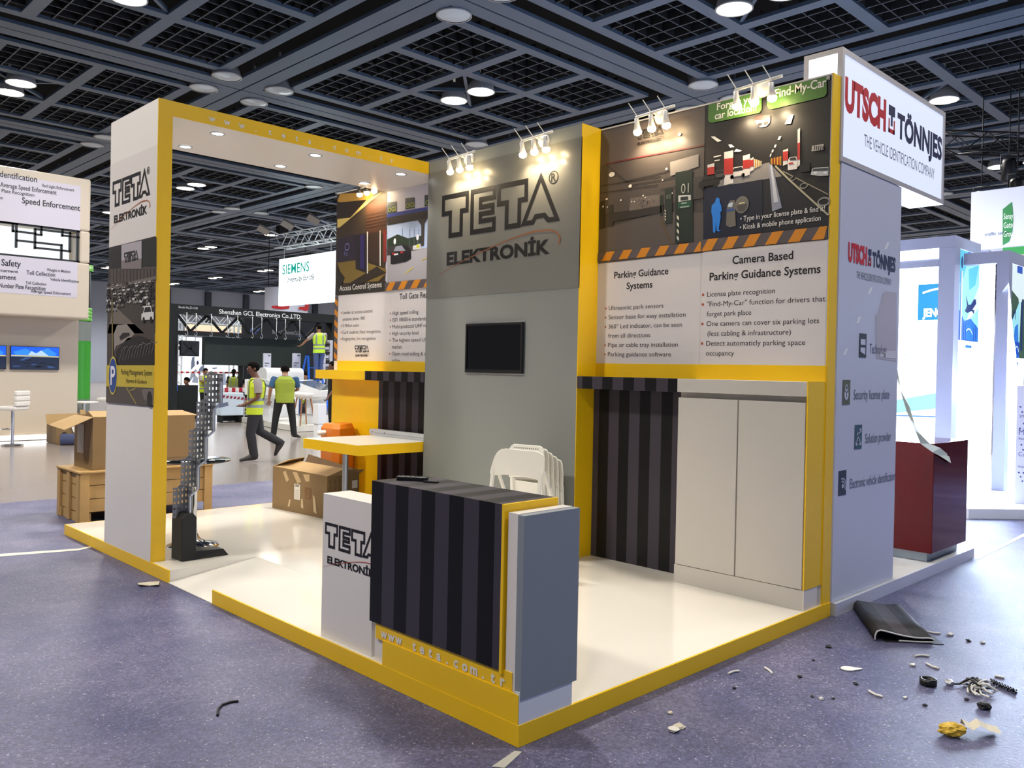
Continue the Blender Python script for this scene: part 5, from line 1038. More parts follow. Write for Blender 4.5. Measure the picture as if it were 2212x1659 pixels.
for pp in (((118, 600), (118, 785)), ((0, 710), (145, 715)), ((145, 715), (145, 920)), ((118, 785), (305, 805)), ((360, 650), (358, 815)), ((305, 770), (605, 800)), ((305, 770), (305, 930)), ((305, 815), (358, 815)), ((540, 675), (538, 825)), ((538, 825), (710, 840)), ((605, 800), (600, 960)), ((150, 865), (530, 905)), ((305, 925), (600, 960)), ((530, 905), (530, 1020))):
    (x0, z0), (x1, z1) = L_(*pp)
    if abs(x1-x0) > abs(z1-z0): z0 = z1 = (z0+z1)/2
    else: x0 = x1 = (x0+x1)/2
    fb_(x0, z0, x1, z1)
part('window_lattice', mb, t, 'black rectangular lattice'); part('light_pane', MB().box(1.95, wx1-.05, BY0+.5, BY0+.52, wz0+.02, wz1-.02, GLOW('pane_white', '#e8f2f8', .9)), t, 'bright white pane'); part('light_pane', MB().box(.2, 1.2, BY0+.5, BY0+.52, wz0+.3, wz1-.02, GLOW('pane_white', '#e8f2f8', .9)), t, 'bright white pane')
def landscape(name, label, u0, u1, x0=None):
    t = thing(name, label, 'television', (2.6, 16.98, 1.43), 'blue landscape screens on the cream booth wall'); a = at(u0, 747, 1, 16.99); b = at(u1, 750, 1, 16.99); z0, z1 = 1.436, 1.914
    part('bezel', MB().box(a.x, b.x, 16.955, 16.998, z0, z1, BLACKP), t); f = FY(a.x, 16.954, z0); W = b.x-a.x; H = z1-z0; mb = MB(); S = [GLOW('screen_%d' % i, h, s) for i, (h, s) in enumerate((('#1257e0', 1.0), ('#2d86f2', .9), ('#b8d4ee', .8), ('#1a2c4c', .5), ('#3c5c94', .6), ('#c9c4a0', .7), ('#0d1626', .4)))]
    mb.rect(f, .01, W-.01, .01, H-.01, S[0], 1); mb.poly(f, [(.05*W, H*.75), (.3*W, H*.9), (.5*W, H*.72), (.75*W, H*.95), (.95*W, H*.7), (.9*W, H*.6), (.1*W, H*.62)], S[1], 2); mb.poly(f, [(.35*W, H*.62), (.42*W, H*.8), (.52*W, H*.7), (.62*W, H*.84), (.78*W, H*.6)], S[2], 3); mb.poly(f, [(.01, H*.56), (W-.01, H*.54), (W-.01, H*.6), (.01, H*.62)], S[5], 4)
    mb.rect(f, .01, W-.01, .01, H*.55, S[3], 4); rg = random.Random(u1)
    for k in range(14): y = rg.uniform(.06, .5)*H; x = rg.uniform(.02, .8)*W; mb.poly(f, [(x, y), (x+rg.uniform(.08, .18)*W, y+.01), (x+.12*W, y+.03), (x+.02*W, y+.025)], S[4 if k % 2 else 6], 5)
    part('screen', mb, t)
landscape('wall_screen', 'blue landscape screen fully seen on the cream booth wall', 22, 127)
landscape('wall_screen', 'blue landscape screen cut by the left picture edge', -92, 13)
WSEAT = M('seat_white_leather', '#e9e5e0', .4, 0, .03)
def bar_chair(x, y, s, rz, label):
    t = thing('bar_chair', label, 'bar chair', (0, 0, 0), 'white quilted bar chairs around the cream booth')
    part('seat', MB().box(-.2*s, .2*s, -.2*s, .2*s, .66*s, .74*s, WSEAT), t, bevel=.03); bk = MB()
    for k in range(3): bk.box(-.22*s, -.15*s, -.2*s, .2*s, (.74+.10*k)*s, (.835+.10*k)*s, WSEAT)
    part('backrest', bk, t, bevel=.02); part('column', MB().lathe([(.03*s, .02), (.03*s, .66*s)], (0, 0, 0), CHROME, 14), t); part('foot', MB().lathe([(.001, .03), (.18*s, .02), (.2*s, 0)], (0, 0, 0), CHROME, 24), t)
    part('footrest', MB().tube([(.02, 0, .3*s), (.16*s, .1*s, .3*s), (.16*s, -.1*s, .3*s), (.02, 0, .3*s)], .012, CHROME, 6), t); t.location = (x, y, .009); t.rotation_euler = (0, 0, rz); return t
bar_chair(1.95, 15.6, 1.0, 2.3, 'white bar chair at the left picture edge before the booth'); bar_chair(4.62, 18.35, 1.05, 2.6, 'white bar chair between green column and white portal post')
t = thing('round_side_table', 'white round table top on a silver pole beside the green column', 'table', (3.95, 17.9, .009)); part('table_top', MB().lathe([(.001, .72), (.3, .72), (.3, .69), (.001, .69)], (3.95, 17.9, 0), WSEAT, 28), t); part('pole', MB().lathe([(.04, .03), (.04, .69)], (3.95, 17.9, 0), CHROME, 14), t); part('foot', MB().lathe([(.001, .03), (.2, .02), (.2, .009)], (3.95, 17.9, 0), CHROME, 24), t)
t = thing('green_column', 'green and grey column with ringed black top beside the cream booth', 'column', (3.95, 18.6, 0)); GRN2 = M('column_green', '#37962e', .4, 0, .05); GRL = M('column_green_light', '#6fc050', .4, 0, .03); GRC = M('column_grey', '#7d8583', .4, 0, .04); cc = (4.02, 18.6, 0)
part('shaft', MB().lathe([(.27, .008), (.27, .75)], cc, GRC, 26).lathe([(.275, .75), (.275, 2.1)], cc, GRN2, 26).lathe([(.27, 2.1), (.27, 2.55)], cc, GRC, 26), t)
part('rings', MB().lathe([q for k in range(4) for q in ((.27, 2.56+.08*k), (.29, 2.57+.08*k), (.29, 2.62+.08*k), (.27, 2.63+.08*k))], cc, GRL, 26), t); part('screen_tube', MB().lathe([(.25, 2.88), (.25, 3.72)], cc, BLACKP, 26), t); part('cap', MB().lathe([(.30, 3.72), (.30, 3.86), (.001, 3.86)], cc, GRL, 26), t)
# ---------------------------------------------------------------- dark electronics booth frame
DKF = M('frame_dark_slate', '#0e151a', .75, 0, .04); DKG = M('board_dark_green', '#24332f', .5, 0, .05, 1); YB = 20.5
t = thing('dark_booth_frame', 'dark slate booth frame with white company lettering on its beam', 'booth frame', (9.5, YB, 0)); X_ = lambda u, v=700: at(u, v, 1, YB).x
part('post', MB().box(X_(352), X_(385), YB, YB+.4, .008, 2.999, DKF), t); part('post', MB().box(X_(718), X_(728), YB, YB+.4, .008, 2.999, DKF), t); part('beam', MB().box(X_(352), X_(728), YB, YB+.4, 3.0, 3.26, DKF), t); part('rail', MB().box(X_(385), X_(661), YB+.05, YB+.35, 2.42, 2.53, DKF), t)
f = FY(0, YB-.002, 0); mb = MB(); WT = INK('#eef2f6'); a, b = f.p(473, 676), f.p(651, 686); mb.text(f, 'Shenzhen GCL Electronics Co.,LTD.', a[0], a[1]-.02, .125, WT, 1, width=b[0]-a[0], bold=.015); part('lettering', mb, t, 'white company lettering'); mb = MB(); a, b = f.p(386, 664), f.p(427, 666); mb.text(f, 'Booth No.Z1-C40', a[0], a[1]-.02, .062, INK('#c9ced2'), 1, width=b[0]-a[0], bold=.01); part('booth_number', mb, t, 'small white booth number')
mb = MB(); zz = [(388, 3.0), (418, 2.53), (453, 3.0), (487, 2.53), (521, 3.0), (548, 2.53), (583, 3.0), (612, 2.53), (640, 3.0), (668, 2.5), (697, 3.0)]
for (u0, z0), (u1, z1) in zip(zz, zz[1:]): mb.bar((X_(u0), YB+.2, z0), (X_(u1), YB+.2, z1), .06, .06, DKF)
part('bracing', mb, t)
t = thing('dark_rear_wall', 'black rear wall of the dark booth with faint company lettering', 'wall panel', (11, 23.4, 0)); DKR = M('rear_black', '#15171a', .35, 0, .04)
part('wall', MB().box(at(528, 700, 1, 23.4).x, at(740, 700, 1, 23.4).x, 23.4, 23.6, .008, 3.3, DKR), t); f = FY(0, 23.398, 0); mb = MB(); a, b = f.p(588, 718), f.p(652, 717); mb.text(f, 'Shenzhen GCL Electronics Co.,LTD.', a[0], a[1]-.04, .13, INK('#8f959a'), 1, width=b[0]-a[0]); BL = INK('#3c4c78'); part('lettering', mb, t, 'faint grey lettering'); mb = MB()
mb.pxpoly(f, ((536, 722), (543, 708), (549, 708), (549, 722)), BL, 1); mb.pxpoly(f, ((551, 716), (554, 709), (563, 708), (558, 716)), BL, 1); mb.pxpoly(f, ((551, 717), (554, 717), (553, 723), (551, 721)), BL, 1); mb.pxpoly(f, ((620, 726), (660, 725), (660, 728), (640, 728)), BL, 1); part('emblem', mb, t, 'faint blue emblem')
t = thing('hanging_board', 'large dark green display board between the hooks of the dark booth', 'board', (9.5, 20.9, 1.6)); a, b = at(443, 727, 1, 20.9), at(660, 735, 1, 20.9); part('board', MB().box(a.x, b.x, 20.9, 21.1, 1.60, 2.41, DKG), t); part('legs', MB().box(a.x+1.1, a.x+1.2, 20.95, 21.05, .008, 1.6, DKF).box(b.x-.14, b.x-.04, 20.95, 21.05, .008, 1.6, DKF), t)
t = thing('fan_module', 'square black module with cross pattern hanging on two hooks', 'module', (7.4, 20.3, 1.9)); a, b = at(391, 735, 1, 20.3), at(431, 770, 1, 20.3); part('panel', MB().box(a.x, b.x, 20.3, 20.42, b.z, a.z, BLACKP), t, bevel=.02); mb = MB(); m = ((a+b)/2)
for s in (1, -1): mb.bar((m.x-.2, 20.29, m.z-.17*s), (m.x+.2, 20.29, m.z+.17*s), .03, .05, DKF)
for k in range(3): mb.box(m.x-.05, m.x+.05, 20.285, 20.3, a.z-.06-.04*k, a.z-.045-.04*k, DKF)
part('cross_ribs', mb, t); part('loops', MB().tube([(at(403, 730, 1, 20.3).x, 20.34, a.z-.02), (at(403, 730, 1, 20.3).x, 20.31, 2.41)], .01, ALU, 6).tube([(at(423, 730, 1, 20.3).x, 20.34, a.z-.02), (at(423, 730, 1, 20.3).x, 20.31, 2.41)], .01, ALU, 6), t); part('bumps', MB().lathe([(.03, 0), (.03, .1)], (a.x-.01, 20.36, m.z-.05), BLACKP, 10).lathe([(.03, 0), (.03, .1)], (a.x-.01, 20.36, m.z+.1), BLACKP, 10), t)
hk = None
for i, (u, v) in enumerate(((403, 722), (423, 727), (456, 724), (491, 724), (513, 725), (545, 728), (565, 729), (597, 731), (616, 731), (647, 733))):
    p = at(u, v, 1, 20.3)
    if hk is None:
        hk = thing('ceiling_hook', 'thin steel rod with a hook hanging from the dark beam', 'hook', (0, 0, 0), 'steel rods with hooks under the dark beam'); part('rod', MB().tube([(0, .35, 3.02-2.42), (0, 0, 3.02-2.42), (0, 0, .1)], .008, ALU, 6), hk); part('hook', MB().tube([(0, 0, .12), (.03, 0, .06), (.035, 0, .02), (0, 0, -.02), (-.035, 0, .01), (-.03, 0, .04)], .011, ALU, 7), hk); o = hk
    else: o = copy_tree(hk)
    o.location = (p.x, 20.3, 2.42)
    o['label'] = ('rod and hook left of the black module top', 'rod and hook holding the right of the black module', 'rod and hook at the left end of the green board', 'rod and hook below the second brace point', 'rod and hook left of the faint blue emblem', 'rod and hook in front of the faint blue emblem', 'rod and hook right of the faint blue emblem', 'rod and hook at the left of the faint lettering', 'rod and hook in the middle of the faint lettering', 'rod and hook at the right end of the faint lettering')[i]
t = thing('dark_low_panel', 'dark low panel with a blue tape patch behind the brown carton', 'panel', (7.6, 21.6, 0)); a, b = at(340, 840, 1, 21.6), at(428, 834, 1, 21.6); part('panel', MB().box(a.x, b.x, 21.6, 21.75, .008, at(400, 832, 1, 21.6).z, DKF), t); f = FY(0, 21.598, 0); mb = MB(); mb.pxpoly(f, ((362, 832), (384, 832), (384, 845), (362, 845)), INK('#2f6ad8'), 1); part('tape_patch', mb, t, 'blue tape patch')
# bright stand behind the frame
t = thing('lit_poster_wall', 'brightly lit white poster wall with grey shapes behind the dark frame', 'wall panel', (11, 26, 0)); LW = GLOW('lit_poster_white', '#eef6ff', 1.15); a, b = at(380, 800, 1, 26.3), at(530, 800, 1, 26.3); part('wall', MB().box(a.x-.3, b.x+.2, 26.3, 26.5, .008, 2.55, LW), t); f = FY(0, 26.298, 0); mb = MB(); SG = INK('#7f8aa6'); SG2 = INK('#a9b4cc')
for pp, m in ((((415, 772), (420, 770), (421, 790), (412, 800), (413, 782)), SG), (((424, 782), (428, 778), (430, 786), (425, 789)), INK('#3a3f66')), (((412, 805), (424, 797), (426, 802), (408, 828)), SG2), (((427, 805), (431, 795), (441, 786), (441, 800), (430, 812)), SG), (((414, 826), (420, 808), (428, 816), (428, 828)), SG2), (((478, 832), (481, 808), (487, 803), (489, 832)), SG2)): mb.pxpoly(f, pp, m, 1)
mb.pxpoly(f, ((458, 794), (469, 793), (468, 797), (463, 798), (459, 797)), SG2, 1); part('print', mb, t, 'grey figures')
t = thing('hazard_tape', 'red and white barrier tape stretched behind the dark frame', 'tape', (9, 25, 1)); mb = MB(); RT = INK('#b8283c'); WT2 = INK('#eeeef2')
for k in range(26): p, q = at(372+6*k, 806+.05*k, 1, 25), at(378+6*k, 806+.05*k, 1, 25); mb.add([p, q, q+Vector((0, 0, .06)), p+Vector((0, 0, .06))], [(0, 1, 2, 3)], RT if k % 2 else WT2)
part('tape', mb, t, solid=.004); part('stake', MB().tube([at(376, 806, 1, 25)*1, Vector((at(376, 806, 1, 25).x, 25, .008))], .02, ALU), t); q = at(530, 806, 1, 25); part('stake', MB().tube([q+Vector((0, 0, .05)), (q.x, 25, .008)], .02, ALU), t)
WTR = M('truss_white_lit', '#dfe9f0', .35, .2, .02)
def vtruss(x, y, z0, z1, w, label):
    t = thing('truss_column', label, 'truss', (x, y, z0), 'white truss columns behind the dark frame'); mb = MB()
    for a, b in ((-1, -1), (1, -1), (1, 1), (-1, 1)): mb.tube([(x+a*w/2, y+b*w/2, z0), (x+a*w/2, y+b*w/2, z1)], .03, WTR, 6)
    part('chords', mb, t); mb = MB(); n = int((z1-z0)/w)
    for i in range(n):
        for s in (-1, 1): p, q = (x-w/2*s, y+s*w/2, z0+i*w), (x+w/2*s, y+s*w/2, z0+(i+1)*w); mb.tube([p, q], .018, WTR, 5, False)
    part('lacing', mb, t)
p = at(392, 780, 1, 25.4); vtruss(p.x, 25.9, .008, 3.2, .3, 'white lit truss column at the left opening of the dark frame'); p = at(508, 700, 1, 25.6); vtruss(p.x+.2, 25.9, .008, 3.2, .35, 'white lit truss column at the right opening of the dark frame')
a, b = at(380, 684, 1, 25.5), at(525, 690, 1, 25.5)
def htruss(name, a, b, w, mat, label, n): return truss(name, a, b, w, mat, label, n)
zt_ = at(450, 690, 1, 25.5).z; htruss('white_truss', (a.x, 25.5, zt_), (b.x+.4, 25.5, zt_), .32, WTR, 'white lit horizontal truss seen over the braces of the dark frame', 10)
t = thing('cream_header', 'long cream coloured header strip behind the dark frame', 'header', (13, 32, 3)); a, b = at(404, 704, 1, 32), at(530, 720, 1, 32); part('strip', MB().box(a.x, b.x, 32, 32.2, at(450, 712, 1, 32).z-.08, at(450, 705, 1, 32).z+.05, GLOW('cream_lit', '#f7e2bf', .75)), t); part('red_edge', MB().box(a.x, b.x, 31.98, 32.2, at(450, 712, 1, 32).z-.2, at(450, 712, 1, 32).z-.08, INK('#7a2338')), t); part('support', MB().box(a.x, b.x, 32.05, 32.15, .008, at(450, 712, 1, 32).z-.2, M('grey_support', '#6d7480', .6, 0, .05)), t)
# info posters, kiosks, cabinets, stools, step
def poster(u0, u1, v0, v1, y, label, fl=.155):
    a, b = at(u0, v0, 1, y), at(u1, v1, 1, y); t = thing('info_board', label, 'info board', ((a.x+b.x)/2, y, .008), 'narrow white info boards before the dark green board'); part('board', MB().box(a.x, b.x, y, y+.05, b.z-.35, a.z, WALLW), t); part('stand', MB().box((a.x+b.x)/2-.03, (a.x+b.x)/2+.03, y+.01, y+.04, fl, b.z-.35, ALU), t); f = FY(a.x, y-.001, 0); W = b.x-a.x; mb = MB(); Z = a.z
    mb.rect(f, W*.55, W*.9, Z-.08, Z-.05, INK('#5a5a60'), 1)
    for k, (x1, h) in enumerate(((.75, .03), (.5, .025), (.8, .015), (.8, .015), (.7, .015), (.85, .012), (.8, .012))): mb.rect(f, W*.12, W*x1, Z-.30-.07*k, Z-.30-.07*k+h, INK('#6a6a72'), 1)
    part('print', mb, t, 'grey lines of text')
poster(570, 585, 763, 805, 19.7, 'narrow white info board left of the white back-turned man'); poster(633, 649, 763, 805, 19.7, 'narrow white info board left of the blue ladder'); poster(692, 703, 764, 802, 19.7, 'narrow white info board right of the blue ladder', .008)
t = thing('white_exhibit_step', 'broad white raised platform under the bar stool and kiosks', 'platform', (9.5, 18, 0)); v = [(8.70, 19.75), (8.2, 15.9), (9.0, 16.1), (10.6, 17.6), (11.9, 19.7), (11.9, 19.75)]; n = 6
part('deck', MB().add([(a, b, .008) for a, b in v]+[(a, b, .15) for a, b in v], [(5, 4, 3, 2, 1, 0), (6, 7, 8, 9, 10, 11)]+[(i, (i+1) % 6, 6+(i+1) % 6, 6+i) for i in range(6)], M('step_white', '#dcdcd6', .25, 0, .03)), t)
KW = M('kiosk_white', '#e3e6ea', .3, 0, .02)
def kiosk(c, rz, w, d, label):
    t = thing('display_kiosk', label, 'kiosk', (0, 0, 0), 'white display kiosks with sloping glass tops'); g = .16
    part('pedestal', MB().box(-.16, .16, -.12, .12, 0, .62, KW), t, bevel=.01); part('case', MB().add([(-w/2, -d/2, .70), (w/2, -d/2, .70), (w/2, d/2, .70), (-w/2, d/2, .70), (-w/2, -d/2, .84), (w/2, -d/2, .84), (w/2, d/2, 1.10), (-w/2, d/2, 1.10), (-.2, -.15, .6), (.2, -.15, .6), (.2, .15, .6), (-.2, .15, .6)], [(4, 5, 6, 7), (0, 1, 5, 4), (1, 2, 6, 5), (2, 3, 7, 6), (3, 0, 4, 7), (0, 8, 9, 1), (1, 9, 10, 2), (2, 10, 11, 3), (3, 11, 8, 0), (8, 11, 10, 9)], KW), t)
    k = .06; zl = lambda y: .846+.26*(y+d/2)/d; part('glass', MB().add([(-w/2+k, -d/2+k, zl(-d/2+k)), (w/2-k, -d/2+k, zl(-d/2+k)), (w/2-k, d/2-k, zl(d/2-k)), (-w/2+k, d/2-k, zl(d/2-k))], [(0, 1, 2, 3)], M('kiosk_glass', '#5d6870', .08, 0, 0)), t, 'dark glass top'); t.location = c; t.rotation_euler = (0, 0, rz)
kiosk((9.12, 16.75, .15), .75, .95, .75, 'white kiosk with grey glass next to the bar stool'); kiosk((9.9, 17.6, .15), .75, .95, .75, 'white kiosk half hidden behind the nearer kiosk'); kiosk((8.62, 18.1, .15), .6, 1.1, .8, 'white kiosk with dark glass beside the walking man')
t = thing('curved_counter', 'rounded white counter behind the man in the dirty vest', 'counter', (10, 19.3, .15)); a, b = at(572, 800, 1, 19.2), at(652, 800, 1, 19.2); part('hood', MB().loft([((a.x, 19.36, 1.3), (0, .28, 0), (0, 0, .26)), ((b.x, 19.36, 1.3), (0, .28, 0), (0, 0, .26))], KW, 20, sup=3.5), t); part('body', MB().box(a.x+.05, b.x-.05, 19.25, 19.6, .152, 1.1, KW), t)
t = thing('white_chest', 'white cabinet wrapped with striped tape left of the walking man', 'cabinet', (9.3, 19.5, 0)); a, b = at(478, 850, 1, 19.8), at(526, 884, 1, 19.8); part('body', MB().box(a.x, b.x, 19.8, 20.2, .2, a.z+.02, M('chest_pale_blue', '#cfe0f2', .35, 0, .02)), t, bevel=.02); f = FY(a.x, 19.795, 0); mb = MB()
for k in range(7): mb.poly(f, [(.02+.11*k, a.z-.12-.012*k), (.09+.11*k, a.z-.12-.012*k), (.12+.11*k, a.z-.05-.012*k), (.05+.11*k, a.z-.05-.012*k)], INK('#8a2a3e'), 1)
part('striped_tape', mb, t, 'red striped tape'); part('feet', MB().box(a.x+.03, a.x+.09, 19.85, 20.1, .008, .2, DKF).box(b.x-.09, b.x-.03, 19.85, 20.1, .008, .2, DKF), t)
t = thing('striped_board', 'red and white striped board lying over the white cabinet', 'board', (9.4, 20.0, 1)); a, b = at(476, 842, 1, 20.4), at(545, 846, 1, 20.4); mb = MB()
for k in range(9): x0 = a.x+(b.x-a.x)*k/9; x1 = a.x+(b.x-a.x)*(k+1)/9; mb.box(x0, x1, 20.36, 20.48, a.z-.06, a.z+.06, RT if k % 2 else WT2)
part('board', mb, t); part('support', MB().box(a.x+.02, b.x-.02, 20.4, 20.44, .008, a.z-.06, DKF), t)
t = thing('frame_stack', 'stack of white metal frames right of the white cabinet', 'frame stack', (9.9, 19.9, 0)); a, b = at(527, 850, 1, 19.9), at(549, 885, 1, 19.9)
for k in range(6): part('frame', MB().tube([(a.x, 19.9, .1+.1*k), (b.x, 19.9, .1+.1*k), (b.x, 20.3, .1+.1*k), (a.x, 20.3, .1+.1*k), (a.x, 19.9, .1+.1*k)], .022, ALU, 6), t)
part('uprights', MB().box(a.x-.02, a.x+.02, 19.88, 19.92, .008, .75, ALU).box(b.x-.02, b.x+.02, 19.88, 19.92, .008, .75, ALU).box(a.x, b.x, 20.28, 20.32, .008, .75, DKF), t)
WD = M('stool_wood', '#9a6a48', .5, 0, .1, 12); t = thing('bar_stool', 'white shell bar stool with four wooden legs before the kiosks', 'bar stool', (8.55, 15.95, .15)); sx_, sy_, sz_ = 8.52, 16.15, .151
part('seat', MB().loft([((sx_, sy_, sz_+.66), (.1, 0, 0), (0, .1, 0)), ((sx_, sy_, sz_+.68), (.19, 0, 0), (0, .18, 0)), ((sx_+.01, sy_+.01, sz_+.76), (.23, 0, 0), (0, .22, 0)), ((sx_+.03, sy_+.02, sz_+.80), (.23, 0, -.03), (0, .22, -.01)), ((sx_+.02, sy_+.02, sz_+.74), (.19, 0, 0), (0, .18, 0)), ((sx_, sy_, sz_+.70), (.05, 0, 0), (0, .05, 0))], WSEAT, 20), t)
for a, b in ((-1, -1), (1, -1), (1, 1), (-1, 1)): part('leg', MB().tube([(sx_+a*.12, sy_+b*.12, sz_+.67), (sx_+a*.21, sy_+b*.21, sz_+.001)], [.02, .016], WD, 10), t)
part('footrest', MB().tube([(sx_-.17, sy_-.17, sz_+.26), (sx_+.17, sy_-.17, sz_+.26), (sx_+.17, sy_+.17, sz_+.26), (sx_-.17, sy_+.17, sz_+.26), (sx_-.17, sy_-.17, sz_+.26)], .008, ALU, 6), t)
t = thing('sensor_post', 'pale grey square post with a wider head left of the orange barrier', 'post', (7.4, 12.0, 0)); p = at(689, 1000, 2, 0); p = Vector((6.6, 11.9, 0)); p = at(689, 963, 2, 0.0); part('post', MB().box(p.x-.08, p.x+.08, p.y-.08, p.y+.08, .008, .45, KW), t); part('head', MB().box(p.x-.10, p.x+.10, p.y-.1, p.y+.1, .45, .86, KW), t, bevel=.01)
# blue ladder
LBL = M('ladder_blue', '#1f6ee8', .4, 0, .04); t = thing('step_ladder', 'blue step ladder with a man standing on it', 'ladder', (10.9, 19.0, .008)); yl = 19.2; top = at(674, 768, 1, yl); lx, lz = top.x, top.z
for s in (-.22, .22): part('rail', MB().bar((lx+s*.7, yl-.05, lz), (lx+s*1.5, yl-.5, .152), .06, .03, LBL), t); part('rail', MB().bar((lx+s*.7, yl+.05, lz), (lx+s*1.5, yl+.45, .152), .05, .03, LBL), t)
for k in range(4): q = (k+1)/5; part('step', MB().box(lx-.22*(.7+.8*q)+.02, lx+.22*(.7+.8*q)-.02, yl-.05-.45*q-.05, yl-.05-.45*q+.05, lz-q*(lz-.152)-.015, lz-q*(lz-.152)+.015, LBL), t)
part('cap', MB().box(lx-.18, lx+.18, yl-.1, yl+.1, lz, lz+.03, DKF), t); part('brace', MB().bar((lx-.22, yl-.25, lz*.55), (lx-.22, yl+.3, lz*.55), .02, .02, ALU), t)
t = thing('bracket_tower', 'white post carrying black curved brackets at the right of the dark booth', 'display stand', (11.6, 20.1, .008)); a = at(715, 735, 1, 20.0); part('post', MB().box(a.x-.04, a.x+.07, 20.0, 20.15, .008, a.z, WALLW), t)
for k in range(4):
    z = a.z-.12-.26*k; part('bracket', MB().loft([((a.x-.04, 20.06, z), (0, .08, 0), (0, 0, .06)), ((a.x-.22, 20.05, z+.0), (0, .09, 0), (0, 0, .09)), ((a.x-.36, 20.05, z+.02), (0, .06, 0), (0, 0, .05))], BLACKP, 12), t); part('spacer', MB().box(a.x-.25, a.x-.05, 20.02, 20.1, z-.17, z-.09, WALLW), t)
# big lit sign and its truss
t = thing('hanging_lit_sign', 'large glowing white hanging sign with turquoise company name', 'sign', (16, 28.6, 4.2)); LS = GLOW('sign_white', '#eafcff', 2.0); part('panel', MB().box(16, 16.15, 26.45, 31.0, 4.22, 6.25, LS), t); f = FX(15.99, 31.0, 0); mb = MB(); TQ = GLOW('sign_turquoise', '#19b8a6', .55); a, b = f.p(610, 588), f.p(668, 583); mb.text(f, 'SIEMENS', a[0], a[1]-.1, .40, TQ, 2, width=b[0]-a[0], bold=.01); a, b = f.p(621, 606), f.p(678, 603); mb.text(f, 'Ingenuity for life', a[0], a[1]-.08, .22, INK('#3d4a55'), 2, width=b[0]-a[0], slant=.25, bold=.02); part('lettering', mb, t, 'turquoise company name'); part('hangers', MB().tube([(16.07, 30.7, 6.25), (16.07, 30.7, 6.70)], .02, ALU, 6).tube([(16.07, 27, 6.25), (16.07, 27, 6.70)], .02, ALU, 6), t)
truss('white_truss', (16.05, 31.0, 7.0), (16.05, 24.5, 7.0), .55, WTR, 'white lit truss carrying the turquoise lettered sign', 12)
t = thing('truss_hoist', 'black chain hoist hanging above the white truss', 'hoist', (16, 30.7, 7.3)); part('motor', MB().box(15.8, 16.25, 30.7, 31.0, 7.3, 7.7, DKT), t, bevel=.03); part('chain', MB().tube([(16.05, 30.7, 7.7), (16.05, 30.7, 7.98)], .02, DKT, 6), t)
for i, y in enumerate((30.6, 28.6, 26.6)):
    t = thing('flood_light', ('flood light nearest the left end of the white truss', 'flood light in the middle of the white truss', 'flood light rightmost on the white truss')[i], 'flood light', (15.4, y, 7.3), 'flood lights on arms of the white truss'); part('arm', MB().bar((15.74, y, 7.27), (15.3, y+.2, 7.45), .05, .05, WTR), t); part('head', MB().obox((15.15, y+.25, 7.42), (.5, .34, .1), M('flood_grey', '#8d8580', .5, 0, .03), Matrix.Rotation(-.5, 3, 'X') @ Matrix.Rotation(.5, 3, 'Y')), t)
t = thing('round_white_header', 'curved white header with red marks and blue underside behind the dark beam', 'header', (20, 33, 4.2)); a, b = at(600, 660, 1, 33), at(682, 675, 1, 33); c = ((a.x+b.x)/2, 34, 0); R_ = (b.x-a.x)/2; mb = MB().lathe([(R_, a.z-.55), (R_, a.z+.9)], c, WALLW, 40); part('ring', mb, t); part('underside', MB().lathe([(R_, a.z-.56), (R_*.9, a.z-.8), (.01, a.z-.8)], c, GLOW('blue_under', '#1d43d8', .7), 40), t); mb = MB()
for k, ang in enumerate((-2.25, -1.1)): p = Vector((c[0]+(R_+.02)*math.cos(ang), c[1]+(R_+.02)*math.sin(ang), a.z)); fr = Fr(p, (-math.sin(ang), math.cos(ang), 0), (0, 0, 1)); mb.poly(fr, [(-.5, -.1), (.0, -.15), (.3, -.1), (.45, .5), (.1, .5), (.0, .05), (-.5, .0)], INK('#c2232c'), 2)
part('marks', mb, t, 'red marks'); part('cables', MB().tube([(c[0]-R_+.05, 34, a.z+.9), (c[0]-R_+.05, 34, 7.98)], .02, DKT, 6).tube([(c[0]+R_-.05, 34, a.z+.9), (c[0]+R_-.05, 34, 7.98)], .02, DKT, 6), t)
# ---------------------------------------------------------------- people
LIME = M('vest_lime', '#c3d62a', .6, 0, .06, 8); LIMED = M('vest_dirty_lime', '#93a332', .7, 0, .16, 9); REFL = M('vest_reflective_grey', '#8b9698', .4, .2, .05); HAIRM = M('hair_black', '#0d0a09', .95, 0, .1, 30, spec=.1)
SKIN1 = M('skin_brown', '#6a4433', .5, 0, .05, 10); SKIN2 = M('skin_tan', '#9a6d52', .5, 0, .05, 10); SHOE = M('shoe_dark', '#2b2522', .6, 0, .1, 20); EYEW = INK('#d8d0c8'); EYEB = INK('#15100e'); LIP = M('lips', '#6e3b33', .5, 0, 0)
def skin_mesh(name, pts, edges, rad, mat, parent):
    me = bpy.data.meshes.new(name); me.from_pydata(pts, edges, []); o = bpy.data.objects.new(name, me); COL.objects.link(o)
    o.modifiers.new('skin', 'SKIN'); sv = me.skin_vertices[0].data
    for i, r in enumerate(rad): sv[i].radius = r if isinstance(r, tuple) else (r, r); sv[i].use_root = (i == 0)
    s = o.modifiers.new('sub', 'SUBSURF'); s.levels = s.render_levels = 2
    dg = bpy.context.evaluated_depsgraph_get(); m2 = bpy.data.meshes.new_from_object(o.evaluated_get(dg)); bpy.data.objects.remove(o); bpy.data.meshes.remove(me)
    m2.name = name; m2.materials.clear(); m2.materials.append(mat)
    for p in m2.polygons: p.use_smooth = True; p.material_index = 0
    ob = bpy.data.objects.new(name, m2); COL.objects.link(ob); ob.parent = parent; ORG[ob.name] = Vector((0, 0, 0)); return ob
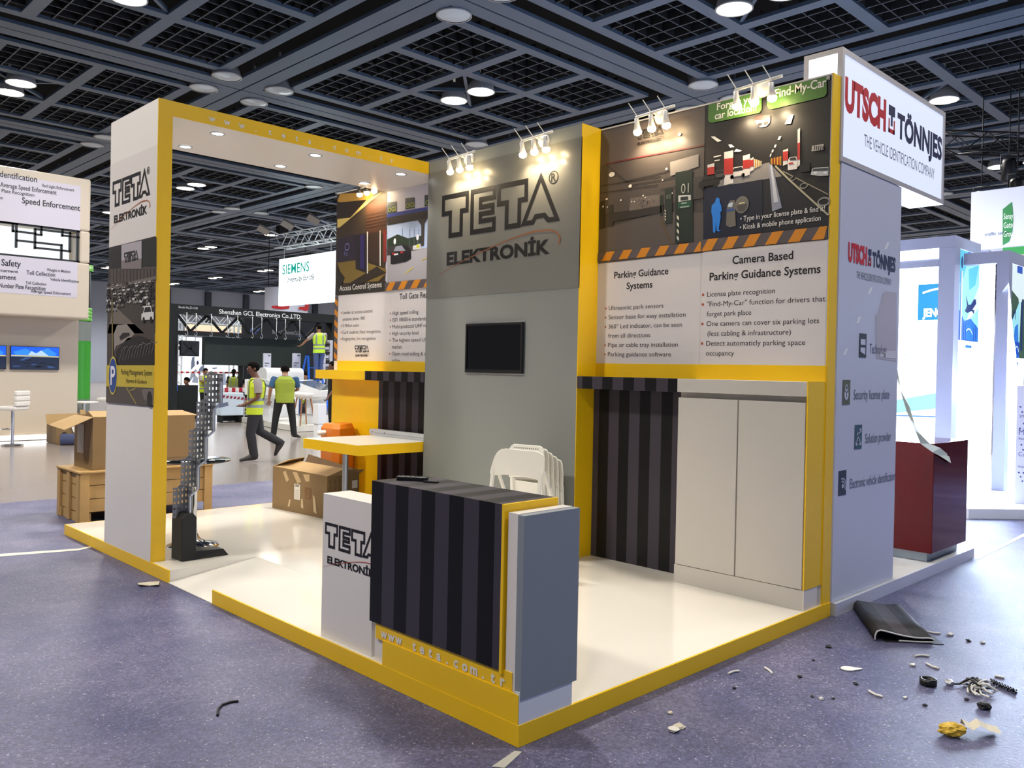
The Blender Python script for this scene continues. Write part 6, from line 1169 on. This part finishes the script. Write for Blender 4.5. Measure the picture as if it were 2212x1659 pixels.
BASEJ = dict(pel=(0, 0, .92), wst=(0, 0, 1.06), chs=(0, 0, 1.26), nkb=(-.01, 0, 1.44), nk=(.005, 0, 1.50), hd=(.02, 0, 1.61),
    hL=(0, .09, .89), kL=(.02, .09, .49), aL=(-.01, .09, .08), tL=(.14, .10, .035), hR=(0, -.09, .89), kR=(.02, -.09, .49), aR=(-.01, -.09, .08), tR=(.14, -.10, .035),
    sL=(-.01, .175, 1.40), eL=(-.03, .22, 1.13), wL=(.04, .23, .90), fL=(.07, .23, .80), sR=(-.01, -.175, 1.40), eR=(-.03, -.22, 1.13), wR=(.04, -.23, .90), fR=(.07, -.23, .80))
def person(label, loc, rz, sc, pose, skin, shirt, trousers, vest=None, sleeves='short', hair=HAIRM, lower=True, longhair=False, wide=1.0, bands=True):
    J = {k: Vector(v) for k, v in BASEJ.items()}
    for k, v in pose.items(): J[k] = Vector(v)
    t = thing('person', label, 'person', (0, 0, 0))
    pts = []; ed = []; rad = []
    def av(p, r, link=None):
        pts.append(tuple(p)); rad.append(r); i = len(pts)-1
        if link is not None: ed.append((link, i))
        return i
    up = (J['hd']-J['nk']).normalized(); fw = (J['tL']-J['aL']); hf = pose.get('face', (1, 0, 0)); hf = Vector(hf).normalized(); hf = (hf-up*hf.dot(up)).normalized(); hs = up.cross(hf)
    p0 = av(J['pel'], (.12, .09)); w = av(J['wst'], (.115, .085), p0); c = av(J['chs'], (.13, .095), w); n = av(J['nkb'], (.075, .07), c); nk = av(J['nk'], .052, n)
    jaw = av(J['hd']+up*(-.045)+hf*.022, (.062, .066), nk); h1 = av(J['hd']+up*.02+hf*.005, (.073, .088), jaw); h2 = av(J['hd']+up*.078-hf*.008, (.055, .066), h1)
    for s in 'LR':
        k = av(J['h'+s], .085, p0); k2 = av(J['k'+s], .055, k); k3 = av(J['a'+s], .036, k2); av(J['t'+s], .03, k3)
        a = av(J['s'+s], .052, c); b = av(J['e'+s], .038, a); wr = av(J['w'+s], .025, b); d = (J['f'+s]-J['w'+s]).normalized(); side = (J['e'+s]-J['w'+s]).cross(Vector((0, 0, 1)) if abs(d.z) < .8 else Vector((1, 0, 0))).normalized(); nrm = d.cross(side)
        pm = av(J['w'+s]+d*.055, (.034, .018), wr)
        for q, (L, o) in enumerate(((.075, -.03), (.085, -.010), (.08, .010), (.062, .028))):
            r0 = J['w'+s]+d*.085+side*o; f0 = av(r0, .0095, pm); f1 = av(r0+d*L*.5+nrm*.012+side*o*.2, .0085, f0); av(r0+d*L*.9+nrm*.034+side*o*.2, .007, f1)
        t0 = av(J['w'+s]+d*.035-side*.036+nrm*.01, .011, pm); av(J['w'+s]+d*.075-side*.055+nrm*.02, .0085, t0)
    body = skin_mesh('body', pts, ed, rad, skin, t); H = J['hd']
    mb = MB(); mb.loft([(H+up*.03+hf*.085, hs*.008, up*.004), (H+up*.0+hf*.098, hs*.012, up*.008), (H-up*.018+hf*.104, hs*.016, up*.010), (H-up*.024+hf*.085, hs*.018, up*.008)], skin, 8); part('nose', mb, t)
    for s in (1, -1):
        part('eye', MB().lathe([(.001, .004), (.011, .002), (.013, -.004)], H+up*.018+hf*.086+hs*.031*s, EYEW, 10, axis=hf).lathe([(.001, .0065), (.005, .005), (.006, .002)], H+up*.018+hf*.086+hs*.031*s, EYEB, 8, axis=hf), t)
        part('ear', MB().loft([(H+hs*.070*s-hf*.012, hf*.012, up*.022), (H+hs*.082*s-hf*.018, hf*.018, up*.030), (H+hs*.088*s-hf*.02, hf*.010, up*.020)], skin, 10), t)
    part('mouth', MB().loft([(H-up*.052+hf*.088-hs*.024, hf*.002, up*.002), (H-up*.05+hf*.095, hf*.005, up*.008), (H-up*.052+hf*.088+hs*.024, hf*.002, up*.002)], LIP, 8), t)
    b = bmesh.new(); bmesh.ops.create_uvsphere(b, u_segments=20, v_segments=14, radius=1); vv = []
    rg = random.Random(3)
    for v in b.verts:
        q = v.co; x, y, z = q.x*.098, q.y*.083, q.z*.098+.032
        if (x > .045 and z < .075) or z < -.055 or (x > .0 and z < .015): x, y, z = x*.6, y*.6, z*.6
        else: x *= rg.uniform(.98, 1.05); y *= rg.uniform(.98, 1.05); z *= rg.uniform(.99, 1.04)
        vv.append(H+hf*(x-.010)+hs*y+up*z)
    fs = [tuple(p.index for p in f.verts) for f in b.faces]; b.free(); mb = MB().add(vv, fs, hair, True)
    if longhair: mb.loft([(H-hf*.07+up*.02, hs*.06, hf*.035), (H-hf*.10-up*.10, hs*.05, hf*.03), (H-hf*.09-up*.2, hs*.025, hf*.018)], hair, 10)
    part('hair', mb, t)
    tf = Vector((1, 0, 0))
    def spine(z): 
        ch = [J['pel'], J['wst'], J['chs'], J['nkb']]; zs = [.92, 1.06, 1.26, 1.44]
        for i in range(3):
            if z <= zs[i+1] or i == 2: return ch[i].lerp(ch[i+1], (z-zs[i])/(zs[i+1]-zs[i]))
    sd = (J['sL']-J['sR']).normalized(); fd = sd.cross(Vector((0, 0, 1))).normalized()
    if fd.dot(Vector((1, 0, 0))) < 0: fd = -fd
    tor = [(.86, .165, .115), (.95, .168, .118), (1.05, .158, .112), (1.18, .172, .122), (1.30, .188, .125), (1.38, .19, .115), (1.435, .13, .085), (1.465, .07, .065)]
    def torso(k, lo, mats, name, lab=None):
        r = [q for q in tor if q[0] >= lo]; part(name, MB().loft([(spine(z), sd*a*k, fd*b_*k) for z, a, b_ in r], mats, 18, sup=2.5), t, lab)
    torso(1.0, .95 if vest else .90, shirt, 'shirt'); 
    for s in 'LR':
        A, B_, C2 = J['s'+s], J['e'+s], J['w'+s]; e = A.lerp(B_, .75) if sleeves == 'short' else B_; d = (B_-A).normalized(); x = d.cross(Vector((0, 1, .2))).normalized(); y = d.cross(x); r = [(A-d*.05, x*.05, y*.05), (A, x*.068, y*.068), (A.lerp(e, .5), x*.062, y*.062), (e, x*.06, y*.06)]
        if sleeves == 'long': d2 = (C2-B_).normalized(); x2 = d2.cross(Vector((0, 1, .2))).normalized(); y2 = d2.cross(x2); r += [(B_.lerp(C2, .5), x2*.045, y2*.045), (C2-d2*.02, x2*.036, y2*.036)]
        part('sleeve', MB().loft(r, shirt, 12), t)
    if vest:
        rr_ = [(.84, .185, .13), (.90, .184, .132), (.95, .182, .130), (1.00, .18, .128), (1.06, .178, .126), (1.11, .182, .128), (1.20, .192, .132), (1.30, .202, .136), (1.38, .178, .128), (1.43, .13, .098), (1.455, .10, .085)]
        mats = [vest, vest, REFL if bands else vest, vest, REFL if bands else vest, vest, vest, vest, vest, vest]
        vo = part('vest', MB().loft([(spine(z), sd*a, fd*b_) for z, a, b_ in rr_], mats, 20, sup=2.6), t)
        if bands:
            for s in (1, -1): 
                part('shoulder_band', MB().loft([(spine(z)+sd*.10*s-fd*b_*1.0, sd*.022, fd*.004) for z, b_ in ((1.08, .122), (1.2, .128), (1.3, .131), (1.38, .122), (1.43, .095))]+[(spine(1.455)+sd*.10*s, sd*.022, fd*.012)]+[(spine(z)+sd*.10*s+fd*b_*1.0, sd*.022, fd*.004) for z, b_ in ((1.43, .095), (1.38, .122), (1.3, .131), (1.2, .128), (1.08, .122))], REFL, 8), t, 'grey reflective band')
    if lower:
        mb = MB(); mb.loft([(J['pel'].lerp((J['hL']+J['hR'])/2, 1)+Vector((0, 0, -.08)), sd*.13, fd*.10), ((J['hL']+J['hR'])/2+Vector((0, 0, .02)), sd*.172, fd*.122), (J['pel']+Vector((0, 0, .06)), sd*.168, fd*.118), (J['wst'], sd*.155, fd*.11)], trousers, 16, sup=2.4)
        for s in 'LR':
            A, B_, C2 = J['h'+s], J['k'+s], J['a'+s]; d1 = (B_-A).normalized(); d2 = (C2-B_).normalized(); y = Vector((0, 1, 0)); x1 = y.cross(d1).normalized(); x2 = y.cross(d2).normalized(); xm = (x1+x2).normalized()
            mb.loft([(A+Vector((0, 0, .03)), x1*.105, y*.092), (A.lerp(B_, .45), x1*.092, y*.082), (B_, xm*.075, y*.068), (B_.lerp(C2, .5), x2*.07, y*.062), (C2-d2*.02, x2*.066, y*.058), (C2+d2*.01, x2*.064, y*.056)], trousers, 14)
        part('trousers', mb, t)
        for s in 'LR':
            A, T2 = J['a'+s], J['t'+s]; d = (T2-A); d_ = d.normalized(); L = d.length; y = Vector((0, 1, 0)); z = d_.cross(y); z = z if z.z > 0 or abs(z.z) < .3 else -z; so = A+(T2-A)*0
            hl = A-d_*.05; 
            part('shoe', MB().loft([(hl-z*.01, y*.028, z*.04), (hl+d_*.03, y*.04, z*.062), (A+d_*.05, y*.042, z*.058), (T2-d_*.02, y*.046, z*.036), (T2+d_*.05, y*.04, z*.026), (T2+d_*.075, y*.02, z*.015)], SHOE, 12, sup=2.6), t)
    t.location = loc; t.rotation_euler = (0, 0, rz); t.scale = (sc*wide, sc*wide, sc); return t
R = math.radians
# walking man, facing left
person('man in lime vest and grey shirt walking left across the pale floor', (4.34, 10.68, .008), R(157), .965, dict(
    pel=(0, 0, .90), wst=(-.01, 0, 1.05), chs=(-.03, 0, 1.26), nkb=(-.02, 0, 1.43), nk=(.0, 0, 1.49), hd=(.03, 0, 1.60), face=(1, 0, .22),
    hL=(0, .09, .88), kL=(.06, .09, .48), aL=(.0, .09, .085), tL=(.15, .10, .04), hR=(-.01, -.09, .88), kR=(-.10, -.09, .50), aR=(-.42, -.09, .30), tR=(-.36, -.09, .14),
    sL=(-.03, .18, 1.39), eL=(-.04, .22, 1.12), wL=(.15, .14, .98), fL=(.22, .06, .95), sR=(-.03, -.18, 1.39), eR=(-.02, -.22, 1.12), wR=(.16, -.13, .97), fR=(.23, -.05, .94)), SKIN1, M('tshirt_grey', '#9b938f', .8, 0, .06, 10), M('trousers_charcoal', '#26262a', .8, 0, .08, 10), LIME, wide=1.1)
person('man in dirty olive vest and blue shirt seen from behind beside the stool', (6.98, 14.36, .008), R(62), .95, dict(
    pel=(0, 0, .92), hL=(0, .10, .89), kL=(.0, .16, .49), aL=(-.02, .2, .085), tL=(.1, .24, .04), hR=(0, -.1, .89), kR=(.02, -.15, .49), aR=(-.01, -.19, .085), tR=(.10, -.26, .04),
    nk=(.03, 0, 1.49), hd=(.07, 0, 1.585), face=(.8, 0, -.6), sL=(0, .2, 1.39), eL=(-.03, .27, 1.13), wL=(.02, .29, .90), sR=(0, -.2, 1.39), eR=(.06, -.25, 1.14), wR=(.25, -.16, 1.10), fR=(.33, -.10, 1.12), fL=(.04, .30, .80)), SKIN2, M('shirt_steel_blue', '#2f567c', .8, 0, .08, 10), M('trousers_black', '#101013', .8, 0, .08, 10), LIMED, bands=False, wide=1.2)
q = at(716, 935, 2, .15)
person('man in black shirt and trousers partly hidden by the yellow panel', (q.x+.15, q.y+.1, .155) if False else (8.44, 14.72, .008), R(150), 1.0, dict(eL=(-.06, .25, 1.13), wL=(.10, .31, .93), fL=(.15, .32, .84), wR=(.0, -.25, .92)), SKIN1, M('shirt_black', '#131316', .8, 0, .08, 10), M('trousers_black', '#101013', .8, 0, .08, 10), None)
s_ = at(685, 700, 1, 18.75)
person('man in lime vest and jeans standing on the blue ladder', (s_.x, 18.62, s_.z-1.735*.93), R(70), .93, dict(sL=(.02, .18, 1.39), eL=(.12, .36, 1.22), wL=(.25, .48, 1.08), fL=(.30, .54, 1.04), eR=(.15, -.22, 1.2), wR=(.36, -.12, 1.2), fR=(.45, -.1, 1.2), kL=(.03, .08, .49), kR=(.08, -.08, .5), hd=(.08, .0, 1.59), nk=(.03, 0, 1.49), face=(1, .4, -.5)), SKIN2, M('tshirt_grey', '#9b938f', .8, 0, .06, 10), M('jeans_blue', '#46598a', .8, 0, .08, 12), M('vest_bright', '#c6f03c', .6, 0, .05, 8))
s_ = at(442, 796, 1, 23.3)
person('man in lime vest holding his hands up behind the steel sculpture top', (s_.x, 23.3, .008), R(-75), (s_.z)/1.72, dict(eL=(.12, .2, 1.2), wL=(.26, .06, 1.32), fL=(.3, .02, 1.38), eR=(.10, -.2, 1.2), wR=(.26, -.06, 1.28), fR=(.31, -.02, 1.33), hd=(.05, 0, 1.60), face=(.8, 0, -.5)), SKIN2, M('tshirt_grey', '#9b938f', .8, 0, .06, 10), M('trousers_black', '#101013', .8, 0, .08, 10), LIME)
s_ = at(505, 798, 1, 22.8)
person('person with dark ponytail in lime vest facing the lit white wall', (s_.x, 22.8, .008), R(60), s_.z/1.72, dict(eR=(.06, -.22, 1.14), wR=(.26, -.22, 1.05), fR=(.34, -.22, 1.02), hd=(.04, 0, 1.60)), SKIN2, M('shirt_black', '#131316', .8, 0, .08, 10), M('trousers_black', '#101013', .8, 0, .08, 10), LIMED, longhair=True)
CR = dict(pel=(-.1, 0, .42), wst=(-.06, 0, .56), chs=(.04, 0, .74), nkb=(.10, 0, .91), nk=(.12, 0, .97), hd=(.16, 0, 1.07), hL=(-.08, .1, .4), hR=(-.08, -.1, .4), kL=(.26, .14, .46), kR=(.26, -.14, .46), aL=(.06, .13, .085), aR=(.06, -.13, .085), tL=(.2, .14, .04), tR=(.2, -.14, .04), sL=(.08, .18, .86), sR=(.08, -.18, .86), eL=(.2, .24, .64), eR=(.2, -.24, .64), wL=(.38, .16, .58), wR=(.38, -.16, .58), fL=(.46, .12, .56), fR=(.46, -.12, .56))
def crouch(label, u, v, y, rz, skin, shirt, vest, h=1.17):
    s_ = at(u, v, 1, y); k = min(1.5, max(.8, s_.z/h)); t = person(label, (s_.x, y, .008), rz, 1, {}, skin, shirt, M('jeans_blue', '#46598a', .8, 0, .08, 12), None, lower=False) if False else None
    return s_
# crouching figures: the same body rules with a bent spine
def bent(label, u, v, y, rz, shirt, vest, trs):
    s_ = at(u, v, 1, y); k = s_.z/1.17; J = dict(CR)
    global tor_dummy
    return person_bent(label, (s_.x, y, .008), rz, k, J, shirt, vest, trs)
def person_bent(label, loc, rz, sc, J, shirt, vest, trs):
    t = thing('person', label, 'person', (0, 0, 0)); J = {k: Vector(v) for k, v in J.items()}; pts = []; ed = []; rad = []
    def av(p, r, l=None):
        pts.append(tuple(p)); rad.append(r)
        if l is not None: ed.append((l, len(pts)-1))
        return len(pts)-1
    a = av(J['pel'], .11); b = av(J['wst'], .105, a); c = av(J['chs'], .12, b); n = av(J['nkb'], .07, c); nk = av(J['nk'], .05, n); j = av(J['hd']+Vector((.02, 0, -.04)), .064, nk); h = av(J['hd']+Vector((0, 0, .03)), .082, j); av(J['hd']+Vector((-.01, 0, .08)), .06, h)
    for s in 'LR':
        k = av(J['h'+s], .08, a); k = av(J['k'+s], .055, k); k = av(J['a'+s], .036, k); av(J['t'+s], .03, k); k = av(J['s'+s], .052, c); k = av(J['e'+s], .038, k); w_ = av(J['w'+s], .026, k); d = (J['f'+s]-J['w'+s]).normalized(); pm = av(J['w'+s]+d*.05, (.032, .018), w_)
        for o in (-.028, -.01, .01, .028): f0 = av(J['w'+s]+d*.085+Vector((0, 0, o)), .0095, pm); av(J['w'+s]+d*(.15-abs(o))+Vector((0, 0, o*1.2-.01)), .0075, f0)
        av(J['w'+s]+d*.05+Vector((0, 0, .05)), .01, pm)
    skin_mesh('body', pts, ed, rad, SKIN2, t); sd = Vector((0, 1, 0)); ch = [J['pel'], J['wst'], J['chs'], J['nkb']]; rings = []
    for i, (p, a_, b_) in enumerate(zip(ch, (.17, .168, .19, .10), (.12, .118, .13, .08))): d = (ch[min(i+1, 3)]-ch[max(i-1, 0)]).normalized(); rings.append((p, sd*a_, sd.cross(d).normalized()*b_))
    part('vest' if vest else 'shirt', MB().loft(rings, vest or shirt, 16, sup=2.5), t)
    for s in 'LR': A, B_ = J['s'+s], J['e'+s]; d = (B_-A).normalized(); x = d.cross(sd).normalized(); y = d.cross(x); part('sleeve', MB().loft([(A-d*.04, x*.05, y*.05), (A, x*.066, y*.066), (A.lerp(B_, .75), x*.058, y*.058)], shirt, 12), t)
    mb = MB(); mb.loft([(J['pel']-Vector((0, 0, .06)), sd*.15, Vector((.11, 0, 0))), (J['pel']+Vector((0, 0, .05)), sd*.17, Vector((.12, 0, .02)))], trs, 14)
    for s in 'LR':
        A, B_, C2 = J['h'+s], J['k'+s], J['a'+s]; d1 = (B_-A).normalized(); d2 = (C2-B_).normalized(); x1, x2 = sd.cross(d1).normalized(), sd.cross(d2).normalized(); mb.loft([(A, x1*.1, sd*.09), (A.lerp(B_, .5), x1*.09, sd*.08), (B_, (x1+x2).normalized()*.08, sd*.07), (B_.lerp(C2, .5), x2*.07, sd*.062), (C2, x2*.06, sd*.055)], trs, 12)
    part('trousers', mb, t)
    for s in 'LR': A, T2 = J['a'+s], J['t'+s]; d = (T2-A).normalized(); z = Vector((0, 0, 1)); part('shoe', MB().loft([(A-d*.06-z*.02, sd*.03, z*.035), (A+d*.03-z*.01, sd*.042, z*.055), (T2, sd*.045, z*.035), (T2+d*.07, sd*.025, z*.02)], SHOE, 12), t)
    H = J['hd']; part('hair', MB().loft([(H+Vector((-.03, 0, -.02)), sd*.075, Vector((.06, 0, 0))), (H+Vector((-.02, 0, .05)), sd*.088, Vector((.09, 0, 0))), (H+Vector((-.01, 0, .11)), sd*.07, Vector((.075, 0, 0))), (H+Vector((0, 0, .145)), sd*.02, Vector((.025, 0, 0)))], HAIRM, 14), t)
    for s in (1, -1): part('eye', MB().lathe([(.001, .004), (.009, .002), (.011, -.004)], H+Vector((.075, .03*s, .02)), EYEB, 8, axis=(1, 0, 0)), t); part('ear', MB().loft([(H+Vector((-.01, .068*s, 0)), Vector((.012, 0, 0)), Vector((0, 0, .022))), (H+Vector((-.015, .088*s, 0)), Vector((.012, 0, 0)), Vector((0, 0, .02)))], SKIN2, 8), t)
    part('nose', MB().loft([(H+Vector((.078, 0, .02)), sd*.007, Vector((0, 0, .01))), (H+Vector((.1, 0, -.015)), sd*.014, Vector((0, 0, .008)))], SKIN2, 8), t)
    t.location = loc; t.rotation_euler = (0, 0, rz); t.scale = (sc, sc, sc); return t
SB = M('shirt_black', '#131316', .8, 0, .08, 10); JB = M('jeans_blue', '#46598a', .8, 0, .08, 12)
bent('crouching person with black hair behind the dark low panel', 412, 818, 22.3, R(200), SB, None, JB)
bent('crouching person in black right of the ponytailed person', 522, 820, 22.3, R(10), SB, None, SB)
bent('crouching person in bright lime vest below the blue ladder', 655, 806, 20.2, R(250), LIME, M('vest_bright', '#c6f03c', .6, 0, .05, 8), JB)
